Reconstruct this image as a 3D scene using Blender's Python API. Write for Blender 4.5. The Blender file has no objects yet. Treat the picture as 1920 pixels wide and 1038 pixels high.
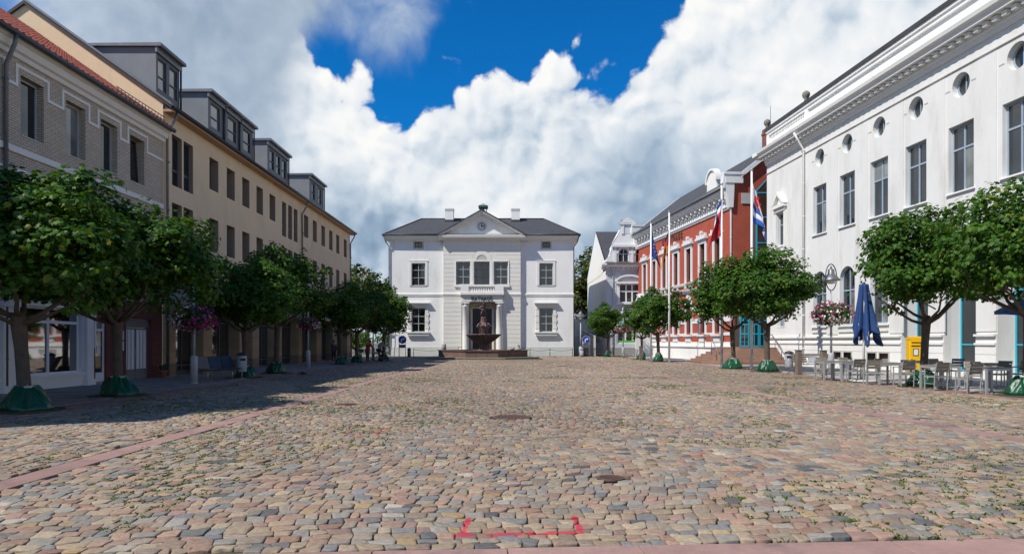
import bpy, math, random
import numpy as np
from mathutils import Vector, Matrix

random.seed(7)
RNG = np.random.default_rng(11)
PI = math.pi
scene = bpy.context.scene
COL = scene.collection

# ---------------------------------------------------------------- camera
CAM_H = 1.65
cam_data = bpy.data.cameras.new('camera')
cam = bpy.data.objects.new('camera', cam_data)
COL.objects.link(cam)
cam.location = (0, 0, CAM_H)
cam.rotation_euler = (PI / 2, 0, 0)
cam_data.sensor_width = 36.0
cam_data.lens = 24.0
cam_data.shift_y = 121.0 / 1920.0
cam_data.clip_start = 0.1
cam_data.clip_end = 3000
scene.camera = cam

# ---------------------------------------------------------------- light
SUN_TO = Vector((-1.44, -0.93, 2.03)).normalized()
SUN_EL = math.asin(SUN_TO.z)
SUN_AZ = math.atan2(SUN_TO.x, SUN_TO.y)
sun_data = bpy.data.lights.new('sun', 'SUN')
sun_data.energy = 4.9
sun_data.angle = math.radians(0.5)
sun_data.color = (1.0, 0.945, 0.85)
sun = bpy.data.objects.new('sun', sun_data)
COL.objects.link(sun)
sun.rotation_euler = (-SUN_TO).to_track_quat('-Z', 'Y').to_euler()
sun.location = (-40, -30, 60)

scene.view_settings.view_transform = 'Standard'
scene.view_settings.look = 'None'
scene.view_settings.exposure = 0.13
scene.view_settings.gamma = 1.0
scene.view_settings.use_curve_mapping = False
scene.cycles.max_bounces = 5
scene.cycles.diffuse_bounces = 3
scene.cycles.glossy_bounces = 3
scene.cycles.transmission_bounces = 2
scene.cycles.transparent_max_bounces = 4


class NT:
    """small helper round a node tree"""
    def __init__(s, tree):
        s.t = tree
        s.t.nodes.clear()

    def n(s, kind, **kw):
        nd = s.t.nodes.new(kind)
        for k, v in kw.items():
            if k.startswith('in_'):
                nd.inputs[k[3:]].default_value = v
            elif hasattr(nd, k):
                setattr(nd, k, v)
        return nd

    def put(s, a, sock):
        if a is None:
            return
        if isinstance(a, (int, float)):
            sock.default_value = a
        elif isinstance(a, (tuple, list)):
            v = tuple(a)
            if len(sock.default_value) == 4 and len(v) == 3:
                v = v + (1.0,)
            sock.default_value = v
        else:
            s.t.links.new(a, sock)

    def math(s, op, a, b=None, c=None, clamp=False):
        nd = s.t.nodes.new('ShaderNodeMath')
        nd.operation = op
        nd.use_clamp = clamp
        s.put(a, nd.inputs[0])
        s.put(b, nd.inputs[1])
        s.put(c, nd.inputs[2])
        return nd.outputs[0]

    def vmath(s, op, a, b=None, scale=None):
        nd = s.t.nodes.new('ShaderNodeVectorMath')
        nd.operation = op
        s.put(a, nd.inputs[0])
        s.put(b, nd.inputs[1])
        if scale is not None:
            s.put(scale, nd.inputs['Scale'])
        return nd.outputs['Value'] if op in ('LENGTH', 'DOT_PRODUCT', 'DISTANCE') else nd.outputs[0]

    def mix(s, f, a, b, blend='MIX'):
        nd = s.t.nodes.new('ShaderNodeMix')
        nd.data_type = 'RGBA'
        nd.blend_type = blend
        s.put(f, nd.inputs[0])
        s.put(a, nd.inputs[6])
        s.put(b, nd.inputs[7])
        return nd.outputs[2]

    def noise(s, vec, scale, detail=4, rough=0.55, lac=2.0, dist=0.0):
        nd = s.t.nodes.new('ShaderNodeTexNoise')
        nd.inputs['Scale'].default_value = scale
        nd.inputs['Detail'].default_value = detail
        nd.inputs['Roughness'].default_value = rough
        nd.inputs['Lacunarity'].default_value = lac
        nd.inputs['Distortion'].default_value = dist
        if vec is not None:
            s.t.links.new(vec, nd.inputs['Vector'])
        return nd.outputs['Fac']

    def ramp(s, f, stops, interp='LINEAR'):
        nd = s.t.nodes.new('ShaderNodeValToRGB')
        cr = nd.color_ramp
        cr.interpolation = interp
        while len(cr.elements) > 1:
            cr.elements.remove(cr.elements[-1])
        for i, (p, c) in enumerate(stops):
            e = cr.elements[0] if i == 0 else cr.elements.new(p)
            e.position = p
            e.color = tuple(c) + (1,) if len(c) == 3 else c
        s.put(f, nd.inputs[0])
        return nd.outputs[0]

    def smooth(s, x, lo, hi, a=0.0, b=1.0):
        nd = s.t.nodes.new('ShaderNodeMapRange')
        nd.interpolation_type = 'SMOOTHSTEP'
        s.put(x, nd.inputs[0])
        s.put(lo, nd.inputs[1]); s.put(hi, nd.inputs[2])
        s.put(a, nd.inputs[3]); s.put(b, nd.inputs[4])
        return nd.outputs[0]

    def curve(s, x, pts):
        nd = s.t.nodes.new('ShaderNodeFloatCurve')
        c = nd.mapping.curves[0]
        c.points[0].location = pts[0]
        c.points[1].location = pts[-1]
        for p in pts[1:-1]:
            c.points.new(*p)
        nd.mapping.update()
        s.put(x, nd.inputs[1])
        return nd.outputs[0]


# ---------------------------------------------------------------- sky with cumulus clouds
def build_world():
    w = bpy.data.worlds.new('World')
    scene.world = w
    w.use_nodes = True
    g = NT(w.node_tree)
    out = g.n('ShaderNodeOutputWorld')
    bg = g.n('ShaderNodeBackground')
    bg.inputs['Strength'].default_value = 0.1
    sky = g.n('ShaderNodeTexSky')
    sky.sky_type = 'NISHITA'
    sky.sun_disc = False
    sky.sun_elevation = SUN_EL
    sky.sun_rotation = SUN_AZ
    sky.air_density = 1.0
    sky.dust_density = 0.2
    sky.ozone_density = 3.0
    tc = g.n('ShaderNodeTexCoord')
    d = g.vmath('NORMALIZE', tc.outputs['Generated'])
    sep = g.n('ShaderNodeSeparateXYZ')
    g.t.links.new(d, sep.inputs[0])
    x, y, z = sep.outputs
    hyp = g.math('SQRT', g.math('ADD', g.math('MULTIPLY', x, x), g.math('MULTIPLY', y, y)))
    az = g.math('ARCTAN2', x, y)                       # 0 straight over the town hall
    el = g.math('ARCTAN2', z, hyp)

    def vor(v, sc, am):
        vo = g.n('ShaderNodeTexVoronoi')
        vo.feature = 'F1'
        vo.inputs['Scale'].default_value = sc
        g.t.links.new(v, vo.inputs['Vector'])
        return g.math('MULTIPLY', g.math('SUBTRACT', 0.55, vo.outputs['Distance']), am)
    # cloud relief field: fbm plus billows, read at a point and again a little towards the sun
    wob = g.n('ShaderNodeTexNoise')
    wob.inputs['Scale'].default_value = 9.0
    wob.inputs['Detail'].default_value = 4
    g.t.links.new(d, wob.inputs['Vector'])
    off = g.vmath('SCALE', g.vmath('SUBTRACT', wob.outputs['Color'], (0.5, 0.5, 0.5)), scale=0.075)
    d1 = g.vmath('ADD', d, off)
    d2 = g.vmath('ADD', d1, (-0.010, -0.003, 0.015))
    f1 = g.noise(d1, 6.0, 9, 0.54)
    b1 = g.math('ADD', vor(d1, 9.0, 0.5), g.math('ADD', vor(d1, 21.0, 0.26), vor(d1, 46.0, 0.13)))
    b2 = g.math('ADD', vor(d2, 9.0, 0.5), g.math('ADD', vor(d2, 21.0, 0.26), vor(d2, 46.0, 0.13)))
    n2 = g.noise(d2, 6.0, 9, 0.54)
    # main cloud bank: its top edge as an elevation running round the sky
    azn = g.math('ADD', g.math('MULTIPLY', az, 0.5), 0.5, clamp=True)      # -1..1 rad
    low = g.curve(azn, [(0.0, .34), (.12, .36), (.25, .44), (.34, .45), (.364, .415), (.385, .395), (.402, .36), (.413, .335), (.432, .352),
                        (.468, .395), (.50, .415), (.545, .418), (.585, .440), (.62, .485), (.68, .53), (.76, .54), (.88, .42), (1.0, .34)])
    dens = g.math('SUBTRACT', g.math('SUBTRACT', low, 0.042), el)
    # the grey cloud sheet higher up on the left, its edge running diagonally up to the right
    up = g.curve(azn, [(0.0, 1.0), (.10, .80), (.18, .30), (.26, .13), (.31, .16), (.352, .32), (.372, .385), (.42, .43), (.46, .475), (.49, .56), (.52, .75), (.6, .95), (1.0, 1.0)])
    sheet = g.math('SUBTRACT', el, up)
    high = g.smooth(el, 0.60, 0.80)
    dens_n = g.math('ADD', dens, g.math('ADD', g.math('MULTIPLY', g.math('SUBTRACT', f1, 0.5), 0.15), g.math('MULTIPLY', b1, 0.15)))
    sheet_n = g.math('ADD', g.math('MULTIPLY', g.math('SUBTRACT', sheet, 0.025), 0.9), g.math('MULTIPLY', g.math('SUBTRACT', f1, 0.5), 0.40))
    sheet_n = g.math('SUBTRACT', sheet_n, high)
    # thin shreds drifting in the gap, and a few small clouds in the clear part overhead
    shred = g.math('MULTIPLY', g.math('SUBTRACT', g.noise(g.vmath('MULTIPLY', d1, (1.0, 1.0, 1.7)), 8.0, 8, 0.62), 0.585), 1.4)
    gap = g.math('MULTIPLY', g.smooth(az, -0.34, -0.2), g.smooth(az, 0.0, -0.13))
    shred = g.math('MULTIPLY', shred, gap)
    fine = g.noise(d1, 34.0, 6, 0.62)
    dens_n = g.math('ADD', dens_n, g.math('MULTIPLY', g.math('SUBTRACT', fine, 0.5), 0.035))
    m_bank = g.smooth(dens_n, 0.0, 0.016)
    m_sheet = g.smooth(sheet_n, -0.03, 0.13)
    m_shred = g.math('MULTIPLY', g.smooth(shred, 0.0, 0.16), 0.8)
    m_gen = g.math('MULTIPLY', g.smooth(g.noise(d1, 2.4, 6, 0.55), 0.60, 0.68), g.smooth(el, 0.5, 0.8))

    def blob(a0, e0, ra, re):
        da = g.math('DIVIDE', g.math('SUBTRACT', az, a0), ra)
        de = g.math('DIVIDE', g.math('SUBTRACT', el, e0), re)
        q = g.math('ADD', g.math('MULTIPLY', da, da), g.math('MULTIPLY', de, de))
        return g.math('EXPONENT', g.math('MULTIPLY', q, -1.0))
    # form of the bank: sunlit heads, greyer bellies, small-scale puffs from the relief
    relief = g.math('ADD', g.math('MULTIPLY', g.math('SUBTRACT', b1, b2), 1.5), g.math('MULTIPLY', g.math('SUBTRACT', f1, n2), 1.7))
    big = g.noise(g.vmath('ADD', d1, (3.1, 0.4, 1.7)), 4.6, 4, 0.5)
    edge = g.smooth(dens_n, 0.0, 0.16, 1.0, 0.0)
    relief = g.math('MULTIPLY', relief, g.smooth(dens_n, 0.02, 0.26, 1.0, 0.42))
    bright = g.math('ADD', 0.535, g.math('MULTIPLY', g.math('SUBTRACT', big, 0.5), 0.55))
    bright = g.math('ADD', bright, g.math('MULTIPLY', edge, 0.17))
    for a0, e0, ra, re, am in ((-.245, .31, .09, .09, .30), (.015, .385, .11, .05, .20), (.34, .33, .16, .07, .28), (-.085, .225, .09, .06, .24), (-.02, .165, .11, .035, .22),
                               (.185, .275, .08, .09, -.16), (.30, .215, .14, .06, -.16), (-.22, .155, .13, .06, -.26), (.18, .12, .14, .06, -.26), (.03, .345, .05, .04, -.10),
                               (-.35, .24, .06, .11, -.24), (.50, .36, .10, .08, .10)):
        bright = g.math('ADD', bright, g.math('MULTIPLY', blob(a0, e0, ra, re), am))
    bright = g.math('ADD', bright, g.math('ADD', relief, g.math('MULTIPLY', g.math('SUBTRACT', fine, 0.5), 0.18)))
    bank_col = g.ramp(bright, [(0.0, (1.9, 2.8, 4.0)), (0.25, (3.1, 4.1, 5.3)), (0.5, (5.2, 6.0, 6.9)), (0.74, (7.4, 7.8, 8.2)), (1.0, (8.9, 8.85, 8.75))])
    sb = g.math('ADD', g.math('ADD', 0.50, g.math('MULTIPLY', g.math('SUBTRACT', big, 0.5), 0.7)), g.math('ADD', g.math('MULTIPLY', g.math('SUBTRACT', f1, 0.5), 0.6), g.math('MULTIPLY', g.math('SUBTRACT', fine, 0.5), 0.22)))
    sb = g.math('ADD', sb, g.math('MULTIPLY', relief, 0.25))
    for a0, e0, ra, re, am in ((-.62, .48, .12, .14, .34), (-.42, .36, .12, .10, -.10), (-.36, .28, .1, .1, -.10), (-.10, .50, .12, .08, .25), (-.52, .30, .1, .06, .12)):
        sb = g.math('ADD', sb, g.math('MULTIPLY', blob(a0, e0, ra, re), am))
    sheet_col = g.ramp(sb, [(0.0, (2.0, 2.8, 3.8)), (0.3, (2.9, 3.7, 4.8)), (0.6, (4.3, 5.2, 6.3)), (1.0, (7.6, 8.0, 8.4))])
    c = g.mix(1.0, sky.outputs[0], (0.04, 0.66, 1.22), 'MULTIPLY')         # polarised deep azure
    c = g.mix(g.math('MULTIPLY', m_gen, 0.9), c, (7.5, 7.8, 8.2))
    c = g.mix(m_shred, c, (5.8, 6.5, 7.4))
    c = g.mix(m_bank, c, bank_col)
    c = g.mix(m_sheet, c, sheet_col)
    below = g.smooth(el, -0.06, 0.0)
    c = g.mix(below, (1.0, 1.0, 0.95), c)
    g.t.links.new(c, bg.inputs['Color'])
    g.t.links.new(bg.outputs[0], out.inputs[0])
build_world()

# ---------------------------------------------------------------- materials
MATS = {}


def mat(name, base, rough=0.8, vary=0.12, scale=1.5, bump=0.0, bscale=40.0, metallic=0.0, spec=0.5, dirt=None, ior=None,
        coat=0.0, second=None, coords='pos', piece=0.0):
    """plain painted / plastered / stone surface with noise variation in colour, fine relief and optional shaped dirt"""
    if name in MATS:
        return MATS[name]
    m = bpy.data.materials.new(name)
    m.use_nodes = True
    g = NT(m.node_tree)
    out = g.n('ShaderNodeOutputMaterial')
    b = g.n('ShaderNodeBsdfPrincipled')
    if coords == 'pos':
        vec = g.n('ShaderNodeNewGeometry').outputs['Position']
    else:
        vec = g.n('ShaderNodeTexCoord').outputs['Object']
    n1 = g.noise(vec, scale, 6, 0.6)
    n2 = g.noise(vec, scale * 9, 3, 0.6)
    k = g.math('ADD', g.math('MULTIPLY', n1, 0.65), g.math('MULTIPLY', n2, 0.35))
    lo = tuple(c * (1 - vary) for c in base)
    hi = tuple(min(1, c * (1 + vary)) for c in base)
    col = g.ramp(k, [(0.3, lo), (0.7, second if second else hi)])
    if dirt:
        dcol, lo_t, hi_t, dsc = dirt
        stretch = g.vmath('MULTIPLY', vec, (1.0, 1.0, 0.25))
        dn = g.noise(stretch, dsc, 8, 0.65)
        col = g.mix(g.smooth(dn, lo_t, hi_t), col, dcol)
    if piece:                                            # every piece a little lighter or darker
        rnd = g.n('ShaderNodeObjectInfo').outputs['Random']
        col = g.mix(1.0, col, g.ramp(rnd, [(0.0, (1 - piece,) * 3), (1.0, (1 + piece,) * 3)]), 'MULTIPLY')
    g.put(col, b.inputs['Base Color'])
    g.put(g.math('ADD', rough - 0.06, g.math('MULTIPLY', n2, 0.12)), b.inputs['Roughness'])
    b.inputs['Metallic'].default_value = metallic
    b.inputs['Specular IOR Level'].default_value = spec
    if ior:
        b.inputs['IOR'].default_value = ior
    if coat:
        b.inputs['Coat Weight'].default_value = coat
    if bump:
        bn = g.n('ShaderNodeBump')
        bn.inputs['Strength'].default_value = bump
        bn.inputs['Distance'].default_value = 0.02
        g.put(g.noise(vec, bscale, 5, 0.6), bn.inputs['Height'])
        g.t.links.new(bn.outputs[0], b.inputs['Normal'])
    g.t.links.new(b.outputs[0], out.inputs[0])
    MATS[name] = m
    return m


def brick_mat(name, c1, c2, mortar, bw, bh, msize=0.008, rough=0.85):
    """small bricks too far away to pick apart; runs along local x / z of the wall it is on"""
    m = bpy.data.materials.new(name)
    m.use_nodes = True
    g = NT(m.node_tree)
    out = g.n('ShaderNodeOutputMaterial')
    b = g.n('ShaderNodeBsdfPrincipled')
    tc = g.n('ShaderNodeTexCoord')
    sp = g.n('ShaderNodeSeparateXYZ')
    g.t.links.new(tc.outputs['Object'], sp.inputs[0])
    cb = g.n('ShaderNodeCombineXYZ')
    g.put(g.math('ADD', sp.outputs[0], sp.outputs[1]), cb.inputs[0])
    g.put(sp.outputs[2], cb.inputs[1])
    br = g.n('ShaderNodeTexBrick')
    br.inputs['Color1'].default_value = c1 + (1,)
    br.inputs['Color2'].default_value = c2 + (1,)
    br.inputs['Mortar'].default_value = mortar + (1,)
    br.inputs['Scale'].default_value = 1.0
    br.inputs['Brick Width'].default_value = bw
    br.inputs['Row Height'].default_value = bh
    br.inputs['Mortar Size'].default_value = msize
    br.inputs['Mortar Smooth'].default_value = 0.2
    br.inputs['Bias'].default_value = 0.1
    g.t.links.new(cb.outputs[0], br.inputs['Vector'])
    n = g.noise(tc.outputs['Object'], 0.8, 6, 0.65)
    col = g.mix(g.smooth(n, 0.3, 0.75, 0.0, 0.35), br.outputs['Color'], tuple(c * 0.55 for c in c2))
    g.put(col, b.inputs['Base Color'])
    b.inputs['Roughness'].default_value = rough
    bn = g.n('ShaderNodeBump')
    bn.inputs['Strength'].default_value = 0.5
    bn.inputs['Distance'].default_value = 0.01
    bn.invert = True
    g.t.links.new(br.outputs['Fac'], bn.inputs['Height'])
    g.t.links.new(bn.outputs[0], b.inputs['Normal'])
    g.t.links.new(b.outputs[0], out.inputs[0])
    MATS[name] = m
    return m


def attr_mat(name, rough=0.8, bump=0.4, bscale=60, translucent=0.0, nvar=0.25, spec=0.4, paint=False, nscale=25):
    """colour comes from each piece's own colour attribute, with grain on top"""
    m = bpy.data.materials.new(name)
    m.use_nodes = True
    g = NT(m.node_tree)
    out = g.n('ShaderNodeOutputMaterial')
    b = g.n('ShaderNodeBsdfPrincipled')
    at = g.n('ShaderNodeAttribute')
    at.attribute_name = 'col'
    pos = g.n('ShaderNodeNewGeometry').outputs['Position']
    n = g.noise(pos, nscale, 6, 0.65)
    col = g.mix(1.0, at.outputs['Color'], g.ramp(n, [(0.25, (1 - nvar,) * 3), (0.75, (1 + nvar,) * 3)]), 'MULTIPLY')
    if paint:
        # red spray-paint marks left on the stones
        sp = g.n('ShaderNodeSeparateXYZ')
        g.t.links.new(pos, sp.inputs[0])
        wob = g.math('MULTIPLY', g.math('SUBTRACT', g.noise(pos, 9, 3), 0.5), 0.07)
        def seg(ax, ay, bx, by, r):
            dx, dy = bx - ax, by - ay
            L2 = dx * dx + dy * dy
            px = g.math('SUBTRACT', sp.outputs[0], ax)
            py = g.math('SUBTRACT', sp.outputs[1], ay)
            t = g.math('DIVIDE', g.math('ADD', g.math('MULTIPLY', px, dx), g.math('MULTIPLY', py, dy)), L2, clamp=True)
            qx = g.math('SUBTRACT', px, g.math('MULTIPLY', t, dx))
            qy = g.math('SUBTRACT', py, g.math('MULTIPLY', t, dy))
            dd = g.math('SQRT', g.math('ADD', g.math('MULTIPLY', qx, qx), g.math('MULTIPLY', qy, qy)))
            return g.smooth(g.math('ADD', dd, wob), r + 0.012, r - 0.012)
        acc = None
        for s_ in ((-.405, 6.40, -.42, 5.86, .026), (-.45, 5.80, -.38, 5.82, .06), (-.17, 5.80, .04, 5.84, .05), (.08, 5.85, .3, 5.86, .026),
                   (.33, 5.88, .60, 5.88, .036), (.585, 6.40, .60, 5.9, .028), (2.62, 10.1, 2.82, 10.05, .05), (-2.45, 12.3, -2.3, 12.7, .05), (-2.9, 12.1, -2.7, 12.15, .05),
                   (3.9, 24, 4.3, 24.1, .06)):
            v = seg(*s_)
            acc = v if acc is None else g.math('MAXIMUM', acc, v)
        col = g.mix(g.math('MULTIPLY', acc, g.smooth(g.noise(pos, 60, 4), 0.28, 0.5, 0.6, 0.92)), col, (0.45, 0.03, 0.055))
    g.put(col, b.inputs['Base Color'])
    b.inputs['Roughness'].default_value = rough
    b.inputs['Specular IOR Level'].default_value = spec
    if bump:
        bn = g.n('ShaderNodeBump')
        bn.inputs['Strength'].default_value = bump
        bn.inputs['Distance'].default_value = 0.01
        g.put(g.noise(pos, bscale, 5, 0.65), bn.inputs['Height'])
        g.t.links.new(bn.outputs[0], b.inputs['Normal'])
    if translucent:
        tr = g.n('ShaderNodeBsdfTranslucent')
        g.put(g.mix(1.0, col, (1.3, 1.25, 0.5), 'MULTIPLY'), tr.inputs['Color'])
        mx = g.n('ShaderNodeMixShader')
        mx.inputs[0].default_value = translucent
        g.t.links.new(b.outputs[0], mx.inputs[1])
        g.t.links.new(tr.outputs[0], mx.inputs[2])
        g.t.links.new(mx.outputs[0], out.inputs[0])
    else:
        g.t.links.new(b.outputs[0], out.inputs[0])
    MATS[name] = m
    return m


def glass_mat(name, base, rough=0.03, ior=1.8, wav=0.05):
    m = bpy.data.materials.new(name)
    m.use_nodes = True
    g = NT(m.node_tree)
    out = g.n('ShaderNodeOutputMaterial')
    b = g.n('ShaderNodeBsdfPrincipled')
    pos = g.n('ShaderNodeNewGeometry').outputs['Position']
    n = g.noise(pos, 0.9, 3)
    g.put(g.ramp(n, [(0.35, tuple(c * 0.6 for c in base)), (0.7, tuple(c * 1.5 for c in base))]), b.inputs['Base Color'])
    b.inputs['Roughness'].default_value = rough
    b.inputs['IOR'].default_value = ior
    bn = g.n('ShaderNodeBump')
    bn.inputs['Strength'].default_value = wav
    bn.inputs['Distance'].default_value = 0.02
    g.put(g.noise(pos, 1.6, 1), bn.inputs['Height'])
    g.t.links.new(bn.outputs[0], b.inputs['Normal'])
    g.t.links.new(b.outputs[0], out.inputs[0])
    MATS[name] = m
    return m


# ---------------------------------------------------------------- mesh helpers
class MB:
    def __init__(s):
        s.v, s.f, s.m, s.sm = [], [], [], []

    def add(s, vs, fs, mi=0, smooth=False):
        o = len(s.v)
        s.v += [tuple(p) for p in vs]
        s.f += [tuple(i + o for i in f) for f in fs]
        s.m += [mi] * len(fs)
        s.sm += [smooth] * len(fs)

    def quad(s, a, b, c, d, mi=0):
        s.add([a, b, c, d], [(0, 1, 2, 3)], mi)

    def box(s, x0, x1, y0, y1, z0, z1, mi=0):
        s.add([(x0, y0, z0), (x1, y0, z0), (x1, y1, z0), (x0, y1, z0), (x0, y0, z1), (x1, y0, z1), (x1, y1, z1), (x0, y1, z1)],
              [(0, 3, 2, 1), (4, 5, 6, 7), (0, 1, 5, 4), (1, 2, 6, 5), (2, 3, 7, 6), (3, 0, 4, 7)], mi)

    def bbox(s, x0, x1, y0, y1, z0, z1, b=0.01, mi=0):
        """box with its upright and top edges bevelled"""
        b = min(b, (x1 - x0) * .45, (y1 - y0) * .45, (z1 - z0) * .45)
        def oct_(i, z):
            X0, X1, Y0, Y1 = x0 + i, x1 - i, y0 + i, y1 - i
            return [(X0 + b, Y0, z), (X1 - b, Y0, z), (X1, Y0 + b, z), (X1, Y1 - b, z), (X1 - b, Y1, z), (X0 + b, Y1, z), (X0, Y1 - b, z), (X0, Y0 + b, z)]
        vs = oct_(0, z0) + oct_(0, z1 - b) + oct_(b * .7, z1)
        fs = [tuple(reversed(range(8)))]
        for r in (0, 8):
            for i in range(8):
                j = (i + 1) % 8
                fs.append((r + i, r + j, r + 8 + j, r + 8 + i))
        fs.append(tuple(range(16, 24)))
        s.add(vs, fs, mi)

    def tube(s, pts, rad, n=8, mi=0, cap=True, smooth=True):
        pts = [Vector(p) for p in pts]
        if not isinstance(rad, (list, tuple)):
            rad = [rad] * len(pts)
        vs, fs = [], []
        ref = None
        for i, p in enumerate(pts):
            t = (pts[min(i + 1, len(pts) - 1)] - pts[max(i - 1, 0)])
            if t.length < 1e-9:
                t = Vector((0, 0, 1))
            t.normalize()
            if ref is None:
                ref = Vector((1, 0, 0)) if abs(t.x) < 0.9 else Vector((0, 1, 0))
            a = (ref - t * ref.dot(t)).normalized()
            ref = a
            b = t.cross(a)
            for k in range(n):
                an = 2 * PI * k / n
                vs.append(p + a * math.cos(an) * rad[i] + b * math.sin(an) * rad[i])
        for i in range(len(pts) - 1):
            for k in range(n):
                j = (k + 1) % n
                fs.append((i * n + k, i * n + j, (i + 1) * n + j, (i + 1) * n + k))
        o = len(s.v)
        s.add(vs, fs, mi, smooth)
        if cap:
            s.f += [tuple(o + i for i in reversed(range(n))), tuple(o + (len(pts) - 1) * n + i for i in range(n))]
            s.m += [mi, mi]
            s.sm += [False, False]

    def lathe(s, prof, n=16, c=(0, 0, 0), mi=0, smooth=True, wav=None):
        """profile of (radius, z); wav(k) scales the radius per spoke"""
        vs, fs = [], []
        for (r, z) in prof:
            for k in range(n):
                an = 2 * PI * k / n
                rr = r * (wav(k, z) if wav else 1)
                vs.append((c[0] + rr * math.cos(an), c[1] + rr * math.sin(an), c[2] + z))
        for i in range(len(prof) - 1):
            for k in range(n):
                j = (k + 1) % n
                fs.append((i * n + k, i * n + j, (i + 1) * n + j, (i + 1) * n + k))
        fs.append(tuple(reversed(range(n))))
        fs.append(tuple((len(prof) - 1) * n + k for k in range(n)))
        s.add(vs, fs, mi, smooth)

    def prism(s, poly, y0, y1, mi=0, plane='xz'):
        """closed outline extruded; xz: along y, xy: along z, yz: along x"""
        n = len(poly)
        if plane == 'xz':
            A = [(p[0], y0, p[1]) for p in poly]; B = [(p[0], y1, p[1]) for p in poly]
        elif plane == 'xy':
            A = [(p[0], p[1], y0) for p in poly]; B = [(p[0], p[1], y1) for p in poly]
        else:
            A = [(y0, p[0], p[1]) for p in poly]; B = [(y1, p[0], p[1]) for p in poly]
        fs = [tuple(range(n)), tuple(reversed(range(n, 2 * n)))]
        for i in range(n):
            j = (i + 1) % n
            fs.append((j, i, n + i, n + j))
        s.add(A + B, fs, mi)

    def mesh(s, name, mats):
        me = bpy.data.meshes.new(name)
        me.from_pydata(s.v, [], s.f)
        for m in (mats if isinstance(mats, (list, tuple)) else [mats]):
            me.materials.append(m)
        me.polygons.foreach_set('material_index', s.m)
        me.polygons.foreach_set('use_smooth', s.sm)
        import bmesh
        bm = bmesh.new()
        bm.from_mesh(me)
        bmesh.ops.recalc_face_normals(bm, faces=bm.faces)
        bm.to_mesh(me)
        bm.free()
        me.update()
        return me

    def build(s, name, mats, parent=None, loc=None, rz=None):
        return link(name, s.mesh(name, mats), parent, loc, rz)


def link(name, me, parent=None, loc=None, rz=None):
    o = bpy.data.objects.new(name, me)
    COL.objects.link(o)
    if parent is not None:
        o.parent = parent
    if loc is not None:
        o.location = loc
    if rz is not None:
        o.rotation_euler = (0, 0, rz)
    return o


def np_mesh(name, V, F, mats, cols=None, smooth=False):
    """V (n,3), F (m,k) equal-size faces"""
    me = bpy.data.meshes.new(name)
    V = np.asarray(V, dtype=np.float32)
    F = np.asarray(F, dtype=np.int32)
    me.vertices.add(len(V))
    me.vertices.foreach_set('co', V.ravel())
    k = F.shape[1]
    me.loops.add(F.size)
    me.loops.foreach_set('vertex_index', F.ravel())
    me.polygons.add(len(F))
    me.polygons.foreach_set('loop_start', np.arange(0, F.size, k, dtype=np.int32))
    me.polygons.foreach_set('use_smooth', np.full(len(F), smooth))
    for m in (mats if isinstance(mats, (list, tuple)) else [mats]):
        me.materials.append(m)
    if cols is not None:
        a = me.attributes.new('col', 'FLOAT_COLOR', 'POINT')
        c4 = np.ones((len(V), 4), dtype=np.float32)
        c4[:, :3] = cols
        a.data.foreach_set('color', c4.ravel())
    me.update(calc_edges=True)
    me.validate()
    return me


def tag(o, label=None, cat=None, group=None, kind=None):
    if label:
        o['label'] = label
    if cat:
        o['category'] = cat
    if group:
        o['group'] = group
    if kind:
        o['kind'] = kind
    return o


def thing(name, label, cat, loc=(0, 0, 0), rz=0.0, group=None):
    o = bpy.data.objects.new(name, None)
    COL.objects.link(o)
    o.empty_display_size = 0.2
    o.location = loc
    o.rotation_euler = (0, 0, rz)
    return tag(o, label, cat, group)


def children_of(o):
    return [c for c in bpy.data.objects if c.parent == o]


def copy_thing(root, loc, rz=0.0, label=None, scale=None):
    kids = {}
    for c in bpy.data.objects:
        if c.parent is not None:
            kids.setdefault(c.parent, []).append(c)
    def rec(o, parent):
        c = o.copy()
        COL.objects.link(c)
        c.parent = parent
        for ch in kids.get(o, []):
            rec(ch, c)
        return c
    r = rec(root, None)
    r.location = loc
    r.rotation_euler = (0, 0, rz)
    if scale:
        r.scale = scale
    if label:
        r['label'] = label
    return r
# ================================================================ ground
M_EARTH = mat('joint_sand', (0.066, 0.056, 0.042), 0.95, 0.35, 3.0, bump=0.6, bscale=60, second=(0.058, 0.068, 0.03))
M_STONE = attr_mat('cobble_stone', rough=0.82, bump=0.5, bscale=55, nvar=0.3, spec=0.35, paint=True, nscale=22)
M_PINK = mat('pink_granite', (0.305, 0.185, 0.155), 0.8, 0.22, 2.0, bump=0.25, bscale=130, dirt=((0.14, 0.10, 0.09), 0.50, 0.76, 1.3), piece=0.14)
M_PAVE = mat('grey_paving', (0.27, 0.262, 0.25), 0.85, 0.2, 1.1, bump=0.3, bscale=80, dirt=((0.12, 0.11, 0.10), 0.55, 0.8, 0.9))
M_FAR = mat('town_ground', (0.11, 0.11, 0.085), 0.95, 0.3, 0.05)
M_IRON = mat('rusty_iron', (0.11, 0.065, 0.05), 0.75, 0.3, 6.0, bump=0.4, metallic=0.3)
M_GRASS = attr_mat('grass_blade', rough=0.7, bump=0, translucent=0.3, nvar=0.25)

K_BAND = 0.059


def band_edge(y):                     # right edge of the cobbles
    return 14.4 - K_BAND * (y - 19.2)


def strip_r(y):                       # centre line of the right granite strip
    return 8.50 - 0.0615 * (y - 11.4)


g_ = MB()
g_.quad((-900, -900, -0.06), (900, -900, -0.06), (900, 900, -0.06), (-900, 900, -0.06))
tag(g_.build('ground', M_FAR), kind='structure')

sq = MB()
sq.quad((-11.7, -30, -0.024), (24, -30, -0.024), (24, 5.4, -0.024), (-11.7, 5.4, -0.024))
sq.quad((-11.7, 5.4, -0.024), (24, 5.4, -0.024), (12, 90, -0.024), (-11.7, 90, -0.024))
square = tag(sq.build('market_square', M_EARTH), kind='structure')

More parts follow.
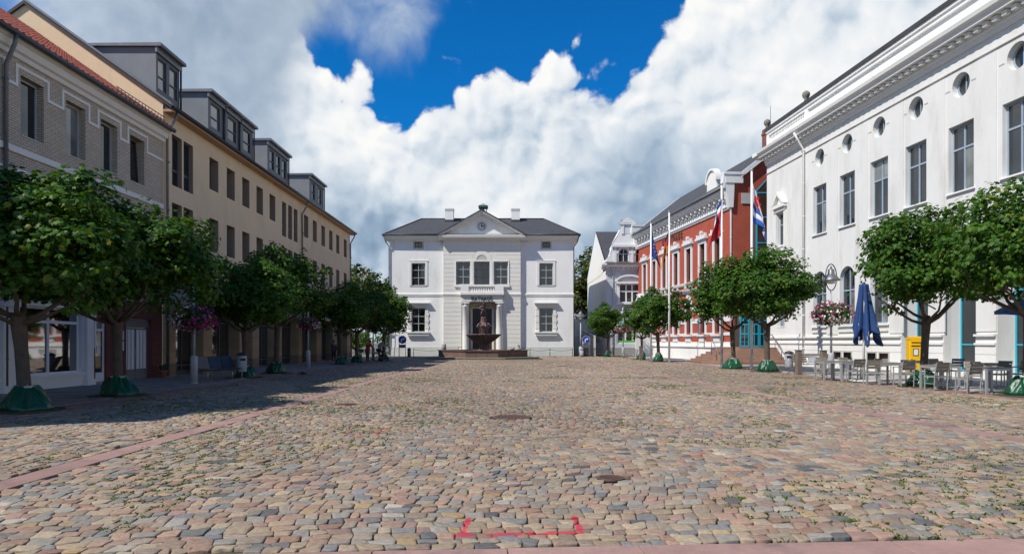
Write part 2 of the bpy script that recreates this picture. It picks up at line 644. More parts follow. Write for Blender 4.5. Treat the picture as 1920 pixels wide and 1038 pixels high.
PALETTE = np.array([(.27, .215, .155), (.30, .25, .185), (.24, .20, .165), (.27, .18, .14), (.30, .205, .155), (.22, .135, .10),
                    (.19, .185, .17), (.235, .23, .215), (.125, .135, .145), (.16, .17, .18), (.065, .075, .09), (.31, .225, .125),
                    (.35, .325, .28), (.205, .155, .12), (.25, .165, .145)])
PAL_W = np.array([.17, .12, .14, .10, .06, .05, .10, .07, .045, .06, .025, .035, .015, .06, .05])
PAL_W = PAL_W / PAL_W.sum()


def vnoise(x, y, seed):
    """smooth value noise on a grid"""
    r = np.random.default_rng(seed).random((64, 64))
    xi = np.floor(x).astype(int); yi = np.floor(y).astype(int)
    fx = x - xi; fy = y - yi
    fx = fx * fx * (3 - 2 * fx); fy = fy * fy * (3 - 2 * fy)
    a = r[xi % 64, yi % 64]; b = r[(xi + 1) % 64, yi % 64]; c = r[xi % 64, (yi + 1) % 64]; d = r[(xi + 1) % 64, (yi + 1) % 64]
    return (a * (1 - fx) + b * fx) * (1 - fy) + (c * (1 - fx) + d * fx) * fy


def row_line(x, base, j):
    """the wandering joint below row j"""
    wave = 0.30 * np.sin(0.42 * x + 0.5 * np.sin(0.2 * base)) + 0.16 * np.sin(0.95 * x + 1.3 + 0.3 * base) + 0.22 * (vnoise(x * .35 + 20, base * .35, 5) - .5)
    return base + wave + 0.085 * (vnoise(x * 4.6 + 31, j * 7.31, 6) - .5) + 0.05 * (vnoise(x * 11 + 3, j * 5.17 + .5, 7) - .5)


def lay_stones():
    """rows of setts between wandering joints; neighbours share their joints: x of the four corners, row heights, row number"""
    out = []
    y = 1.6
    j = 0
    while y < 76.5:
        dy = RNG.uniform(0.145, 0.205) if y < 34 else RNG.uniform(0.20, 0.26)
        xl, xr = max(-10.7, -0.80 * y - 4.5), min(band_edge(y), 0.80 * y + 4.5)
        x = xl - RNG.uniform(0, .2)
        n = int((xr - xl) / 0.125) + 8
        wide = RNG.uniform(0.105, 0.215, n) if y < 34 else RNG.uniform(0.16, 0.27, n)
        e = x + np.concatenate([[0], np.cumsum(wide)])
        eb = e + 0.12 * np.sin(0.5 * y)
        sl = RNG.normal(0, .022, len(e)) + .035 * np.sin(.5 * e + y)          # slanting side joints
        et = eb + sl
        k = len(e) - 1
        out.append(np.stack([eb[:-1], eb[1:], et[:-1], et[1:], np.full(k, y), np.full(k, y + dy), np.full(k, float(j))], 1))
        y += dy
        j += 1
    S = np.concatenate(out)
    cx = S[:, :4].mean(1)
    cy = (row_line(cx, S[:, 4], S[:, 6]) + row_line(cx, S[:, 5], S[:, 6] + 1)) / 2
    fr = 5.452 + 0.064 * cx
    keep = ((cy > fr + .035) | (cy < fr - .56)) & (cx < band_edge(cy) - .03) & (cx > -10.68) & (np.abs(cx) < 0.80 * cy + 4.2) & (cy < 75.5)
    keep &= np.abs(cx + 5.85) > .235
    keep &= np.abs(cx - strip_r(cy)) > .255
    for (mx, my, mr) in HOLES:
        keep &= ((cx - mx) ** 2 + (cy - my) ** 2 > (mr + 0.04) ** 2)
    keep &= ~((np.abs(cx + 2.9) < 5.9) & (cy > 62.0))
    return np.concatenate([S, cx[:, None], cy[:, None]], 1)[keep]


HOLES = ((0.0, 14.9, .44), (1.2, 8.25, .17), (3.36, 46, .4), (-4.3, 17.9, .3))
STONES = lay_stones()
SIDE = {12: (-.80, 0.0, .80), 8: (-.74, .74)}


def stone_arrays(A, n, rings):
    """outline of n points, rings of (inset, height) ; returns V (S, n*len(rings)+1, 3)"""
    S = len(A)
    tt = SIDE[n]
    st = [(t, -1.) for t in tt] + [(1., t) for t in tt] + [(-t, 1.) for t in tt] + [(-1., -t) for t in tt]
    st = np.array(st)
    hx = (A[:, 1] - A[:, 0] + A[:, 3] - A[:, 2])[:, None] / 4
    hy = (A[:, 5] - A[:, 4])[:, None] / 2
    gx = RNG.uniform(.0025, .0075, (S, 1)); gy = RNG.uniform(.003, .0085, (S, 1))
    s = st[None, :, 0] * (1 - gx / hx) + RNG.normal(0, .035, (S, n))
    t = st[None, :, 1] * (1 - gy / hy) + RNG.normal(0, .035, (S, n))
    cx, cy = A[:, 7:8], A[:, 8:9]
    w = (t + 1) / 2
    l = A[:, 0:1] * (1 - w) + A[:, 2:3] * w
    r = A[:, 1:2] * (1 - w) + A[:, 3:4] * w
    X = l + (r - l) * (s + 1) / 2
    jj = np.repeat(A[:, 6:7], n, 1)
    Y = row_line(X, np.repeat(A[:, 4:5], n, 1), jj) * (1 - w) + row_line(X, np.repeat(A[:, 5:6], n, 1), jj + 1) * w
    # stones are cut to fit along the granite strips and iron covers
    fr = 5.460 + 0.064 * X
    Y = np.where(cy > 5.2 + 0.064 * cx, np.maximum(Y, fr), np.minimum(Y, fr - .53))
    for c_, hw in ((-5.85 + 0 * Y, .208), (strip_r(Y), .228)):
        X = np.where(cx < c_, np.minimum(X, c_ - hw), np.maximum(X, c_ + hw))
    X = np.minimum(X, band_edge(Y) - .008)
    for (mx, my, mr) in HOLES:
        d = np.sqrt((X - mx) ** 2 + (Y - my) ** 2)
        f = np.maximum(1, (mr + .01) / np.maximum(d, 1e-3))
        X = np.where(d < mr + .01, mx + (X - mx) * f, X); Y = np.where(d < mr + .01, my + (Y - my) * f, Y)
    mx_, my_ = X.mean(1, keepdims=True), Y.mean(1, keepdims=True)
    ox, oy = X - mx_, Y - my_
    h0 = RNG.normal(0, 0.004, (S, 1))
    tx = RNG.normal(0, 0.045, (S, 1)); ty = RNG.normal(0, 0.045, (S, 1))
    V = np.zeros((S, n * len(rings) + 1, 3))
    for k, (ins, z) in enumerate(rings):
        # absolute inset so that narrow stones keep their shape
        V[:, k * n:(k + 1) * n, 0] = mx_ + ox * ins
        V[:, k * n:(k + 1) * n, 1] = my_ + oy * ins
        if z < -0.02:
            V[:, k * n:(k + 1) * n, 2] = z
        else:
            V[:, k * n:(k + 1) * n, 2] = z + h0 + tx * ox * ins + ty * oy * ins + RNG.normal(0, 0.0018, (S, n))
    V[:, -1, 0] = mx_[:, 0]; V[:, -1, 1] = my_[:, 0]; V[:, -1, 2] = rings[-1][1] + h0[:, 0]
    return V


def stone_faces(n, R):
    q, t = [], []
    for r in range(R - 1):
        for k in range(n):
            j = (k + 1) % n
            q.append((r * n + k, r * n + j, (r + 1) * n + j, (r + 1) * n + k))
    for k in range(n):
        j = (k + 1) % n
        t.append(((R - 1) * n + k, (R - 1) * n + j, R * n))
    T = []
    for f in q:
        T += [(f[0], f[1], f[2]), (f[0], f[2], f[3])]
    return np.array(T + t)


def stone_cols(A):
    S = len(A)
    idx = RNG.choice(len(PALETTE), S, p=PAL_W)
    col = PALETTE[idx] * RNG.uniform(0.82, 1.2, (S, 1))
    mean = np.array([.225, .18, .145])
    col = col * 0.84 + mean * 0.16
    drift = vnoise(A[:, 7] * .22 + 9, A[:, 8] * .16 + 3, 8)[:, None]
    return np.clip(col * (0.86 + 0.30 * drift) * np.array([1.08, 1.03, 0.94]), 0.02, 0.6)


RING_NEAR = [(1.0, -0.026), (1.0, -0.003), (0.975, 0.0035), (0.92, 0.0062), (0.50, 0.0072)]
RING_MID = [(1.0, -0.026), (0.99, 0.001), (0.92, 0.0065)]
RING_FAR = [(1.0, -0.026), (0.93, 0.007)]

near = STONES[STONES[:, 8] < 13]
mid = STONES[(STONES[:, 8] >= 13) & (STONES[:, 8] < 30)]
far = STONES[STONES[:, 8] >= 30]
in_view = (np.abs(near[:, 7]) < 0.75 * near[:, 8] - 0.02) & (near[:, 8] > 5.2 + .064 * near[:, 7])
d_ = np.where(in_view, near[:, 8], 99)
order = np.argsort(d_)
singles, rest = near[order[:300]], near[order[300:]]

V1 = stone_arrays(singles, 12, RING_NEAR)
F1 = stone_faces(12, len(RING_NEAR))
C1 = stone_cols(singles)
for i in range(len(singles)):
    c = singles[i, 7:9]
    v = V1[i].copy()
    v[:, 0] -= c[0]; v[:, 1] -= c[1]
    o = link('cobblestone', np_mesh('cobblestone', v, F1, M_STONE, np.repeat(C1[i:i + 1], len(v), 0), True), square, (c[0], c[1], 0))


def joined_stones(A, n, rings, smooth):
    V = stone_arrays(A, n, rings)
    F = stone_faces(n, len(rings))
    k = V.shape[1]
    Fa = (F[None] + (np.arange(len(A)) * k)[:, None, None]).reshape(-1, 3)
    C = np.repeat(stone_cols(A), k, 0)
    return V.reshape(-1, 3), Fa, C, smooth


def join_np(parts):
    V, F, C = [], [], []
    o = 0
    for v, f, c, _ in parts:
        V.append(v); F.append(f + o); C.append(c)
        o += len(v)
    return np.concatenate(V), np.concatenate(F), np.concatenate(C)


v_, f_, c_ = join_np([joined_stones(rest, 12, RING_NEAR, True), joined_stones(mid, 8, RING_MID, True), joined_stones(far, 8, RING_FAR, False)])
tag(link('cobblestones', np_mesh('cobblestones', v_, f_, M_STONE, c_, True), square), kind='stuff')

# weeds in the joints, thicker in patches
def weeds():
    A = STONES[STONES[:, 8] < 32]
    X_, Y_ = A[:, 7], A[:, 8]
    p = vnoise(X_ * .55 + 3, Y_ * .42 + 7, 21) * .6 + vnoise(X_ * 1.7, Y_ * 1.5, 22) * .4
    right = np.clip((X_ - 0.5) / 5, 0, 1) * np.clip((13 - Y_) / 4, 0, 1) * 0.14
    mid_ = np.exp(-((Y_ - 13.5) / 4.0) ** 2) * 0.06 + np.exp(-(((X_ + 4.2) / 1.6) ** 2 + ((Y_ - 17) / 4.5) ** 2)) * 0.14
    A = A[(p + right + mid_) > 0.642]
    V, F, C = [], [], []
    o = 0
    RL = row_line(A[:, 0], A[:, 4], A[:, 6])
    RT = row_line(A[:, 2], A[:, 5], A[:, 6] + 1)
    for a, r0, r1 in zip(A, RL, RT):
        along = random.random() < .5
        w = random.random()
        if along:
            x0 = a[0] + (a[1] - a[0]) * w
            y0 = float(row_line(np.array([x0]), a[4:5], a[6:7])[0])
        else:
            x0, y0 = a[0] + (a[2] - a[0]) * w, r0 + (r1 - r0) * w
        nb = random.randint(5, 12)
        base = np.array([random.uniform(.06, .12), random.uniform(.11, .17), .018])
        for _ in range(nb):
            an = random.uniform(0, 2 * PI)
            L = random.uniform(.02, .055); w = random.uniform(.005, .011)
            dx, dy = math.cos(an), math.sin(an)
            sp = 0.035
            bx, by = x0 + (sp if along else .008) * random.gauss(0, 1), y0 + (.008 if along else sp) * random.gauss(0, 1)
            h = random.uniform(.008, .028)
            V += [(bx - dy * w, by + dx * w, -.018), (bx + dy * w, by - dx * w, -.018), (bx + dx * L * .5 + dy * w * .9, by + dy * L * .5 - dx * w * .9, h * .8),
                  (bx + dx * L, by + dy * L, h)]
            F += [(o, o + 1, o + 2), (o, o + 2, o + 3)]
            k = random.uniform(.75, 1.3)
            C += [base * k] * 4
            o += 4
    tag(link('joint_weeds', np_mesh('joint_weeds', V, F, M_GRASS, np.array(C))), kind='stuff')


weeds()

# granite strips, slab by slab
slab_mesh = {}


def slab(L, W, parent, x, y, rz, z=0.0, name='granite_slab', m=None, gap=0.008, t=0.03, top=0.006):
    key = (round(L, 2), round(W, 2), name)
    if key not in slab_mesh:
        b = MB()
        b.bbox(-W / 2 + gap / 2, W / 2 - gap / 2, -L / 2 + gap / 2, L / 2 - gap / 2, -t, top, 0.006)
        slab_mesh[key] = b.mesh(name, m or M_PINK)
    return link(name, slab_mesh[key], parent, (x, y, z + random.uniform(-.002, .002)), rz)


def strip(name, p0, p1, W, L=1.0):
    p0, p1 = Vector(p0), Vector(p1)
    d = p1 - p0
    n = int(d.length / L)
    rz = math.atan2(-d.x, d.y)
    b = MB()
    b.box(-W / 2, W / 2, 0, n * L, -0.05, -0.021)
    st = tag(b.build(name, M_EARTH, None, (p0.x, p0.y, 0), rz), kind='structure')
    for i in range(n):
        slab(L, W, st, 0, (i + 0.5) * L, 0)
    return st


strip('granite_strip', (-5.85, 4.5), (-5.85, 72), 0.40)
strip('granite_strip', (strip_r(5), 5.0), (strip_r(72), 72), 0.44)
strip('granite_strip', (-10.6, 5.20 - .064 * 10.6), (12.8, 5.20 + .064 * 12.8), 0.50, 1.06)

# bands of small pink setts along both pavements, then the pavements
M_SETT = attr_mat('pink_sett', rough=0.85, bump=0.4, nvar=0.25)


def sett_band(name, edge, width, y0, y1, sgn):
    V, F, C = [], [], []
    o = 0
    y = y0
    cols = np.array([(.30, .17, .145), (.26, .15, .13), (.22, .14, .12), (.33, .21, .18), (.20, .15, .13)])
    while y < y1:
        dy = .11 if y < 40 else .2
        nx = 8 if y < 40 else 4
        for i in range(nx):
            w = width / nx
            x0 = edge(y) + sgn * (i * w + .005); x1 = edge(y) + sgn * ((i + 1) * w - .005)
            if x0 > x1:
                x0, x1 = x1, x0
            z = random.uniform(.0, .006)
            ya, yb = y + .005 + random.uniform(0, .004), y + dy - .005
            V += [(x0, ya, -.03), (x1, ya, -.03), (x1, yb, -.03), (x0, yb, -.03), (x0 + .004, ya + .004, z), (x1 - .004, ya + .004, z), (x1 - .004, yb - .004, z), (x0 + .004, yb - .004, z)]
            F += [(o + 4, o + 5, o + 6, o + 7), (o, o + 1, o + 5, o + 4), (o + 1, o + 2, o + 6, o + 5), (o + 2, o + 3, o + 7, o + 6), (o + 3, o, o + 4, o + 7)]
            C += [cols[random.randrange(5)] * random.uniform(.85, 1.15)] * 8
            o += 8
        y += dy
    tag(link(name, np_mesh(name, V, F, M_SETT, np.array(C)), square), kind='stuff')


sett_band('pink_setts', lambda y: -10.72, 0.9, 8, 76, -1)
sett_band('pink_setts', band_edge, 0.95, 12, 74, 1)


def pavement(name, x_in, x_out, y0, y1, m, size):
    """slab pavement between two lines x_in(y) and x_out(y); slabs are joined (300+ and mostly too small to pick apart)"""
    b = MB()
    N = 8
    for i in range(N):
        ya, yb = y0 + (y1 - y0) * i / N, y0 + (y1 - y0) * (i + 1) / N
        b.quad((x_in(ya), ya, .002), (x_out(ya), ya, .002), (x_out(yb), yb, .002), (x_in(yb), yb, .002))
    base = tag(b.build(name, M_EARTH), kind='structure')
    V, F, C = [], [], []
    o = 0
    y = y0
    r = 0
    while y < y1:
        xa, xb = sorted((x_in(y), x_out(y)))
        x = xa - (size / 2 if r % 2 else 0)
        while x < xb:
            x0, x1 = max(x, xa) + .004, min(x + size, xb) - .004
            if x1 - x0 > .05:
                z = .022 + random.uniform(-.002, .003)
                tx = random.uniform(-.002, .002)
                V += [(x0, y + .004, 0), (x1, y + .004, 0), (x1, y + size - .004, 0), (x0, y + size - .004, 0),
                      (x0 + .003, y + .007, z), (x1 - .003, y + .007, z + tx), (x1 - .003, y + size - .007, z), (x0 + .003, y + size - .007, z - tx)]
                F += [(o + 4, o + 5, o + 6, o + 7), (o, o + 1, o + 5, o + 4), (o + 1, o + 2, o + 6, o + 5), (o + 2, o + 3, o + 7, o + 6), (o + 3, o, o + 4, o + 7)]
                C += [np.array(m) * random.uniform(.82, 1.15)] * 8
                o += 8
            x += size
        y += size
        r += 1
    tag(link('paving_slabs', np_mesh('paving_slabs', V, F, M_SLAB, np.array(C)), base), kind='stuff')


M_SLAB = attr_mat('paving_slab', rough=0.85, bump=0.3, nvar=0.3, nscale=8)
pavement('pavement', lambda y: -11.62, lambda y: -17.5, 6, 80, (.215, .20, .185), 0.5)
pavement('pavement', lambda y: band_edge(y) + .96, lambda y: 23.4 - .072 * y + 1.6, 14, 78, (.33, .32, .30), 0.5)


# manhole covers and drain
def manhole(loc, r, label):
    t = thing('manhole_cover', label, 'manhole cover', loc)
    b = MB()
    b.lathe([(r * .86, -.03), (r * 1.0, -.03), (r * 1.0, .008), (r * .99, .012), (r * .88, .012), (r * .86, .008)], 40)
    b.build('rim', M_IRON, t)
    b = MB()
    b.lathe([(r * .845, -.03), (r * .845, .004), (r * .83, .007)], 40)
    for i in range(-4, 5):
        for j in range(-4, 5):
            x, y = i * r * .17, j * r * .17
            if x * x + y * y < (r * .74) ** 2:
                b.box(x - r * .05, x + r * .05, y - r * .05, y + r * .05, .005, .014)
    b.build('lid', M_IRON, t)


manhole((0.0, 14.9, 0.002), .42, 'large round rusty manhole cover in the middle of the cobbles')
manhole((1.2, 8.25, 0.002), .16, 'small round brown iron cover near the front edge of the cobbles')
manhole((3.36, 46, 0.002), .38, 'dark manhole cover far out in front of the fountain')
manhole((-4.3, 17.9, 0.002), .28, 'round iron cover beside the left granite strip')
# ================================================================ building kit
WHITE = mat('white_plaster', (0.70, 0.695, 0.67), 0.85, 0.05, 0.5, bump=0.12, bscale=70, dirt=((0.585, 0.575, 0.54), 0.47, 0.76, 0.9))
WHITE2 = mat('bright_white_plaster', (0.77, 0.765, 0.745), 0.85, 0.04, 0.6, bump=0.12, bscale=70, dirt=((0.66, 0.65, 0.61), 0.48, 0.78, 1.0))
CREAM = mat('offwhite_plaster', (0.72, 0.70, 0.64), 0.85, 0.05, 0.7, bump=0.12, bscale=60, dirt=((0.55, 0.53, 0.48), 0.6, 0.95, 0.8))
TRIM = mat('white_trim', (0.74, 0.73, 0.69), 0.7, 0.06, 1.2, dirt=((0.48, 0.46, 0.42), 0.60, 0.92, 1.6))
PLINTH = mat('grey_plinth', (0.56, 0.57, 0.53), 0.85, 0.1, 0.8, bump=0.2, bscale=40, dirt=((0.32, 0.33, 0.29), 0.55, 0.85, 1.0))
BEIGE = mat('beige_plaster', (0.74, 0.575, 0.375), 0.9, 0.07, 0.5, bump=0.25, bscale=60, dirt=((0.60, 0.47, 0.31), 0.5, 0.8, 0.8))
OCHRE = mat('ochre_stone', (0.37, 0.26, 0.145), 0.9, 0.1, 0.9, bump=0.2, bscale=50, piece=0.10)
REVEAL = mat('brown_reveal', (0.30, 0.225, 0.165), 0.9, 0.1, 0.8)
DARK = mat('dark_metal', (0.035, 0.038, 0.042), 0.5, 0.2, 3.0)
ZINC = mat('zinc', (0.16, 0.17, 0.18), 0.45, 0.2, 2.0, metallic=0.5)
ANTH = mat('anthracite_frame', (0.07, 0.08, 0.095), 0.5, 0.15, 2.0)
DORMER = mat('grey_render', (0.20, 0.215, 0.235), 0.8, 0.12, 1.2, bump=0.2)
SLATE = mat('roof_slate', (0.052, 0.054, 0.058), 0.75, 0.35, 1.6, bump=0.5, bscale=18, dirt=((0.10, 0.052, 0.042), 0.54, 0.72, 1.1))
ROOFDK = mat('dark_roof', (0.045, 0.045, 0.048), 0.8, 0.3, 1.5, bump=0.5, bscale=16)
TILE = mat('red_roof_tile', (0.33, 0.075, 0.04), 0.75, 0.35, 2.2, bump=0.3, dirt=((0.12, 0.04, 0.03), 0.55, 0.8, 2.5), piece=0.25)
FRAMEW = mat('white_frame', (0.70, 0.71, 0.71), 0.45, 0.05, 2.0)
FRAMEB = mat('blue_grey_frame', (0.30, 0.37, 0.44), 0.45, 0.08, 2.0)
FRAMEG = mat('grey_frame', (0.42, 0.44, 0.43), 0.5, 0.08, 2.0)
FRAMEK = mat('dark_brown_frame', (0.06, 0.045, 0.04), 0.5, 0.15, 2.0)
TEAL = mat('teal_frame', (0.02, 0.32, 0.44), 0.4, 0.08, 2.0)
GREENDK = mat('dark_green_frame', (0.02, 0.045, 0.045), 0.45, 0.15, 2.0)
SILL = mat('stone_sill', (0.48, 0.455, 0.42), 0.8, 0.1, 2.0)
COPPER = mat('copper_green', (0.12, 0.26, 0.20), 0.7, 0.3, 4.0)
GLASS = glass_mat('window_glass', (0.012, 0.017, 0.021))
GLASSD = glass_mat('dark_glass', (0.006, 0.007, 0.008))
GLASSC = glass_mat('curtained_glass', (0.17, 0.18, 0.17), wav=0.02)
GLASSS = glass_mat('shop_glass', (0.010, 0.013, 0.014), ior=3.6, wav=0.03)
BRICK_GREY = brick_mat('grey_brick', (0.66, 0.56, 0.43), (0.54, 0.455, 0.355), (0.22, 0.185, 0.15), 0.26, 0.080, 0.012)
BRICK_RED = brick_mat('red_brick', (0.46, 0.085, 0.045), (0.39, 0.070, 0.040), (0.34, 0.11, 0.075), 0.25, 0.075, 0.006)
BRICK_DK = brick_mat('dark_red_brick', (0.20, 0.05, 0.04), (0.15, 0.04, 0.032), (0.06, 0.035, 0.03), 0.25, 0.075, 0.010)
BRICK_CH = brick_mat('chimney_brick', (0.30, 0.09, 0.06), (0.20, 0.07, 0.05), (0.12, 0.09, 0.08), 0.25, 0.075, 0.010)
VILLA = mat('pale_blue_grey_render', (0.52, 0.55, 0.60), 0.85, 0.06, 0.8, bump=0.1)
RAWR = mat('raw_grey_render', (0.29, 0.285, 0.27), 0.95, 0.1, 0.5, bump=0.2)


def rects_minus(u0, u1, z0, z1, holes):
    """split a wall rectangle round its openings"""
    us = sorted({u0, u1, *[min(max(h[0], u0), u1) for h in holes], *[min(max(h[1], u0), u1) for h in holes]})
    out = []
    for a, b in zip(us, us[1:]):
        if b - a < 1e-6:
            continue
        m = (a + b) / 2
        cut = sorted((max(h[2], z0), min(h[3], z1)) for h in holes if h[0] < m < h[1] and h[3] > z0 and h[2] < z1)
        z = z0
        for c0, c1 in cut:
            if c0 - z > 1e-6:
                out.append((a, b, z, c0))
            z = max(z, c1)
        if z1 - z > 1e-6:
            out.append((a, b, z, z1))
    return out


def wall(b, u0, u1, z0, z1, holes=(), y=0.0, depth=0.3, mi=0, rmi=None, sides=True):
    """wall skin at y with reveals running back to y+depth. hole = (u0,u1,z0,z1[,'arch'|'round'])"""
    rmi = mi if rmi is None else rmi
    for (a, c, p, q) in rects_minus(u0, u1, z0, z1, holes):
        b.quad((a, y, p), (c, y, p), (c, y, q), (a, y, q), mi)
    for h in holes:
        a, c, p, q = h[:4]
        kind = h[4] if len(h) > 4 else 'rect'
        Y = y + depth
        if kind == 'rect':
            b.quad((a, y, p), (a, Y, p), (a, Y, q), (a, y, q), rmi)
            b.quad((c, y, p), (c, y, q), (c, Y, q), (c, Y, p), rmi)
            b.quad((a, y, p), (c, y, p), (c, Y, p), (a, Y, p), rmi)
            b.quad((a, y, q), (a, Y, q), (c, Y, q), (c, y, q), rmi)
        else:
            cu, r = (a + c) / 2, (c - a) / 2
            n = 14
            rise = h[5] if len(h) > 5 else r
            pts = [(cu - r * math.cos(PI * i / n), (q - rise) + rise * math.sin(PI * i / n)) for i in range(n + 1)]
            for (x0, w0), (x1, w1) in zip(pts, pts[1:]):
                b.quad((x0, y, w0), (x1, y, w1), (x1, y, q), (x0, y, q), mi)
                b.quad((x0, y, w0), (x0, Y, w0), (x1, Y, w1), (x1, y, w1), rmi)
            if kind == 'round':
                for (x0, w0), (x1, w1) in zip(pts, pts[1:]):
                    v0, v1 = 2 * (q - rise) - w0, 2 * (q - rise) - w1
                    b.quad((x0, y, p), (x1, y, p), (x1, y, v1), (x0, y, v0), mi)
                    b.quad((x0, y, v0), (x1, y, v1), (x1, Y, v1), (x0, Y, v0), rmi)
            else:
                b.quad((a, y, p), (a, Y, p), (a, Y, q - rise), (a, y, q - rise), rmi)
                b.quad((c, y, p), (c, y, q - rise), (c, Y, q - rise), (c, Y, p), rmi)
                b.quad((a, y, p), (c, y, p), (c, Y, p), (a, Y, p), rmi)


WIN_CACHE = {}


def window(parent, u, z, w, h, y, cols=(0.5,), rows=(0.62,), fr=0.06, bar=0.045, m=None, glass=None, arch=0.0, name='window', glasses=None,
           sill=None, t=0.07, tilt=None):
    """a window in its wall's frame: frame mesh (part) with one glass pane per cell (sub-parts). cols / rows are the bar positions 0..1"""
    m = m or FRAMEW
    glass = glass or GLASS
    key = (round(w, 3), round(h, 3), tuple(cols), tuple(rows), fr, bar, m.name, arch, t)
    if key not in WIN_CACHE:
        b = MB()
        hs = h - arch
        if arch:
            n = 12
            def arc(r, k, zz):
                return (-r * math.cos(PI * k / n), zz)
            for k in range(n):
                a0, a1 = PI * k / n, PI * (k + 1) / n
                o = [(-w / 2 * math.cos(a0), hs + arch * math.sin(a0)), (-w / 2 * math.cos(a1), hs + arch * math.sin(a1))]
                i_ = [(-(w / 2 - fr) * math.cos(a0), hs + (arch - fr) * math.sin(a0)), (-(w / 2 - fr) * math.cos(a1), hs + (arch - fr) * math.sin(a1))]
                b.prism([o[0], o[1], i_[1], i_[0]], 0, t)
            b.box(-w / 2, -w / 2 + fr, 0, t, 0, hs)
            b.box(w / 2 - fr, w / 2, 0, t, 0, hs)
        else:
            b.box(-w / 2, -w / 2 + fr, 0, t, 0, h)
            b.box(w / 2 - fr, w / 2, 0, t, 0, h)
            b.box(-w / 2 + fr, w / 2 - fr, 0, t, h - fr, h)
        b.box(-w / 2 + fr, w / 2 - fr, 0, t, 0, fr)
        zs = [fr] + [fr + (h - 2 * fr) * r for r in rows] + [h - fr]
        xs = [-w / 2 + fr] + [-w / 2 + fr + (w - 2 * fr) * c for c in cols] + [w / 2 - fr]
        for zz in zs[1:-1]:
            b.box(xs[0], xs[-1], -.012, t - .012, zz - bar / 2, zz + bar / 2)
        for xx in xs[1:-1]:
            for k in range(len(zs) - 1):
                top = zs[k + 1] - (bar / 2 if k < len(zs) - 2 else 0)
                if arch and k == len(zs) - 2:
                    top = hs + (arch - fr * .5) * math.sqrt(max(0, 1 - (xx / (w / 2)) ** 2))
                b.box(xx - bar / 2, xx + bar / 2, -.008, t - .008, zs[k] + (bar / 2 if k else 0), top)
        fm = b.mesh(name + '_frame', m)
        panes = []
        for i in range(len(xs) - 1):
            for k in range(len(zs) - 1):
                p = MB()
                x0, x1 = xs[i] + (bar / 2 if i else 0), xs[i + 1] - (bar / 2 if i < len(xs) - 2 else 0)
                z0, z1 = zs[k] + (bar / 2 if k else 0), zs[k + 1] - (bar / 2 if k < len(zs) - 2 else 0)
                if arch and k == len(zs) - 2:
                    n = 8
                    f = lambda x: hs + (arch - fr) * math.sqrt(max(0, 1 - (x / (w / 2 - fr * .9)) ** 2))
                    poly = [(x0, z0), (x1, z0)] + [(x1 + (x0 - x1) * q / n, max(z0 + .005, f(x1 + (x0 - x1) * q / n))) for q in range(n + 1)]
                    p.prism(poly, t * .5, t * .5 + .012)
                else:
                    p.box(x0, x1, t * .5, t * .5 + .012, z0, z1)
                panes.append(p)
        WIN_CACHE[key] = (fm, panes, {})
    fm, panes, pc = WIN_CACHE[key]
    o = link(name, fm, parent, (u, y, z))
    if tilt:
        o.rotation_euler = (tilt, 0, 0)
    for i, p in enumerate(panes):
        gm = glasses[i % len(glasses)] if glasses else glass
        if (i, gm.name) not in pc:
            pc[(i, gm.name)] = p.mesh('pane', gm)
        link('pane', pc[(i, gm.name)], o)
    if sill:
        sw, sd, sh, sm = sill
        s = MB()
        s.bbox(-w / 2 - sw, w / 2 + sw, -sd, 0.02, -sh, 0, 0.012)
        s.build('sill', sm, o)
    return o


def moulding(b, u0, u1, prof, ends=True, mi=0):
    """run a cornice profile [(outward, z)...] along u; outward is -y"""
    n = len(prof)
    A = [(u0, -p[0], p[1]) for p in prof]
    B = [(u1, -p[0], p[1]) for p in prof]
    fs = [(i, i + 1, n + i + 1, n + i) for i in range(n - 1)]
    if ends:
        fs += [tuple(range(n)), tuple(reversed(range(n, 2 * n)))]
    b.add(A + B, fs, mi)


def drainpipe(parent, pts, r=0.055, m=None, name='drainpipe'):
    b = MB()
    b.tube(pts, r, 8)
    zs = [p[2] for p in pts]
    lo, hi = min(zs), max(zs)
    z = lo + 1.0
    while z < hi - 1.2:
        b.lathe([(r * 1.25, -.03), (r * 1.25, .03)], 8, (pts[-1][0], pts[-1][1], z))
        z += 2.2
    return b.build(name, m or ZINC, parent)


# slab-serif strokes for the lettering, one polyline list per letter on a 1 x 1 grid
GLYPH = {
    'R': [[(.1, 0), (.1, 1)], [(.1, 1), (.62, 1), (.8, .88), (.8, .66), (.62, .53), (.1, .53)], [(.5, .53), (.85, 0)]],
    'A': [[(.05, 0), (.45, 1), (.85, 0)], [(.2, .36), (.7, .36)]],
    'T': [[(.45, 0), (.45, 1)], [(.02, 1), (.88, 1)]],
    'H': [[(.1, 0), (.1, 1)], [(.8, 0), (.8, 1)], [(.1, .5), (.8, .5)]],
    'U': [[(.1, 1), (.1, .25), (.28, .03), (.62, .03), (.8, .25), (.8, 1)]],
    'S': [[(.8, .8), (.62, .98), (.28, .98), (.1, .82), (.16, .6), (.7, .42), (.8, .2), (.62, .02), (.28, .02), (.08, .2)]],
    'D': [[(.1, 0), (.1, 1), (.5, 1), (.78, .78), (.78, .22), (.5, 0), (.1, 0)]],
}
SERIF = {'R': [(.1, 0), (.1, 1), (.85, 0)], 'A': [(.05, 0), (.85, 0)], 'T': [(.45, 0)], 'H': [(.1, 0), (.1, 1), (.8, 0), (.8, 1)], 'U': [(.1, 1), (.8, 1)], 'S': [], 'D': []}


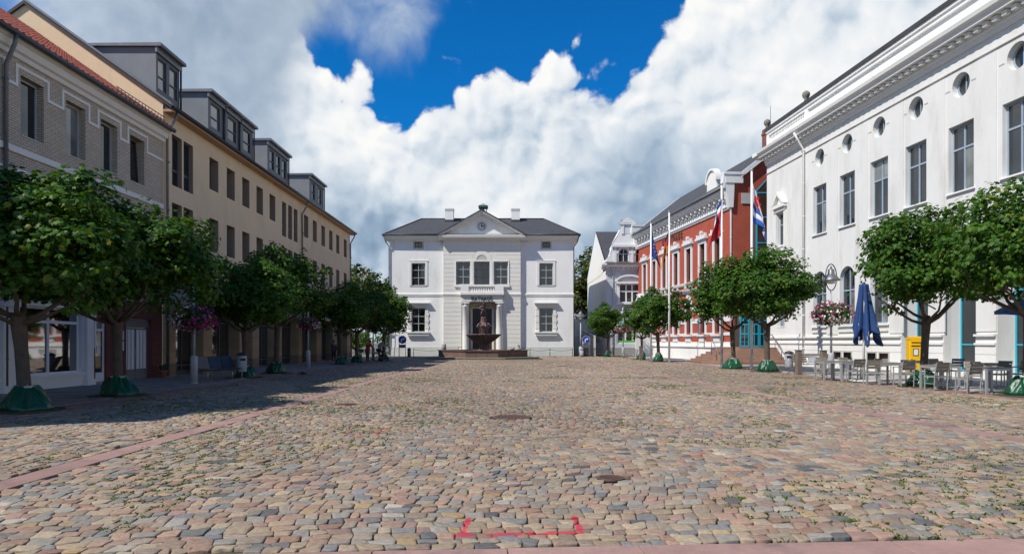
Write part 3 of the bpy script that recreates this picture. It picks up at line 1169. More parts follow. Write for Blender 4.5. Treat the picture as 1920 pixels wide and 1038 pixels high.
def letters(parent, text, u0, z0, size, pitch, y, m, stroke=0.17, depth=0.04, wide=1.0):
    """each letter is a raised part of its own"""
    cache = {}
    for i, ch in enumerate(text):
        if ch not in cache:
            b = MB()
            k = 0
            for line in GLYPH[ch]:
                for (x0, w0), (x1, w1) in zip(line, line[1:]):
                    a, c = Vector((x0 * wide, w0)), Vector((x1 * wide, w1))
                    d = (c - a).normalized()
                    nn = Vector((-d.y, d.x)) * stroke / 2
                    e = d * stroke * .35
                    q = [a - e + nn, a - e - nn, c + e - nn, c + e + nn]
                    b.prism([(p.x * size, p.y * size) for p in q], -depth - .0007 * k, 0)
                    k += 1
            for (x, w) in SERIF[ch]:
                x *= wide
                zz = w if w < .5 else w - stroke * .55
                b.prism([((x - .12) * size, (zz - .02) * size), ((x + .12) * size, (zz - .02) * size), ((x + .12) * size, (zz + stroke * .6) * size), ((x - .12) * size, (zz + stroke * .6) * size)], -depth - .0007 * k, 0)
                k += 1
            cache[ch] = b.mesh('letter', m)
        link('letter', cache[ch], parent, (u0 + i * pitch, y, z0))


# ================================================================ town hall (facade towards the camera)
def town_hall():
    Y0 = 77.0
    s = Y0 / 1280
    X = lambda px: (px - 960) * s
    Z = lambda py: CAM_H + (640 - py) * s
    cx = X(903.7)
    t = thing('town_hall', 'white two storey town hall with clock pediment, columned porch and RATHAUS over the door', 'town hall', (cx, Y0, 0))
    L, R = X(731) - cx, X(1075) - cx
    cl, crr = X(832) - cx, X(976) - cx
    P = 0.42                                        # the middle bay stands proud
    ztop = Z(447)
    D = 16.0
    # --- openings
    up = [(X(784.5) - cx), (X(1024) - cx)]
    ww, uz0, uz1 = 1.56, Z(535), Z(493)
    holes = []
    for u in up:
        holes += [(u - ww / 2, u + ww / 2, uz0, uz1), (u - .78, u + .78, Z(622), Z(577)), (u - .42, u + .42, Z(464), Z(453.5))]
    b = MB()
    hl = [h for h in holes if h[0] < 0]
    hr = [h for h in holes if h[0] > 0]
    wall(b, L, cl, 1.05, ztop, hl, 0, .22)
    wall(b, crr, R, 1.05, ztop, hr, 0, .22)
    # flanks, back
    b.quad((L, 0, 0), (L, D, 0), (L, D, ztop), (L, 0, ztop))
    b.quad((R, 0, 0), (R, D, 0), (R, D, ztop), (R, 0, ztop))
    b.quad((L, D, 0), (R, D, 0), (R, D, ztop), (L, D, ztop))
    b.build('wall', WHITE2, t)
    for a, c in ((L - .03, cl), (crr, R + .03)):
        b = MB()
        b.box(a, c, -.06, .0, 0.0, .55); b.box(a, c, -.035, .0, .55, 1.05)
        b.build('plinth', PLINTH, t)
    b = MB()
    for a, c in ((L - .06, cl), (crr, R + .06)):
        moulding(b, a, c, [(0, Z(555)), (.06, Z(555)), (.06, Z(553.2)), (.10, Z(552.5)), (.10, Z(550.6)), (.03, Z(549.8)), (0, Z(549.8))])
    moulding(b, cl - .06, crr + .06, [(P, Z(555)), (P + .06, Z(555)), (P + .06, Z(553.2)), (P + .10, Z(552.5)), (P + .10, Z(550.6)), (P + .03, Z(549.8)), (P, Z(549.8))])
    b.build('string_course', TRIM, t)
    # windows of the wings
    for k, u in enumerate(up):
        window(t, u, uz0, ww, uz1 - uz0, .12, (.5,), (.34, .70), .08, .06, FRAMEG, GLASS, sill=(.16, .16, .10, SILL))
        f = MB()
        for a, c, p, q in ((u - ww / 2 - .26, u - ww / 2, uz0, uz1 + .22), (u + ww / 2, u + ww / 2 + .26, uz0, uz1 + .22), (u - ww / 2, u + ww / 2, uz1, uz1 + .22)):
            f.box(a, c, -.06, .02, p, q)
        f.box(u - ww / 2 - .30, u + ww / 2 + .30, -.09, .02, uz1 + .222, uz1 + .30)
        f.build('window_surround', TRIM, t)
        z0, z1 = Z(622), Z(577)
        window(t, u, z0, 1.56, z1 - z0, .14, (.5,), (.34, .66), .08, .06, FRAMEG, GLASSD)
        f = MB()
        zz = z0
        kk = 0
        while zz < z1 - .05:
            q = min(zz + .36, z1)
            e = .06 if kk % 2 else 0
            f.bbox(u - .78 - .36 - e, u - .78, -.07 - e * .4, .02, zz + .012, q - .012, .015)
            f.bbox(u + .78, u + .78 + .36 + e, -.07 - e * .4, .02, zz + .012, q - .012, .015)
            zz = q
            kk += 1
        tag(f.build('quoin_block', CREAM, t), kind='stuff')
        f = MB()
        f.box(u - 1.05, u + 1.05, -.07, .02, z1, z1 + .34)
        f.box(u - 1.25, u + 1.25, -.34, .02, z1 + .342, z1 + .50)
        f.box(u - 1.33, u + 1.33, -.42, .02, z1 + .502, z1 + .60)
        f.build('window_hood', TRIM, t)
        f = MB()
        f.box(u - 1.30, u + 1.30, -.40, .02, z0 - .12, z0 - .002)
        f.box(u - 1.18, u + 1.18, -.30, .02, z0 - .42, z0 - .122)
        for e in (-.9, .9):
            f.box(u + e - .16, u + e + .16, -.16, .02, z0 - .68, z0 - .422)
        f.build('window_ledge', TRIM, t)
        window(t, u, Z(464), .84, Z(453.5) - Z(464), .1, (.5,), (), .09, .07, FRAMEK, GLASSD)
        f = MB()
        q0, q1 = Z(464), Z(453.5)
        f.box(u - .60, u - .42, -.03, .02, q0 - .16, q1 + .16); f.box(u + .42, u + .60, -.03, .02, q0 - .16, q1 + .16)
        f.box(u - .42, u + .42, -.03, .02, q1, q1 + .16); f.box(u - .42, u + .42, -.03, .02, q0 - .16, q0)
        f.build('window_surround', SILL, t)
    # --- middle bay: courses of banded plaster with real joints
    mw = [(X(868.8) - cx, 1.60), (0.0, 1.74), (X(939.2) - cx, 1.60)]
    mz0, mz1 = Z(534), Z(491)
    mh = [(u - w / 2, u + w / 2, mz0, mz1) for u, w in mw]
    arch_r = 1.08
    porch = (X(866) - cx, X(943) - cx, 0, Z(566))
    b = MB()
    wall(b, cl, crr, 0, ztop - .3, mh + [porch], -P + .03, .25)
    b.quad((cl, -P + .03, 0), (cl, 0, 0), (cl, 0, ztop - .3), (cl, -P + .03, ztop - .3))
    b.quad((crr, -P + .03, 0), (crr, 0, 0), (crr, 0, ztop - .3), (crr, -P + .03, ztop - .3))
    b.build('bay_wall', CREAM, t)
    zc = 1.05
    step = .49
    wf = (X(853.5) - cx, X(954.5) - cx, Z(537), Z(488.5))
    while zc < ztop - .32:
        q = min(zc + step, ztop - .3)
        blocks = [wf, porch, (-arch_r, arch_r, Z(491), Z(491) + arch_r + .08)]
        for (a, e, p, r) in rects_minus(cl, crr, zc + .016, q - .016, blocks):
            if r - p > .05:
                c = MB(); c.box(a, e, -P - .01, -P + .028, p, r); c.build('plaster_course', CREAM, t)
        zc = q
    for a, c in ((cl - .03, porch[0] - .4), (porch[1] + .4, crr + .03)):
        b = MB()
        b.box(a, c, -P - .05, -P + .03, 0, .5); b.box(a, c, -P - .025, -P + .03, .5, 1.05)
        b.build('plinth', PLINTH, t)
    for (u, w), mm in zip(mw, (FRAMEG, FRAMEK, FRAMEG)):
        window(t, u, mz0, w, mz1 - mz0, -P + .16, (.5,), (.34, .68), .08, .06, mm, GLASS)
    f = MB()
    edges = [wf[0], mw[0][0] - .8, mw[0][0] + .8, -.87, .87, mw[2][0] - .8, mw[2][0] + .8, wf[1]]
    for a, c in zip(edges[0::2], edges[1::2]):
        f.box(a, c, -P - .06, -P + .05, mz0, mz1)
        f.box(a + .1, a + .1 + max(.02, (c - a) - .2), -P - .09, -P - .06, mz0 + .05, mz1 - .05)
    f.box(wf[0], wf[1], -P - .07, -P + .05, mz1, Z(488.5))
    f.box(wf[0] - .08, wf[1] + .08, -P - .16, -P + .05, Z(538.5), mz0 - .001)
    f.build('window_surround', TRIM, t)
    # arch over the middle window
    f = MB()
    zb = Z(488.5) + .003
    n = 18
    for r0, r1, yy in ((.60, arch_r, .05), (0.0, .58, .012)):
        for k in range(n):
            a0, a1 = PI * k / n, PI * (k + 1) / n
            q = [(-r1 * math.cos(a0), zb + r1 * math.sin(a0)), (-r1 * math.cos(a1), zb + r1 * math.sin(a1)), (-r0 * math.cos(a1), zb + r0 * math.sin(a1)), (-r0 * math.cos(a0), zb + r0 * math.sin(a0))]
            if r0 == 0:
                q = q[:3]
            f.prism(q, -P - yy, -P + .03, 0 if r0 else 1)
    f.build('blind_arch', [CREAM, SILL], t)
    for k in range(7):
        a = PI * (k + .5) / 7
        f = MB()
        for rr0, rr1 in ((arch_r + .06, arch_r + .62),):
            da = PI / 7 / 2 - .02
            f.prism([(-rr0 * math.cos(a - da), zb + rr0 * math.sin(a - da)), (-rr1 * math.cos(a - da), zb + rr1 * math.sin(a - da)), (-rr1 * math.cos(a + da), zb + rr1 * math.sin(a + da)), (-rr0 * math.cos(a + da), zb + rr0 * math.sin(a + da))], -P - .012, -P + .03)
        f.build('voussoir', CREAM, t)
    # --- porch: back wall with arch and door, columns, entablature, balcony
    pl, pr = porch[0], porch[1]
    PB = 0.9                                          # recess depth
    PF = -P - 0.55                                    # front of the entablature
    b = MB()
    wall(b, pl, pr, .3, Z(566), [(-1.55, 1.55, .3, Z(569.5), 'arch', 1.4)], .35, .5)
    b.quad((pl, -P + .03, 0), (pl, .35, 0), (pl, .35, Z(566)), (pl, -P + .03, Z(566)))
    b.quad((pr, -P + .03, 0), (pr, .35, 0), (pr, .35, Z(566)), (pr, -P + .03, Z(566)))
    b.quad((-1.7, .85, .3), (1.7, .85, .3), (1.7, .85, Z(566)), (-1.7, .85, Z(566)))
    b.build('porch_wall', mat('porch_plaster', (.50, .44, .33), .85, .08, .8), t)
    d = MB()
    d.box(-1.1, 1.1, .76, .85, .3, Z(578))
    for sx in (-1, 1):
        for z0, z1 in ((.5, 2.2), (2.4, 4.6)):
            d.box(sx * .55 - .4, sx * .55 + .4, .72, .76, z0, z1)
    dr = d.build('door', mat('dark_door', (.035, .028, .03), .5, .2, 3), t)
    h = MB(); h.lathe([(.035, -.08), (.05, -.02), (.05, .03), (.02, .08)], 8, (.09, .70, 1.45)); h.build('handle', ZINC, dr)
    f = MB()
    f.box(-1.32, -1.1, .68, .85, .3, Z(577)); f.box(1.1, 1.32, .68, .85, .3, Z(577)); f.box(-1.32, 1.32, .68, .85, Z(577), Z(575))
    f.build('door_frame', CREAM, t)
    f = MB()
    f.box(pl - .35, pr + .35, PF - .25, .35, 0, .16)
    f.box(pl - .1, pr + .1, PF - .02, .34, .161, .30)
    f.build('porch_step', PINKSTONE, t)
    zcap = Z(566)
    for u in (X(873.5) - cx, X(936.5) - cx):
        c = MB()
        H = zcap - .3
        prof = [(.44, 0), (.44, .14), (.46, .18), (.44, .26), (.37, .32), (.365, .36), (.365, H * .4), (.31, H - .55), (.34, H - .52), (.34, H - .46), (.32, H - .44), (.32, H - .32), (.38, H - .22), (.42, H - .17)]
        c.lathe(prof, 20, (u, PF + .40, .3))
        c.box(u - .46, u + .46, PF + .02, PF + .9, zcap - .17, zcap)
        c.build('column', TRIM, t)
        c = MB()
        c.box(u - .36, u + .36, -P - .10, -P + .1, .3, zcap - .2)
        c.box(u - .44, u + .44, -P - .14, -P + .1, zcap - .2, zcap)
        c.build('pilaster', TRIM, t)
    b = MB()
    b.box(pl + .02, pr - .02, PF, -P + .02, zcap + .001, Z(555.2))
    b.box(pl - .16, pr + .16, PF - .12, -P + .02, Z(555.2), Z(553.4))
    b.build('entablature', CREAM, t)
    b = MB()
    b.box(X(864.5) - cx, X(945) - cx, PF - .25, -P - .11, Z(553.4) + .001, Z(549))
    bal = b.build('balcony', TRIM, t)
    zb0, zb1 = Z(549) + .001, Z(536.5)
    b = MB()
    for a, c in ((X(865) - cx, X(880) - cx), (X(928) - cx, X(944.5) - cx)):
        b.box(a, c, PF - .16, PF + .14, zb0, zb1)
    b.box(X(880) - cx, X(928) - cx, PF - .14, PF + .12, zb1 - .12, zb1)
    b.box(X(880) - cx, X(928) - cx, PF - .14, PF + .12, zb0, zb0 + .1)
    b.box(X(865) - cx, X(867.5) - cx, PF + .14, -P - .1, zb0, zb1)
    b.box(X(942) - cx, X(944.5) - cx, PF + .14, -P - .1, zb0, zb1)
    b.build('parapet', TRIM, bal)
    nb = 11
    bm_ = MB()
    Hh = zb1 - .12 - zb0 - .1
    bm_.lathe([(.07, 0), (.07, .05), (.04, .09), (.095, Hh * .38), (.045, Hh * .68), (.05, Hh * .8), (.075, Hh - .04), (.075, Hh)], 8)
    bme = bm_.mesh('baluster', WHITE2)
    a, c = X(882) - cx, X(926) - cx
    for k in range(nb):
        link('baluster', bme, bal, (a + (c - a) * k / (nb - 1), PF - .01, zb0 + .1))
    letters(t, 'RATHAUS', X(885.2) - cx, Z(564.0), .38, .345, PF, mat('black_letter', (.012, .012, .012), .5, .1), .175, .05, .76)
    # --- cornice, roof, pediment
    e = .68
    prof = [(0, ztop - .32), (.10, ztop - .32), (.14, ztop - .2), (.42, ztop - .12), (.46, ztop + .05), (.58, ztop + .12), (.62, ztop + .28), (0, ztop + .28)]
    for sx, a, c, e_ in ((-1, L - .55, cl - .4, L), (1, crr + .4, R + .55, R)):
        b = MB()
        moulding(b, a, c, prof)
        b.box(min(e_, e_ + sx * .55), max(e_, e_ + sx * .55), -.02, D, ztop - .12, ztop + .27)
        b.build('cornice', TRIM, t)
        g = MB()
        q = e_ + sx * .72
        g.tube([(cl - .45 if sx < 0 else crr + .45, -.72, ztop + .33), (q, -.72, ztop + .33), (q, D, ztop + .33)], .085, 8)
        g.build('gutter', DARK, t)
    ze = ztop + .30
    rl, rr_ = X(795) * 1.09 - cx - 0.3, X(1015) * 1.09 - cx + .25
    ry, rz = 7.2, CAM_H + (640 - 410.5) * (Y0 + 7.2) / 1280
    r = MB()
    EL, ER, EF, EB = L - .72, R + .72, -.72, D + .7
    r.add([(EL, EF, ze), (ER, EF, ze), (rr_, ry, rz), (rl, ry, rz), (EL, EB, ze), (ER, EB, ze), (rl, ry + 1.5, rz), (rr_, ry + 1.5, rz)],
          [(0, 1, 2, 3), (1, 5, 7, 2), (5, 4, 6, 7), (4, 0, 3, 6), (3, 2, 7, 6)])
    r.add([(EL, EF, ze), (ER, EF, ze), (ER, EB, ze), (EL, EB, ze)], [(0, 3, 2, 1)])
    roof = r.build('roof', SLATE, t)
    rc = MB()
    for p, q in (((EL, EF, ze), (rl, ry, rz)), ((ER, EF, ze), (rr_, ry, rz)), ((rl, ry, rz), (rr_, ry, rz))):
        rc.tube([(p[0], p[1], p[2] + .04), (q[0], q[1], q[2] + .04)], .07, 6)
    rc.build('ridge_tile', ROOFDK, roof)
    # chimneys
    for px in (843, 966.7):
        c = MB()
        yc = 6.2
        k = (Y0 + yc) / Y0
        u = X(px) * k - cx
        zt = CAM_H + (640 - 392) * s * k
        c.box(u - .5, u + .5, yc - .5, yc + .5, rz - 1.2, zt - .35)
        c.box(u - .54, u + .54, yc - .54, yc + .54, zt - .1, zt)
        c.box(u - .515, u + .515, yc - .515, yc + .515, zt - .35, zt - .1, 1)
        c.box(u - .55, u + .55, yc - .55, yc + .55, rz - 1.0, rz - .35, 2)
        c.build('chimney', [WHITE2, SILL, ROOFDK], roof)
    # pediment over the middle bay
    pz0 = Z(443)
    pa = Z(402.5)
    u0, u1 = X(823) - cx, X(985) - cx
    b = MB()
    b.add([(u0 + .4, -P, pz0 - .4), (u1 - .4, -P, pz0 - .4), (u1 - .4, -P, pz0), (0, -P, pa), (u0 + .4, -P, pz0)], [(0, 1, 2, 3, 4)])
    b.build('tympanum', WHITE2, t)
    b = MB()
    moulding(b, u0, u1, [(P, pz0 - .55), (P + .12, pz0 - .5), (P + .16, pz0 - .35), (P + .72, pz0 - .28), (P + .78, pz0 - .04), (P + .70, pz0), (P - .05, pz0)])
    for sx in (-1, 1):
        ux = u0 if sx < 0 else u1
        # raking cornice in two tiers
        for thick, out_, drop in ((.20, .80, 0.0), (.24, .55, .20)):
            z0a, z1a = pz0 + .02 - drop * .2, pa + .32 - drop
            q = [(ux, z0a), (0, z1a), (0, z1a - thick * 1.1), (ux - sx * thick * 1.6, z0a)]
            b.prism(q, -P - out_, -P + .03 + drop * .01)
    b.build('pediment_cornice', TRIM, t)
    b = MB()
    for sx in (-1, 1):
        ux = (u0 if sx < 0 else u1) + sx * .12
        b.add([(ux, -P - .9, pz0 + .04), (0, -P - .9, pa + .40), (0, 9.0, pa + .40), (ux, 9.0, pz0 + .04),
               (ux, -P - .9, pz0 - .06), (0, -P - .9, pa + .28), (0, 9.0, pa + .28), (ux, 9.0, pz0 - .06)],
              [(0, 1, 2, 3), (4, 7, 6, 5), (0, 4, 5, 1), (0, 3, 7, 4)])
    b.build('pediment_roof', ROOFDK, t)
    # clock
    zc = Z(425.5)
    c = MB()
    n = 32
    c.prism([(.50 * math.cos(2 * PI * k / n), zc + .50 * math.sin(2 * PI * k / n)) for k in range(n)], -P - .03, -P - .001)
    ck = c.build('clock', mat('clock_face', (.72, .73, .74), .5, .03), t)
    c = MB()
    for k in range(n):
        a0, a1 = 2 * PI * k / n, 2 * PI * (k + 1) / n
        c.prism([(.53 * math.cos(a0), zc + .53 * math.sin(a0)), (.53 * math.cos(a1), zc + .53 * math.sin(a1)), (.48 * math.cos(a1), zc + .48 * math.sin(a1)), (.48 * math.cos(a0), zc + .48 * math.sin(a0))], -P - .06, -P - .03)
    c.build('clock_ring', SILL, ck)
    for k in range(12):
        a = 2 * PI * k / 12
        c = MB()
        r0, r1, hw = .28, .45, .045
        ca, sa = math.cos(a), math.sin(a)
        c.prism([(r0 * ca - hw * sa, zc + r0 * sa + hw * ca), (r1 * ca - hw * sa, zc + r1 * sa + hw * ca), (r1 * ca + hw * sa, zc + r1 * sa - hw * ca), (r0 * ca + hw * sa, zc + r0 * sa - hw * ca)], -P - .05, -P - .03)
        c.build('hour_mark', DARK, ck)
    c = MB(); c.box(-.045, .045, -P - .075, -P - .055, zc - .14, zc + .41); c.build('minute_hand', DARK, ck)
    c = MB(); c.box(-.12, .36, -P - .096, -P - .078, zc - .055, zc + .055); c.build('hour_hand', DARK, ck)
    # bell turret
    u = X(906) - cx
    zt0, zt1 = pa + .3, CAM_H + (640 - 390) * s
    b = MB()
    b.box(u - .48, u + .48, -.28, .68, zt0 - .5, zt0 - .36)
    tr = b.build('bell_turret', DARK, t)
    for sx in (-1, 1):
        for sy in (-1, 1):
            b = MB(); b.tube([(u + sx * .36, .2 + sy * .36, zt0 - .36), (u + sx * .36, .2 + sy * .36, zt1)], .032, 6); b.build('turret_post', DARK, tr)
    b = MB(); b.lathe([(.40, 0), (.38, .05), (.26, .25), (.2, .55), (.1, .68), (.03, .74)], 12, (u, .2, zt1 - .80)); b.build('bell', mat('bell_bronze', (.03, .04, .035), .5), tr)
    b = MB()
    b.box(u - .52, u + .52, -.32, .72, zt1, zt1 + .22, 1)
    b.add([(u - .54, -.34, zt1 + .222), (u + .54, -.34, zt1 + .222), (u + .54, .74, zt1 + .222), (u - .54, .74, zt1 + .222), (u, .2, zt1 + .58)], [(0, 3, 2, 1), (0, 1, 4), (1, 2, 4), (2, 3, 4), (3, 0, 4)])
    b.build('turret_roof', [COPPER, DARK], tr)
    drainpipe(t, [(L - .62, -.62, ztop + .25), (L - .35, -.45, ztop - .5), (L - .06, -.12, ztop - .9), (L - .06, -.12, .2)], .06)
    drainpipe(t, [(R + .62, -.62, ztop + .25), (R + .40, -.3, ztop - .5), (R + .08, .3, ztop - .9), (R + .08, .3, .2)], .06)
    return t


PINKSTONE = mat('red_brown_stone', (0.17, 0.10, 0.085), 0.8, 0.3, 1.6, bump=0.3, bscale=40)
town_hall()
# ================================================================ left side: local x runs away from the camera along the street front (x = world Y), y goes into the house
RED_SHOP = BRICK_DK


def brick_house():
    t = thing('brick_house', 'grey brick house with red tiled roof and white stepped bands above shop front', 'house', (-16, 0, 0), PI / 2)
    U0, U1 = 9.0, 31.25
    ze = 10.85
    D = 12.6
    wc = [12.4, 14.5, 16.6, 18.7, 20.75, 22.78, 25.05, 27.12, 29.16]
    holes = [(c - .55, c + .55, 8.37, 10.33) for c in wc] + [(c - .55, c + .55, 4.95, 6.95) for c in wc]
    b = MB()
    wall(b, U0, U1, 3.35, ze, holes, 0, .34)
    b.quad((U0, 0, 3.35), (U0, D, 3.35), (U0, D, ze), (U0, 0, ze))
    b.add([(U0, 0, ze), (U0, D, ze), (U0, D / 2, ze + 4.6)], [(0, 1, 2)])
    b.build('wall', BRICK_GREY, t)
    for i, c in enumerate(wc):
        for z, h in ((8.37, 1.96), (4.95, 2.0)):
            gl = GLASSC if (i % 4 == 2 and z > 8) else GLASS
            window(t, c, z + .03, 1.1, h - .03, .24, (), (), .07, .05, FRAMEG if i != 8 else FRAMEK, gl, sill=(-.02, .26, .05, SILL), tilt=(-.07 if (i == 8 and z > 8) else None))
    # stepped white bands, string course
    def band(zl, zh, w=.10):
        b = MB()
        y0 = -.035
        prev = U0
        for c in wc:
            a, d = c - .80, c + .80
            b.box(prev, a + w, y0, .01, zl, zl + w) if a > prev else None
            b.box(a, a + w, y0, .01, zl + w, zh)
            b.box(a, d, y0, .01, zh, zh + w)
            b.box(d - w, d, y0, .01, zl + w, zh)
            prev = d - w
        b.box(prev, U1, y0, .01, zl, zl + w)
        return b.build('stepped_band', TRIM, t)
    band(9.88, 10.52)
    band(6.48, 7.14)
    b = MB()
    b.box(U0, U1, -.06, .01, 7.72, 7.92)
    b.build('string_course', TRIM, t)
    b = MB()
    moulding(b, U0 - .1, U1 + .06, [(0, ze - .08), (.08, ze - .08), (.12, ze + .05), (.22, ze + .10), (.26, ze + .30), (.34, ze + .34), (.36, ze + .42), (0, ze + .42)])
    b.build('cornice', mat('cream_cornice', (.74, .71, .66), .8, .06, 1.0), t)
    b = MB()
    b.tube([(U0, -.50, ze + .46), (U1 + .1, -.50, ze + .46)], .095, 10)
    b.box(U0, U1 + .1, -.42, .2, ze + .421, ze + .50)
    b.build('gutter', DARK, t)
    # roof: a dark deck and pantiles, the 300 largest as pieces
    s = .70
    ex, ez = -.46, ze + .52
    ry = 6.3
    r = MB()
    r.quad((U0, ex, ez), (U1, ex, ez), (U1, ry, ez + (ry - ex) * s), (U0, ry, ez + (ry - ex) * s))
    r.quad((U0, ry, ez + (ry - ex) * s), (U1, ry, ez + (ry - ex) * s), (U1, D + .4, ez), (U0, D + .4, ez))
    roof = r.build('roof', ROOFDK, t)
    ln = math.hypot(1, s)
    tw, tl = .30, .36
    pr = [(0, .015), (.045, .05), (.10, .058), (.15, .035), (.20, .012), (.26, .008), (.30, .02)]
    def tile_geo():
        V, F = [], []
        for (x, h) in pr:
            V += [(x, 0, h + .03), (x, tl * 1.12, h)]
        for (x, h) in pr:
            V.append((x, 0, h - .005))
        n = len(pr)
        for i in range(n - 1):
            F.append((2 * i, 2 * i + 2, 2 * i + 3, 2 * i + 1))
            F.append((2 * i, 2 * n + i, 2 * n + i + 1, 2 * i + 2))
        return V, F
    tv, tf = tile_geo()
    tb = MB(); tb.add(tv, tf); tmesh = tb.mesh('roof_tile', TILE)
    cells = []
    nx = int((U1 - U0) / tw)
    nr = int((ry - ex) * ln / tl)
    for r_ in range(nr):
        for i in range(nx):
            cells.append((U0 + i * tw, r_))
    cells.sort(key=lambda c: (c[1] // 7, abs(c[0] - 24)))
    ang = math.atan(s)
    rest = MB()
    for k, (u, r_) in enumerate(cells):
        d = r_ * tl
        y, z = ex + d * math.cos(ang), ez + d * math.sin(ang) + .012
        if k < 300:
            o = link('roof_tile', tmesh, roof, (u, y, z + random.uniform(0, .008)))
            o.rotation_euler = (ang, 0, random.uniform(-.015, .015))
        elif U0 + 5 < u:
            M = Matrix.Translation((u, y, z + random.uniform(0, .008))) @ Matrix.Rotation(ang, 4, 'X')
            rest.add([M @ Vector(v) for v in tv], tf)
    tag(rest.build('roof_tiles', TILE, roof), kind='stuff')
    sg = MB()
    for k in range(14):                                  # snow guard near the eave
        sg.box(27.5 + k * .26, 27.52 + k * .26, ex + .33, ex + .35, ez + .25, ez + .52)
    sg.box(27.4, 31.2, ex + .325, ex + .345, ez + .50, ez + .53)
    sg.box(27.4, 31.2, ex + .325, ex + .345, ez + .36, ez + .38)
    sg.build('snow_guard', DARK, roof)
    # ---- ground floor: white shop front, red brick with a door, double gate
    b = MB()
    H = 3.35
    wall(b, 25.95, U1, 0, H, [(26.25, 26.95, .1, 2.55), (28.35, 30.35, .02, 2.62)], .02, .3)
    b.build('ground_floor_wall', BRICK_DK, t)
    b = MB()
    wall(b, U0, 25.95, 0, H, [(9.6, 13.4, .5, 2.85), (14.2, 17.6, .5, 2.85), (18.3, 21.2, .5, 2.85), (22.1, 25.45, .50, 2.85)], 0, .3)
    b.box(U0, 25.95, -.05, 0, 3.05, 3.3)
    b.box(U0, 25.6, -.08, 0, .40, .49)
    b.build('shop_wall', FRAMEW, t)
    for a, c in ((21.3, 22.0), (25.5, 25.9), (17.65, 18.2), (13.5, 14.1)):
        b = MB()
        b.box(a, c, -.14, 0, .25, 2.75); b.box(a - .05, c + .05, -.20, 0, 0, .25); b.box(a - .04, c + .04, -.18, 0, 2.75, 2.92)
        b.build('shop_pilaster', FRAMEW, t)
    for a, c in ((9.6, 13.4), (14.2, 17.6), (18.3, 21.2), (22.1, 25.45)):
        window(t, (a + c) / 2, .5, c - a, 2.35, .16, (.5,), (.80,), .08, .10, FRAMEW, GLASSS, name='shop_window')
    d = MB(); d.box(26.27, 26.93, .18, .24, .1, 2.5)
    f = MB()
    f.box(26.25, 26.36, .10, .18, .1, 2.5); f.box(26.84, 26.95, .10, .18, .1, 2.5); f.box(26.36, 26.84, .10, .18, 2.05, 2.15); f.box(26.36, 26.84, .10, .18, .1, .45); f.box(26.36, 26.84, .10, .18, 2.4, 2.5)
    do = f.build('door', FRAMEW, t)
    d = MB(); d.box(26.36, 26.84, .13, .15, .45, 2.05); d.build('pane', GLASSD, do)
    d = MB(); d.box(26.36, 26.84, .13, .15, 2.15, 2.4); d.build('pane', GLASSC, do)
    d = MB(); d.box(26.52, 26.68, .118, .129, 1.2, 1.5); d.build('notice', FRAMEW, do)
    d = MB(); d.box(26.2, 27.0, -.25, .3, 0, .10); d.build('doorstep', SILL, t)
    # striped double gate
    for k, (a, c) in enumerate(((28.42, 29.34), (29.36, 30.28))):
        g = MB(); g.box(a, c, .20, .24, .05, 2.22)
        gd = g.build('gate_leaf', mat('gate_grey', (.16, .17, .18), .6, .1), t)
        for i in range(3):
            p = MB(); w = (c - a - .10) / 3
            p.box(a + .05 + i * w, a + .05 + (i + 1) * w - .07, .175, .20, .48, 2.16)
            p.build('plank', FRAMEW, gd)
        if k == 0:
            p = MB(); p.box(c - .06, c - .03, .12, .17, 1.0, 1.35); p.build('handle', SILL, gd)
    g = MB(); g.box(28.37, 30.33, .15, .24, 2.26, 2.60); g.build('gate_lintel', mat('gate_grey', (0, 0, 0)), t)
    for z in (1.28, 1.72):
        p = MB(); p.box(27.62, 28.12, -.015, .02, z, z + .38); p.build('notice_board', mat('white_board', (.62, .66, .70), .4, .03), t)
    p = MB(); p.box(26.02, 26.12, -.10, .02, 1.4, 2.9); p.build('sign_bracket', FRAMEW, t)
    drainpipe(t, [(21.35, -.50, ze + .40), (21.35, -.45, ze + .1), (21.45, -.10, ze - .5), (21.45, -.10, .1)], .065)
    return t


brick_house()


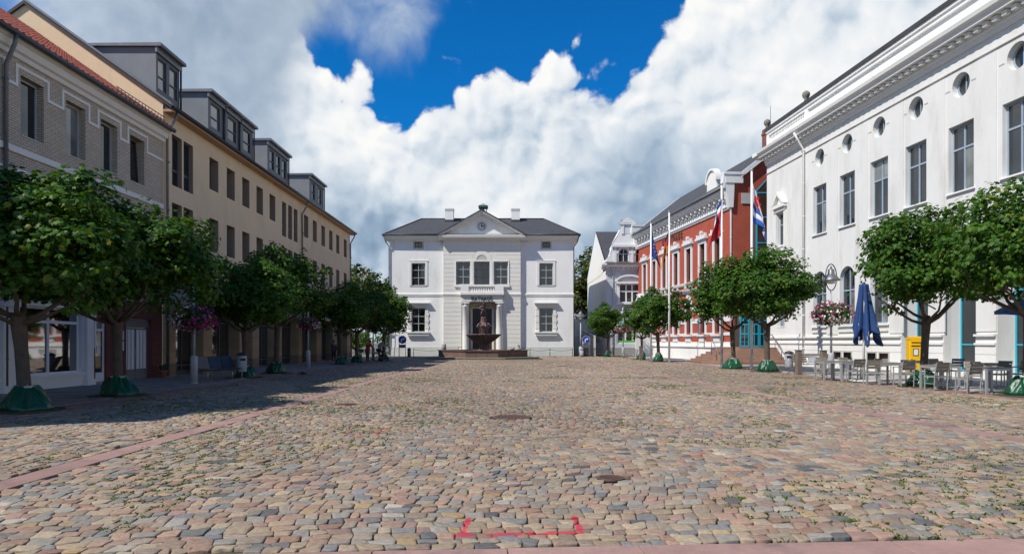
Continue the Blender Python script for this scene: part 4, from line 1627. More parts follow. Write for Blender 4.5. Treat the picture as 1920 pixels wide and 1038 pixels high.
def beige_house():
    t = thing('office_building', 'long beige plaster building with grey roof dormers above ground floor shops', 'building', (-16, 0, 0), PI / 2)
    U0, U1 = 31.3, 67.4
    ZE = 12.2
    D = 12.6
    SLP = .714
    single = [36.65, 38.85, 41.05, 43.3, 45.6, 53.05, 55.4, 57.85, 60.3, 62.7, 65.5]
    narrow = [(32.6, .98), (33.75, .98), (47.95, .85), (49.25, .85), (50.5, .85)]
    holes, wins = [], []
    for c in single:
        for z0, z1 in ((9.73, 11.42), (6.43, 8.2)):
            holes.append((c - .55, c + .55, z0, z1)); wins.append((c, 1.1, z0, z1, 0))
    for c, w in narrow:
        for z0, z1 in ((9.02, 11.42), (5.85, 8.2)):
            holes.append((c - w / 2, c + w / 2, z0, z1)); wins.append((c, w, z0, z1, 1))
    b = MB()
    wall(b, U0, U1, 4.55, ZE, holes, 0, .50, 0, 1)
    b.quad((U0, 0, 0), (U0, D, 0), (U0, D, ZE), (U0, 0, ZE))
    b.quad((U1, 0, 0), (U1, D, 0), (U1, D, ZE), (U1, 0, ZE))
    top = ZE + .5
    for u in (U0, U1):
        b.add([(u, .0, ZE), (u, D, ZE), (u, D, top), (u, D / 2, top + SLP * D / 2), (u, 0, top)], [(0, 1, 2, 3, 4)])
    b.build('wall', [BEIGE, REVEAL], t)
    for c, w, z0, z1, kind in wins:
        if kind:
            window(t, c, z0 + .02, w, z1 - z0 - .02, .20, (), (.30, .33), .06, .05, ANTH, GLASS)
        else:
            window(t, c, z0 + .02, w, z1 - z0 - .02, .42, (), (), .07, .05, ANTH, GLASSD)
    # eave: soffit, gutter, roof
    b = MB()
    b.box(U0 - .02, U1 + .5, -.46, .0, ZE - .02, ZE + .10)
    b.build('soffit', mat('warm_soffit', (.42, .26, .15), .8, .1, 1.0), t)
    b = MB()
    b.tube([(U0 - .02, -.52, ZE + .16), (U1 + .5, -.52, ZE + .16)], .10, 10)
    b.box(U0 - .02, U1 + .5, -.45, -.1, ZE + .101, ZE + .24)
    b.build('gutter', DARK, t)
    r = MB()
    rz = ZE + .26
    apex = rz + SLP * (D / 2 + .4)
    for dz in (0, -.16):
        r.quad((U0 - .12, -.45, rz + dz), (U1 + .5, -.45, rz + dz), (U1 + .5, D / 2, apex + dz), (U0 - .12, D / 2, apex + dz))
        r.quad((U0 - .12, D / 2, apex + dz), (U1 + .5, D / 2, apex + dz), (U1 + .5, D + .45, rz + dz), (U0 - .12, D + .45, rz + dz))
    for u in (U0 - .12, U1 + .5):
        r.quad((u, -.45, rz - .16), (u, D / 2, apex - .16), (u, D / 2, apex), (u, -.45, rz))
        r.quad((u, D + .45, rz - .16), (u, D / 2, apex - .16), (u, D / 2, apex), (u, D + .45, rz))
    roof = r.build('roof', ROOFDK, t)
    v = MB()
    v.prism([(-.45, rz - .02), (D / 2, apex - .02), (D / 2, apex + .10), (-.45, rz + .10)], U0 - .16, U0 + .02, 0, 'yz')
    v.build('verge', ZINC, roof)
    # dormers
    def dormer(a, c, wins_, zt=15.12):
        yf = .45
        z0 = rz + SLP * (yf + .45) - .12
        yb = (zt - rz) / SLP
        d = MB()
        ws = [(u - w / 2, u + w / 2, z0 + .42, zt - .42) for u, w in wins_]
        wall(d, a, c, z0, zt, ws, yf, .12, 1, 1)
        for u in (a, c):
            d.add([(u, yf, z0), (u, yf, zt), (u, yb, zt)], [(0, 1, 2)], 0)
        dm = d.build('dormer', [DORMER, ANTH], t)
        for u, w in wins_:
            window(dm, u, z0 + .42, w, zt - .42 - z0 - .42, yf + .05, (), (.42,), .06, .05, ANTH, GLASSC if random.random() < .5 else GLASS)
        f = MB()
        f.prism([(yf - .28, zt + .001), (yb + .2, zt + .001), (yb + .2, zt + .12), (yf - .28, zt + .16), (yf - .30, zt + .03)], a - .14, c + .14, 0, 'yz')
        f.box(a - .10, c + .10, yf - .10, yf - .001, zt - .26, zt - .002)
        f.build('dormer_roof', ZINC, dm)
        k = MB(); k.tube([(c + .06, yf - .05, zt - .1), (c + .06, yf - .05, z0 + .05)], .05, 8); k.build('downpipe', DARK, dm)
    dormer(31.55, 33.75, [(32.1, .75), (33.15, .75)], 15.25)
    dormer(36.95, 38.85, [(37.85, 1.15)])
    dormer(39.2, 41.05, [(40.1, 1.15)])
    dormer(41.4, 43.35, [(42.35, 1.15)])
    dormer(45.9, 50.1, [(46.75, .85), (48.0, .85), (49.25, .85)])
    dormer(55.4, 59.6, [(56.5, .9), (58.4, .9)])
    # ground floor: rusticated ochre piers, recessed shops
    b = MB()
    b.box(U0, U1, -.02, .5, 3.45, 4.54)
    b.box(U0, U1, -.12, -.021, 4.30, 4.52)
    b.build('lintel_band', BEIGE, t)
    piers = [(31.32, 32.3), (35.2, 36.25), (39.85, 40.7), (41.85, 42.95), (46.2, 47.2), (50.95, 52.2), (55.6, 57.0), (60.6, 62.0), (65.9, 67.38)]
    for a, c in piers:
        z = 0
        k = 0
        while z < 3.44:
            h = min(.62, 3.44 - z)
            p = MB(); p.bbox(a, c, -.10, .7, z + .012, z + h - .012, .015, 0)
            p.build('pier_block', OCHRE if z > .5 else mat('dark_ochre_stone', (.22, .15, .10), .9, .1, .9), t)
            z += h
            k += 1
        p = MB(); p.box(a + .03, c - .03, -.07, .68, 0, 3.44); p.build('pier_core', REVEAL, t)
    for (a0, a), (c, c1) in zip(piers, piers[1:]):
        w = c - a
        if w < 1.6:
            ex = (.5,)
        else:
            ex = (.33, .66)
        window(t, (a + c) / 2, .02, w, 3.4, .55, ex, (.12, .80), .07, .06, ANTH, GLASSS, name='shop_window')
    b = MB(); b.box(32.3, 35.2, .45, .54, 0, .22); b.build('doorstep', DARK, t)
    # banner in one of the shop fronts
    b = MB(); b.box(47.25, 48.5, .40, .43, 1.05, 1.75); b.build('red_banner', mat('red_banner', (.50, .05, .04), .6, .05), t)
    b = MB(); b.box(47.25, 48.5, .40, .43, 1.76, 2.9); b.build('poster', mat('poster_grey', (.30, .28, .30), .6, .5, 3.0), t)
    drainpipe(t, [(31.6, -.50, ZE + .05), (31.6, -.45, ZE - .25), (31.45, -.12, ZE - .9), (31.45, -.16, .1)], .06)
    drainpipe(t, [(51.8, -.50, ZE + .05), (51.8, -.45, ZE - .25), (51.8, -.08, ZE - .9), (51.8, -.16, .1)], .06)
    drainpipe(t, [(67.3, -.50, ZE + .05), (67.3, -.45, ZE - .25), (67.3, -.08, ZE - .9), (67.3, -.16, .1)], .06)
    return t


beige_house()
# ================================================================ right side
def frame_of(p_far, k):
    """origin and turn of a front whose line runs towards the camera with slope k"""
    return (p_far[0], p_far[1], 0), math.atan2(-1, k)


def white_house():
    K = .072
    NRM = math.hypot(1, K)
    YF = 51.46
    org, rz = frame_of((22.92 - K * YF, YF), K)
    t = thing('white_house', 'tall white house with round attic windows, blue grey frames and toothed cornice', 'house', org, rz)
    U = lambda y: (YF - y) * NRM
    LEN = U(12.0)
    D = 12
    bays = [43.85, 40.72, 37.6, 34.55, 31.42, 28.2, 25.05, 21.95, 18.8, 15.7]
    bu = [U(y) for y in bays]
    ZT = 15.0
    holes = []
    for i, u in enumerate(bu):
        holes.append((u - .80, u + .80, 8.55, 11.68))
        holes.append((u - .56, u + .56, 12.89, 14.01, 'round'))
    for i in (0, 1, 2):
        holes.append((bu[i] - .80, bu[i] + .80, 2.62, 6.15, 'arch'))
    shop = []
    for i in range(3, 10):
        h = (bu[i] - .05 - 1.02, bu[i] - .05 + 1.02, 0.25, 5.6, 'arch')
        shop.append(h)
    u_l = U(49.2)
    holes.append((u_l - .55, u_l + .55, 8.55, 10.9))
    holes.append((u_l - .55, u_l + .55, 2.7, 5.2))
    holes += shop
    b = MB()
    wall(b, 0, LEN, 0, ZT, holes, 0, .34)
    b.quad((0, 0, 0), (0, D, 0), (0, D, ZT), (0, 0, ZT))
    b.quad((LEN, 0, 0), (LEN, D, 0), (LEN, D, ZT), (LEN, 0, ZT))
    b.build('wall', WHITE, t)
    # deep shop reveals
    b = MB()
    for h in shop:
        for u in (h[0], h[1]):
            b.quad((u, .34, h[2]), (u, .85, h[2]), (u, .85, h[3] - 1.02), (u, .34, h[3] - 1.02))
        b.quad((h[0], .34, h[3] - .6), (h[1], .34, h[3] - .6), (h[1], .85, h[3] - .6), (h[0], .85, h[3] - .6))
        b.quad((h[0], .34, h[2]), (h[1], .34, h[2]), (h[1], .85, h[2]), (h[0], .85, h[2]))
    b.build('shop_reveal', WHITE2, t)
    for h in shop:
        u = (h[0] + h[1]) / 2
        window(t, u, h[2], 2.04, h[3] - .65 - h[2], .80, (.5,), (.26, .78), .09, .07, TEAL, GLASS, name='shop_window')
    for i, u in enumerate(bu):
        gl = [GLASS, GLASS, GLASSC, GLASS] if i in (0, 4) else ([GLASS, GLASSC] if i in (2,) else None)
        window(t, u, 8.57, 1.6, 3.1, .20, (.5,), (.66,), .09, .09, FRAMEB, GLASS, glasses=gl, sill=(.10, .30, .07, WHITE2))
        # round window
        r = MB()
        n = 20
        for k in range(n):
            a0, a1 = 2 * PI * k / n, 2 * PI * (k + 1) / n
            r.prism([(u + .56 * math.cos(a0), 13.45 + .56 * math.sin(a0)), (u + .56 * math.cos(a1), 13.45 + .56 * math.sin(a1)), (u + .47 * math.cos(a1), 13.45 + .47 * math.sin(a1)), (u + .47 * math.cos(a0), 13.45 + .47 * math.sin(a0))], .27, .33)
        r.box(u - .03, u + .03, .265, .325, 12.98, 13.92)
        ro = r.build('round_window', FRAMEB, t)
        for sx in (-1, 1):
            p = MB()
            p.prism([(u + sx * .02, 12.98)] + [(u + sx * (.02 + .46 * math.sin(PI * k / 10)), 13.45 - .47 * math.cos(PI * k / 10)) for k in range(1, 10)] + [(u + sx * .02, 13.92)], .295, .305)
            p.build('pane', GLASS, ro)
        # shallow lesenes between the bays, with a sunk line at the round windows' height
        p = MB()
        p.box(u + .98, u + 2.14, -.045, .005, 2.1, 14.1)
        p.build('lesene', WHITE, t)
        for a in (u + .66, u - .98):
            p = MB(); p.box(a, a + .30, -.015, .005, 13.38, 13.43); p.build('impost_line', SILL, t)
    for i in (0, 1, 2):
        window(t, bu[i], 2.64, 1.6, 3.5, .20, (.5,), (.60,), .09, .09, FRAMEB, GLASS, arch=.79, glasses=[GLASS, GLASS, GLASSC, GLASS], sill=(.12, .32, .10, WHITE2))
        s = MB(); s.box(bu[i] - .86, bu[i] + .86, -.08, 0, 2.22, 2.36); s.build('sill_moulding', TRIM, t)
    # left pavilion window with small pediment
    window(t, u_l, 8.57, 1.1, 2.32, .20, (.5,), (.66,), .08, .08, FRAMEB, GLASS, sill=(.25, .28, .10, WHITE2))
    s = MB(); s.box(u_l - .75, u_l + .75, -.12, 0, 8.15, 8.3); s.build('sill_moulding', TRIM, t)
    window(t, u_l, 2.72, 1.1, 2.46, .20, (.5,), (.66,), .08, .08, FRAMEB, GLASSC, sill=(.2, .2, .10, WHITE2))
    s = MB()
    s.box(u_l - .95, u_l + .95, -.30, 0, 11.25, 11.48)
    s.box(u_l - .8, u_l + .8, -.16, 0, 11.0, 11.249)
    for sx in (-1, 1):
        s.prism([(u_l + sx * 1.0, 11.482), (u_l, 12.4), (u_l, 12.16), (u_l + sx * .7, 11.482)], -.32, 0)
    s.prism([(u_l - .68, 11.483), (u_l + .68, 11.483), (u_l, 12.15)], -.10, 0)
    for sx in (-.72, .72):
        s.box(u_l + sx - .14, u_l + sx + .14, -.10, 0, 8.32, 11.0)
    s.build('window_pediment', TRIM, t)
    # plinth with ledges and grooves, cut by the shop openings
    cuts = [(h[0] - .0, h[1] + .0) for h in shop]
    def runs():
        x = 0
        for a, c in cuts:
            yield x, a
            x = c
        yield x, LEN
    bw = [U(41.9), U(40.4), U(37.3), U(39.1)]
    for a, c in runs():
        p = MB(); q = MB()
        p.box(a - .03 if a == 0 else a, c, -.10, 0, 0.001, .55)
        p.box(a, c, -.075, 0, .565, 1.08)
        p.box(a, c, -.075, 0, 1.095, 1.50)
        q.box(a, c, -.14, 0, 1.50, 1.60)
        p.box(a, c, -.05, 0, 1.60, 1.88)
        p.build('plinth', WHITE2, t)
        q.build('plinth_ledge', TRIM, t)
        q = MB(); q.box(a, c, -.17, 0, 1.88, 1.98); q.build('plinth_ledge', TRIM, t)
    for a in (U(41.6), U(40.5), U(38.1), U(37.0)):
        w = MB(); w.box(a - .40, a + .40, -.112, -.076, .62, 1.02); w.build('cellar_window', GLASSD, t)
        w = MB(); w.box(a - .46, a - .40, -.13, -.07, .56, 1.08); w.box(a + .40, a + .46, -.13, -.07, .56, 1.08); w.box(a - .4, a + .4, -.13, -.07, 1.02, 1.08)
        w.build('cellar_frame', SILL, t)
    # thin line, toothed cornice, parapet and roof edge
    uj = U(45.7)
    b = MB()
    b.box(-.03, LEN, -.06, 0, 14.22, 14.26)
    b.build('string_course', SILL, t)
    b = MB()
    prof = [(0, 14.85), (.10, 14.85), (.14, 14.98), (.14, 15.06), (.22, 15.10), (.22, 15.42), (.62, 15.44), (.66, 15.62), (.80, 15.72), (.84, 15.90), (0, 16.02)]
    moulding(b, .0, LEN, prof)
    b.box(-.62, .0, -.62, 2, 15.44, 15.62); b.box(-.80, .0, -.80, 2, 15.63, 15.9)
    cor = b.build('cornice', TRIM, t)
    cor.modifiers.clear()
    dn = MB(); dn.box(-.135, .135, -.46, -.221, 15.20, 15.39)
    dme = dn.mesh('dentil', TRIM)
    k = 0
    u = .25
    while u < LEN and k < 300:
        link('dentil', dme, cor, (u, 0, 0))
        u += .52
        k += 1
    b = MB()
    b.quad((0, .12, 16.0), (LEN, .12, 16.0), (LEN, .12, 17.25), (0, .12, 17.25))
    b.box(0.0, LEN, .0, .12, 16.0, 16.25)
    b.box(0.0, LEN, -.10, .4, 17.27, 17.42)
    b.box(0.0, LEN, -.02, .119, 17.06, 17.269)
    b.box(uj - .05, uj + .35, -.03, .119, 16.25, 17.05)
    b.box(-.02, .35, -.03, .119, 16.25, 17.05)
    for y in (29.0, 22, 15):
        b.box(U(y), U(y) + 1.2, -.14, .119, 16.25, 17.6)
    b.quad((0, .12, 16.0), (0, 5, 16.0), (0, 5, 17.25), (0, .12, 17.25))
    for k in range(22):
        b.box(.55 + k * .235, .66 + k * .235, .05, .118, 16.86, 17.05)
    b.build('parapet', WHITE2, t)
    b = MB()
    b.box(-.10, LEN, -.16, 1.2, 17.421, 17.66)
    b.quad((-.1, 1.2, 17.66), (LEN, 1.2, 17.66), (LEN, 7, 19.6), (-.1, 7, 19.6))
    b.quad((-.1, 7, 19.6), (LEN, 7, 19.6), (LEN, D, 17.0), (-.1, D, 17.0))
    b.build('roof', ROOFDK, t)
    for u in (.1, uj + .15):
        b = MB(); b.lathe([(.12, 0), (.14, .06), (.10, .14), (.2, .26), (.26, .42), (.22, .58), (.1, .68)], 14, (u, -.02, 17.66)); b.build('stone_ball', mat('weathered_stone', (.20, .18, .15), .9, .3, 5), t)
    drainpipe(t, [(uj, -.80, 15.6), (uj, -.5, 15.1), (uj, -.13, 14.5), (uj, -.13, .2)], .07, TRIM)
    b = MB(); b.box(U(36.35), U(35.95), -.03, .0, 2.45, 3.05); b.build('plaque', ZINC, t)
    return t


white_house()


def glass_stair():
    """the glazed stair tower squeezed between the two houses, with the teal entrance doors"""
    t = thing('glass_stairwell', 'narrow teal framed glass stairwell between red and white house, doors above steps', 'stairwell', (17.9, 53.3, 0))
    b = MB()
    def fr(x0, x1, z0, z1):
        b.box(x0, x1, -.05, .05, z0, z1)
    xs = [1.25, 2.9]
    zt0, zt1 = 13.3, 15.2
    fr(1.15, 1.25, 3.6, zt0)
    fr(2.8, 2.9, 3.6, zt1)
    zz = [3.6, 5.5, 7.4, 9.3, 11.3, 13.2]
    for z in zz:
        fr(1.25, 2.8, z, z + .09)
    b.prism([(1.15, zt0), (2.9, zt1), (2.9, zt1 + .12), (1.15, zt0 + .12)], -.05, .05)
    b.build('frame', TEAL, t)
    for z0, z1 in zip(zz, zz[1:]):
        p = MB(); p.box(1.25, 2.8, -.01, .01, z0 + .09, z1); p.build('pane', GLASSB, t)
    p = MB(); p.prism([(1.25, 13.29), (2.8, 13.29), (2.8, 15.06), (1.25, 13.42)], -.01, .01); p.build('pane', GLASSB, t)
    d = MB()
    d.box(-.15, 2.2, .0, .08, 3.25, 3.6)
    d.build('door_head', TEAL, t)
    for a in (-.1, .66, 1.42):
        f = MB()
        f.box(a, a + .09, 0, .07, 1.25, 3.24); f.box(a + .64, a + .73, 0, .07, 1.25, 3.24)
        for z in (1.25, 2.2, 2.95):
            f.box(a + .09, a + .64, 0, .07, z, z + .10)
        f.box(a + .34, a + .40, .005, .065, 1.35, 2.95)
        df = f.build('door', TEAL, t)
        for x0, x1 in ((a + .09, a + .34), (a + .40, a + .64)):
            for z0, z1 in ((1.35, 2.2), (2.3, 2.95)):
                p = MB(); p.box(x0, x1, .03, .042, z0, z1); p.build('pane', GLASS, df)
    w = MB(); w.box(1.3, 3.2, .10, 5.0, 0, 12.5); w.box(-.1, 1.29, .12, 1.2, 0, 3.6); w.build('stair_core', mat('dark_interior', (.06, .035, .03), .9, .2), t)
    return t


GLASSB = glass_mat('brown_glass', (0.05, 0.024, 0.018), ior=1.7)
glass_stair()


def red_house():
    K = .12
    NRM = math.hypot(1, K)
    YF = 79.8
    org, rz = frame_of((24.35 - K * YF, YF), K)
    t = thing('red_brick_house', 'red brick house with white window surrounds and STADTHAUS lettering', 'house', org, rz)
    U = lambda y: (YF - y) * NRM
    LEN = U(54.9)
    D = 10.0
    wy = [77.3, 74.06, 70.9, 67.5, 64.2, 60.95, 57.8]
    wu = [U(y) for y in wy]
    ZC = 12.5
    holes = [(u - .58, u + .58, 7.28, 10.35) for u in wu] + [(u - .58, u + .58, 2.45, 5.45, 'arch', .35) for u in wu]
    b = MB()
    wall(b, 0, LEN, 1.62, ZC, holes, 0, .34)
    b.quad((0, 0, 0), (0, D, 0), (0, D, ZC), (0, 0, ZC))
    SL = .78
    ZE = 14.25
    b.add([(LEN, 0, 0), (LEN, D, 0), (LEN, D, ZE), (LEN, D / 2, ZE + SL * D / 2), (LEN, 0, ZE)], [(0, 1, 2, 3, 4)])
    b.add([(0, 0, ZC), (0, D, ZC), (0, D, ZE), (0, D / 2, ZE + SL * D / 2), (0, 0, ZE)], [(0, 1, 2, 3, 4)])
    b.build('wall', BRICK_RED, t)
    for k, u in enumerate(wu):
        window(t, u, 7.30, 1.16, 3.04, .20, (.5,), (.62,), .07, .06, GREENDK, GLASS)
        window(t, u, 2.47, 1.16, 2.96, .20, (.5,), (.62,), .07, .06, GREENDK, GLASS, arch=.34)
        s = MB()
        s.box(u - .92, u - .58, -.10, .01, 7.2, 10.36); s.box(u + .58, u + .92, -.10, .01, 7.2, 10.36)
        s.box(u - .92, u + .92, -.12, .01, 10.362, 10.72)
        s.box(u - 1.10, u + 1.10, -.32, .01, 10.722, 10.92)
        s.build('window_surround', FRAMEW, t)
        for dx, w, h in ((-.88, .16, .30), (-.40, .13, .22), (0, .26, .58), (.40, .13, .22), (.88, .16, .30)):
            c = MB(); c.bbox(u + dx - w / 2, u + dx + w / 2, -.26, -.02, 10.922, 10.92 + h, .02)
            if h > .5:
                c.box(u + dx - .2, u + dx + .2, -.28, .0, 10.92 + h * .55, 10.92 + h * .70)
            c.build('finial', FRAMEW, t)
        for a in (u - .90, u + .58):
            s = MB(); s.box(a, a + .32, -.09, .01, 2.3, 5.1); s.build('window_jamb', FRAMEW, t)
        s = MB()
        n = 8
        for q in range(n):
            a0, a1 = PI * q / n, PI * (q + 1) / n
            s.prism([(u - .58 * math.cos(a0), 5.1 + .35 * math.sin(a0)), (u - .58 * math.cos(a1), 5.1 + .35 * math.sin(a1)), (u - .95 * math.cos(a1), 5.1 + .80 * math.sin(a1)), (u - .95 * math.cos(a0), 5.1 + .80 * math.sin(a0))], -.10, .01)
        s.box(u - .16, u + .16, -.20, .0, 5.5, 6.02)
        s.build('window_arch', FRAMEW, t)
        s = MB(); s.box(u - .80, u + .80, -.30, 0, 2.12, 2.29); s.box(u - .62, u + .62, -.14, 0, 1.62, 2.12); s.build('sill', FRAMEW, t)
    # white bands of the ground floor stop at the windows
    b = MB()
    for z0, z1 in ((3.30, 3.72), (2.16, 2.42), (4.45, 4.85)):
        for (a, c, p, q) in rects_minus(0, LEN, z0, z1, [(u - .905, u + .905, 0, 9) for u in wu]):
            b = MB(); b.box(a, c, -.05, .01, p, q); b.build('white_band', FRAMEW, t)
    b = MB()
    b.box(-.05, LEN + .05, -.10, 0, 0.0, 1.15); b.box(-.03, LEN + .02, -.22, 0, 1.151, 1.30); b.box(0, LEN, -.08, 0, 1.301, 1.62)
    b.build('plinth', WHITE2, t)
    b = MB()
    moulding(b, -.05, LEN + .05, [(0, 6.15), (.08, 6.15), (.10, 6.3), (.30, 6.38), (.34, 6.52), (0, 6.6)])
    moulding(b, -.02, LEN + .02, [(0, 6.92), (.10, 6.92), (.24, 7.02), (.26, 7.16), (0, 7.19)])
    b.build('string_course', FRAMEW, t)
    b_me = MB(); b_me.bbox(-.10, .10, -.22, 0, 6.66, 6.92, .02)
    bk = b_me.mesh('bracket', FRAMEW)
    for u in wu:
        for dx in (-.6, .6):
            link('bracket', bk, t, (u + dx, 0, 0))
    # main cornice with round brackets
    b = MB()
    moulding(b, -.12, LEN + .10, [(0, 12.40), (.10, 12.40), (.16, 12.55), (.22, 12.59), (.22, 12.65), (.06, 12.67), (.06, 13.50), (.50, 13.55), (.55, 13.71), (.66, 13.77), (.70, 13.97), (0, 14.05)])
    cor = b.build('cornice', FRAMEW, t)
    md = MB(); md.lathe([(.05, 0), (.13, .05), (.15, .14), (.11, .24), (.04, .28)], 10, (0, 0, 0))
    ms = MB(); ms.box(-.09, .09, -.42, -.061, 13.25, 13.54); ms.box(-.07, .07, -.20, -.061, 13.02, 13.249)
    mme = ms.mesh('modillion', FRAMEW)
    u = .5
    while u < LEN:
        link('modillion', mme, cor, (u, 0, 0))
        u += 1.04
    dm = MB(); dm.lathe([(.02, -.02), (.13, .0), (.15, .08), (.1, .17), (.03, .2)], 10)
    dme = dm.mesh('boss', SILL)
    u = 1.02
    while u < LEN:
        link('boss', dme, cor, (u, -.16, 13.06))
        u += 1.04
    g = MB(); g.tube([(-.2, -.80, 14.07), (LEN + .1, -.80, 14.07)], .10, 8); g.build('gutter', ZINC, t)
    r = MB()
    ex, ez = -.72, 14.09
    ap = ez + SL * (D / 2 - ex)
    for dz in (0, -.12):
        r.quad((-.2, ex, ez + dz), (LEN + .15, ex, ez + dz), (LEN + .15, D / 2, ap + dz), (-.2, D / 2, ap + dz))
        r.quad((-.2, D / 2, ap + dz), (LEN + .15, D / 2, ap + dz), (LEN + .15, D + .5, ez + dz), (-.2, D + .5, ez + dz))
    roof = r.build('roof', SLATE, t)
    for u in (-.3, LEN + .05):
        v = MB()
        v.prism([(.6, ez + SL * 1.32 - .32), (D / 2, ap - .32), (D / 2, ap + .1), (.6, ez + SL * 1.32 + .1)], u, u + .25, 0, 'yz')
        v.build('verge', FRAMEW, roof)
    # kneelers at both ends of the eave
    for u in (-.25, LEN - .35):
        k = MB()
        k.box(u, u + .62, -.72, .75, 14.35, 15.02)
        k.box(u - .06, u + .68, -.86, .85, 15.021, 15.22)
        k.prism([(-.72, 14.35), (-.66, 13.75), (-.35, 12.4), (-.05, 12.4), (.0, 13.2), (.05, 14.35)], u + .04, u + .56, 0, 'yz')
        k.prism([(-.86, 15.0), (-.92, 14.4), (-.86, 13.95), (-.72, 13.9), (-.72, 15.0)], u + .02, u + .58, 0, 'yz')
        k.build('kneeler', FRAMEW, t)
    bb = MB(); bb.box(LEN + .001, LEN + .07, .72, 3.6, 12.75, 13.6); bb.build('gable_band', mat('light_flashing', (.42, .43, .43), .6, .1), t)
    # round topped ornamental dormer on the eave
    uc = U(60.3)
    c = MB()
    n = 18
    zc = 15.7
    pts = [(uc - 1.5, 14.6), (uc - 1.35, 15.0), (uc - 1.05, 15.15)] + [(uc - 1.05 * math.cos(PI * q / n), zc + 1.05 * math.sin(PI * q / n)) for q in range(n + 1)] + [(uc + 1.05, 15.15), (uc + 1.35, 15.0), (uc + 1.5, 14.6)]
    c.prism(pts, .55, .85)
    for q in range(n):
        a0, a1 = PI * q / n, PI * (q + 1) / n
        c.prism([(uc - 1.02 * math.cos(a0), zc + 1.02 * math.sin(a0)), (uc - 1.02 * math.cos(a1), zc + 1.02 * math.sin(a1)), (uc - 1.2 * math.cos(a1), zc + 1.2 * math.sin(a1)), (uc - 1.2 * math.cos(a0), zc + 1.2 * math.sin(a0))], .42, .95)
    for sx in (-1, 1):
        c.box(uc + sx * 1.5 - .22, uc + sx * 1.5 + .22, .45, .92, 14.3, 14.9)
    c.box(uc - 1.5, uc + 1.5, .5, .9, 14.2, 14.6)
    c.build('ornamental_gable', [TRIM], t)
    c = MB()
    c.box(LEN - 3.4, LEN - 2.2, 4.2, 5.4, ap - 1.0, ap + 1.25)
    c.box(LEN - 3.45, LEN - 2.15, 4.15, 5.45, ap + .75, ap + .95)
    ch = c.build('chimney', BRICK_CH, roof)
    c = MB(); c.tube([(LEN - 2.7, 4.6, ap + 1.2), (LEN - 2.7, 4.6, ap + 3.1)], .02, 5); c.build('aerial', DARK, ch)
    letters(t, 'STADTHAUS', U(71.5), 11.62, .55, .66, 0, mat('bronze_letter', (.05, .028, .018), .6, .2), .2, .05, .9)
    # porch with a gabled hood at the far end
    pu = U(76.4)
    p = MB()
    p.box(pu - 1.5, pu + 1.5, -1.1, -.1, 5.5, 5.75)
    for sx in (-1, 1):
        p.prism([(pu + sx * 1.6, 5.752), (pu, 6.95), (pu, 6.68), (pu + sx * 1.2, 5.752)], -1.12, -.1)
        p.box(pu + sx * 1.25 - .15, pu + sx * 1.25 + .15, -1.0, -.1, 0, 5.5)
    p.prism([(pu - 1.15, 5.753), (pu + 1.15, 5.753), (pu, 6.6)], -.9, -.1)
    p.build('porch', FRAMEW, t)
    drainpipe(t, [(LEN - .12, -.72, 13.95), (LEN - .1, -.5, 13.5), (LEN - .05, -.14, 12.5), (LEN - .05, -.14, .2)], .08, FRAMEW)
    return t


red_house()


def entrance_steps():
    t = thing('entrance_steps', 'broad brown stone steps with yellow edge leading up to the teal doors', 'steps', (16.1, 49.6, 0))
    n = 7
    M = mat('brown_step', (.26, .155, .115), .85, .2, 1.5, bump=.3)
    MY = mat('yellow_edge', (.45, .30, .05), .7, .2, 3)
    h = 1.22 / n
    for k in range(n):
        e = (n - 1 - k)
        ex, ey = e * .40, e * .34
        x1, y1 = 3.12, 4.35
        r = .5 + e * .2
        pts = [(x1, y1), (-ex, y1)]
        for q in range(7):
            a = PI + (PI / 2) * q / 6
            pts.append((-ex + r + r * math.cos(a), -ey + r + r * math.sin(a)))
        pts.append((x1, -ey))
        b = MB()
        b.prism(pts, h * k + .002, h * (k + 1), 0, 'xy')
        st = b.build('step', M, t)
        if k in (0, n - 1):
            b = MB()
            q = [(p[0] + (.02 if p[0] > x1 - .1 else 0), p[1]) for p in pts[1:]]
            for (xa, ya), (xb, yb) in zip(q, q[1:]):
                dx, dy = xb - xa, yb - ya
                L = math.hypot(dx, dy)
                if L < 1e-6:
                    continue
                nx, ny = -dy / L * .06, dx / L * .06
                b.prism([(xa, ya), (xb, yb), (xb + nx, yb + ny), (xa + nx, ya + ny)], h * (k + 1) - .03, h * (k + 1) + .004, 0, 'xy')
            b.build('edge_strip', MY, st)
    for x, yy in ((-1.6, -.3), (2.9, -.6)):
        r = MB()
        r.tube([(x, yy - .9, .3), (x, yy - .9, 1.15), (x, yy + .9, 2.15), (x, yy + 2.2, 2.15), (x, yy + 2.2, 1.2)], .03, 8)
        r.tube([(x, yy + .3, .7), (x, yy + .3, 1.85)], .025, 6)
        r.build('handrail', ZINC, t)
    return t


entrance_steps()


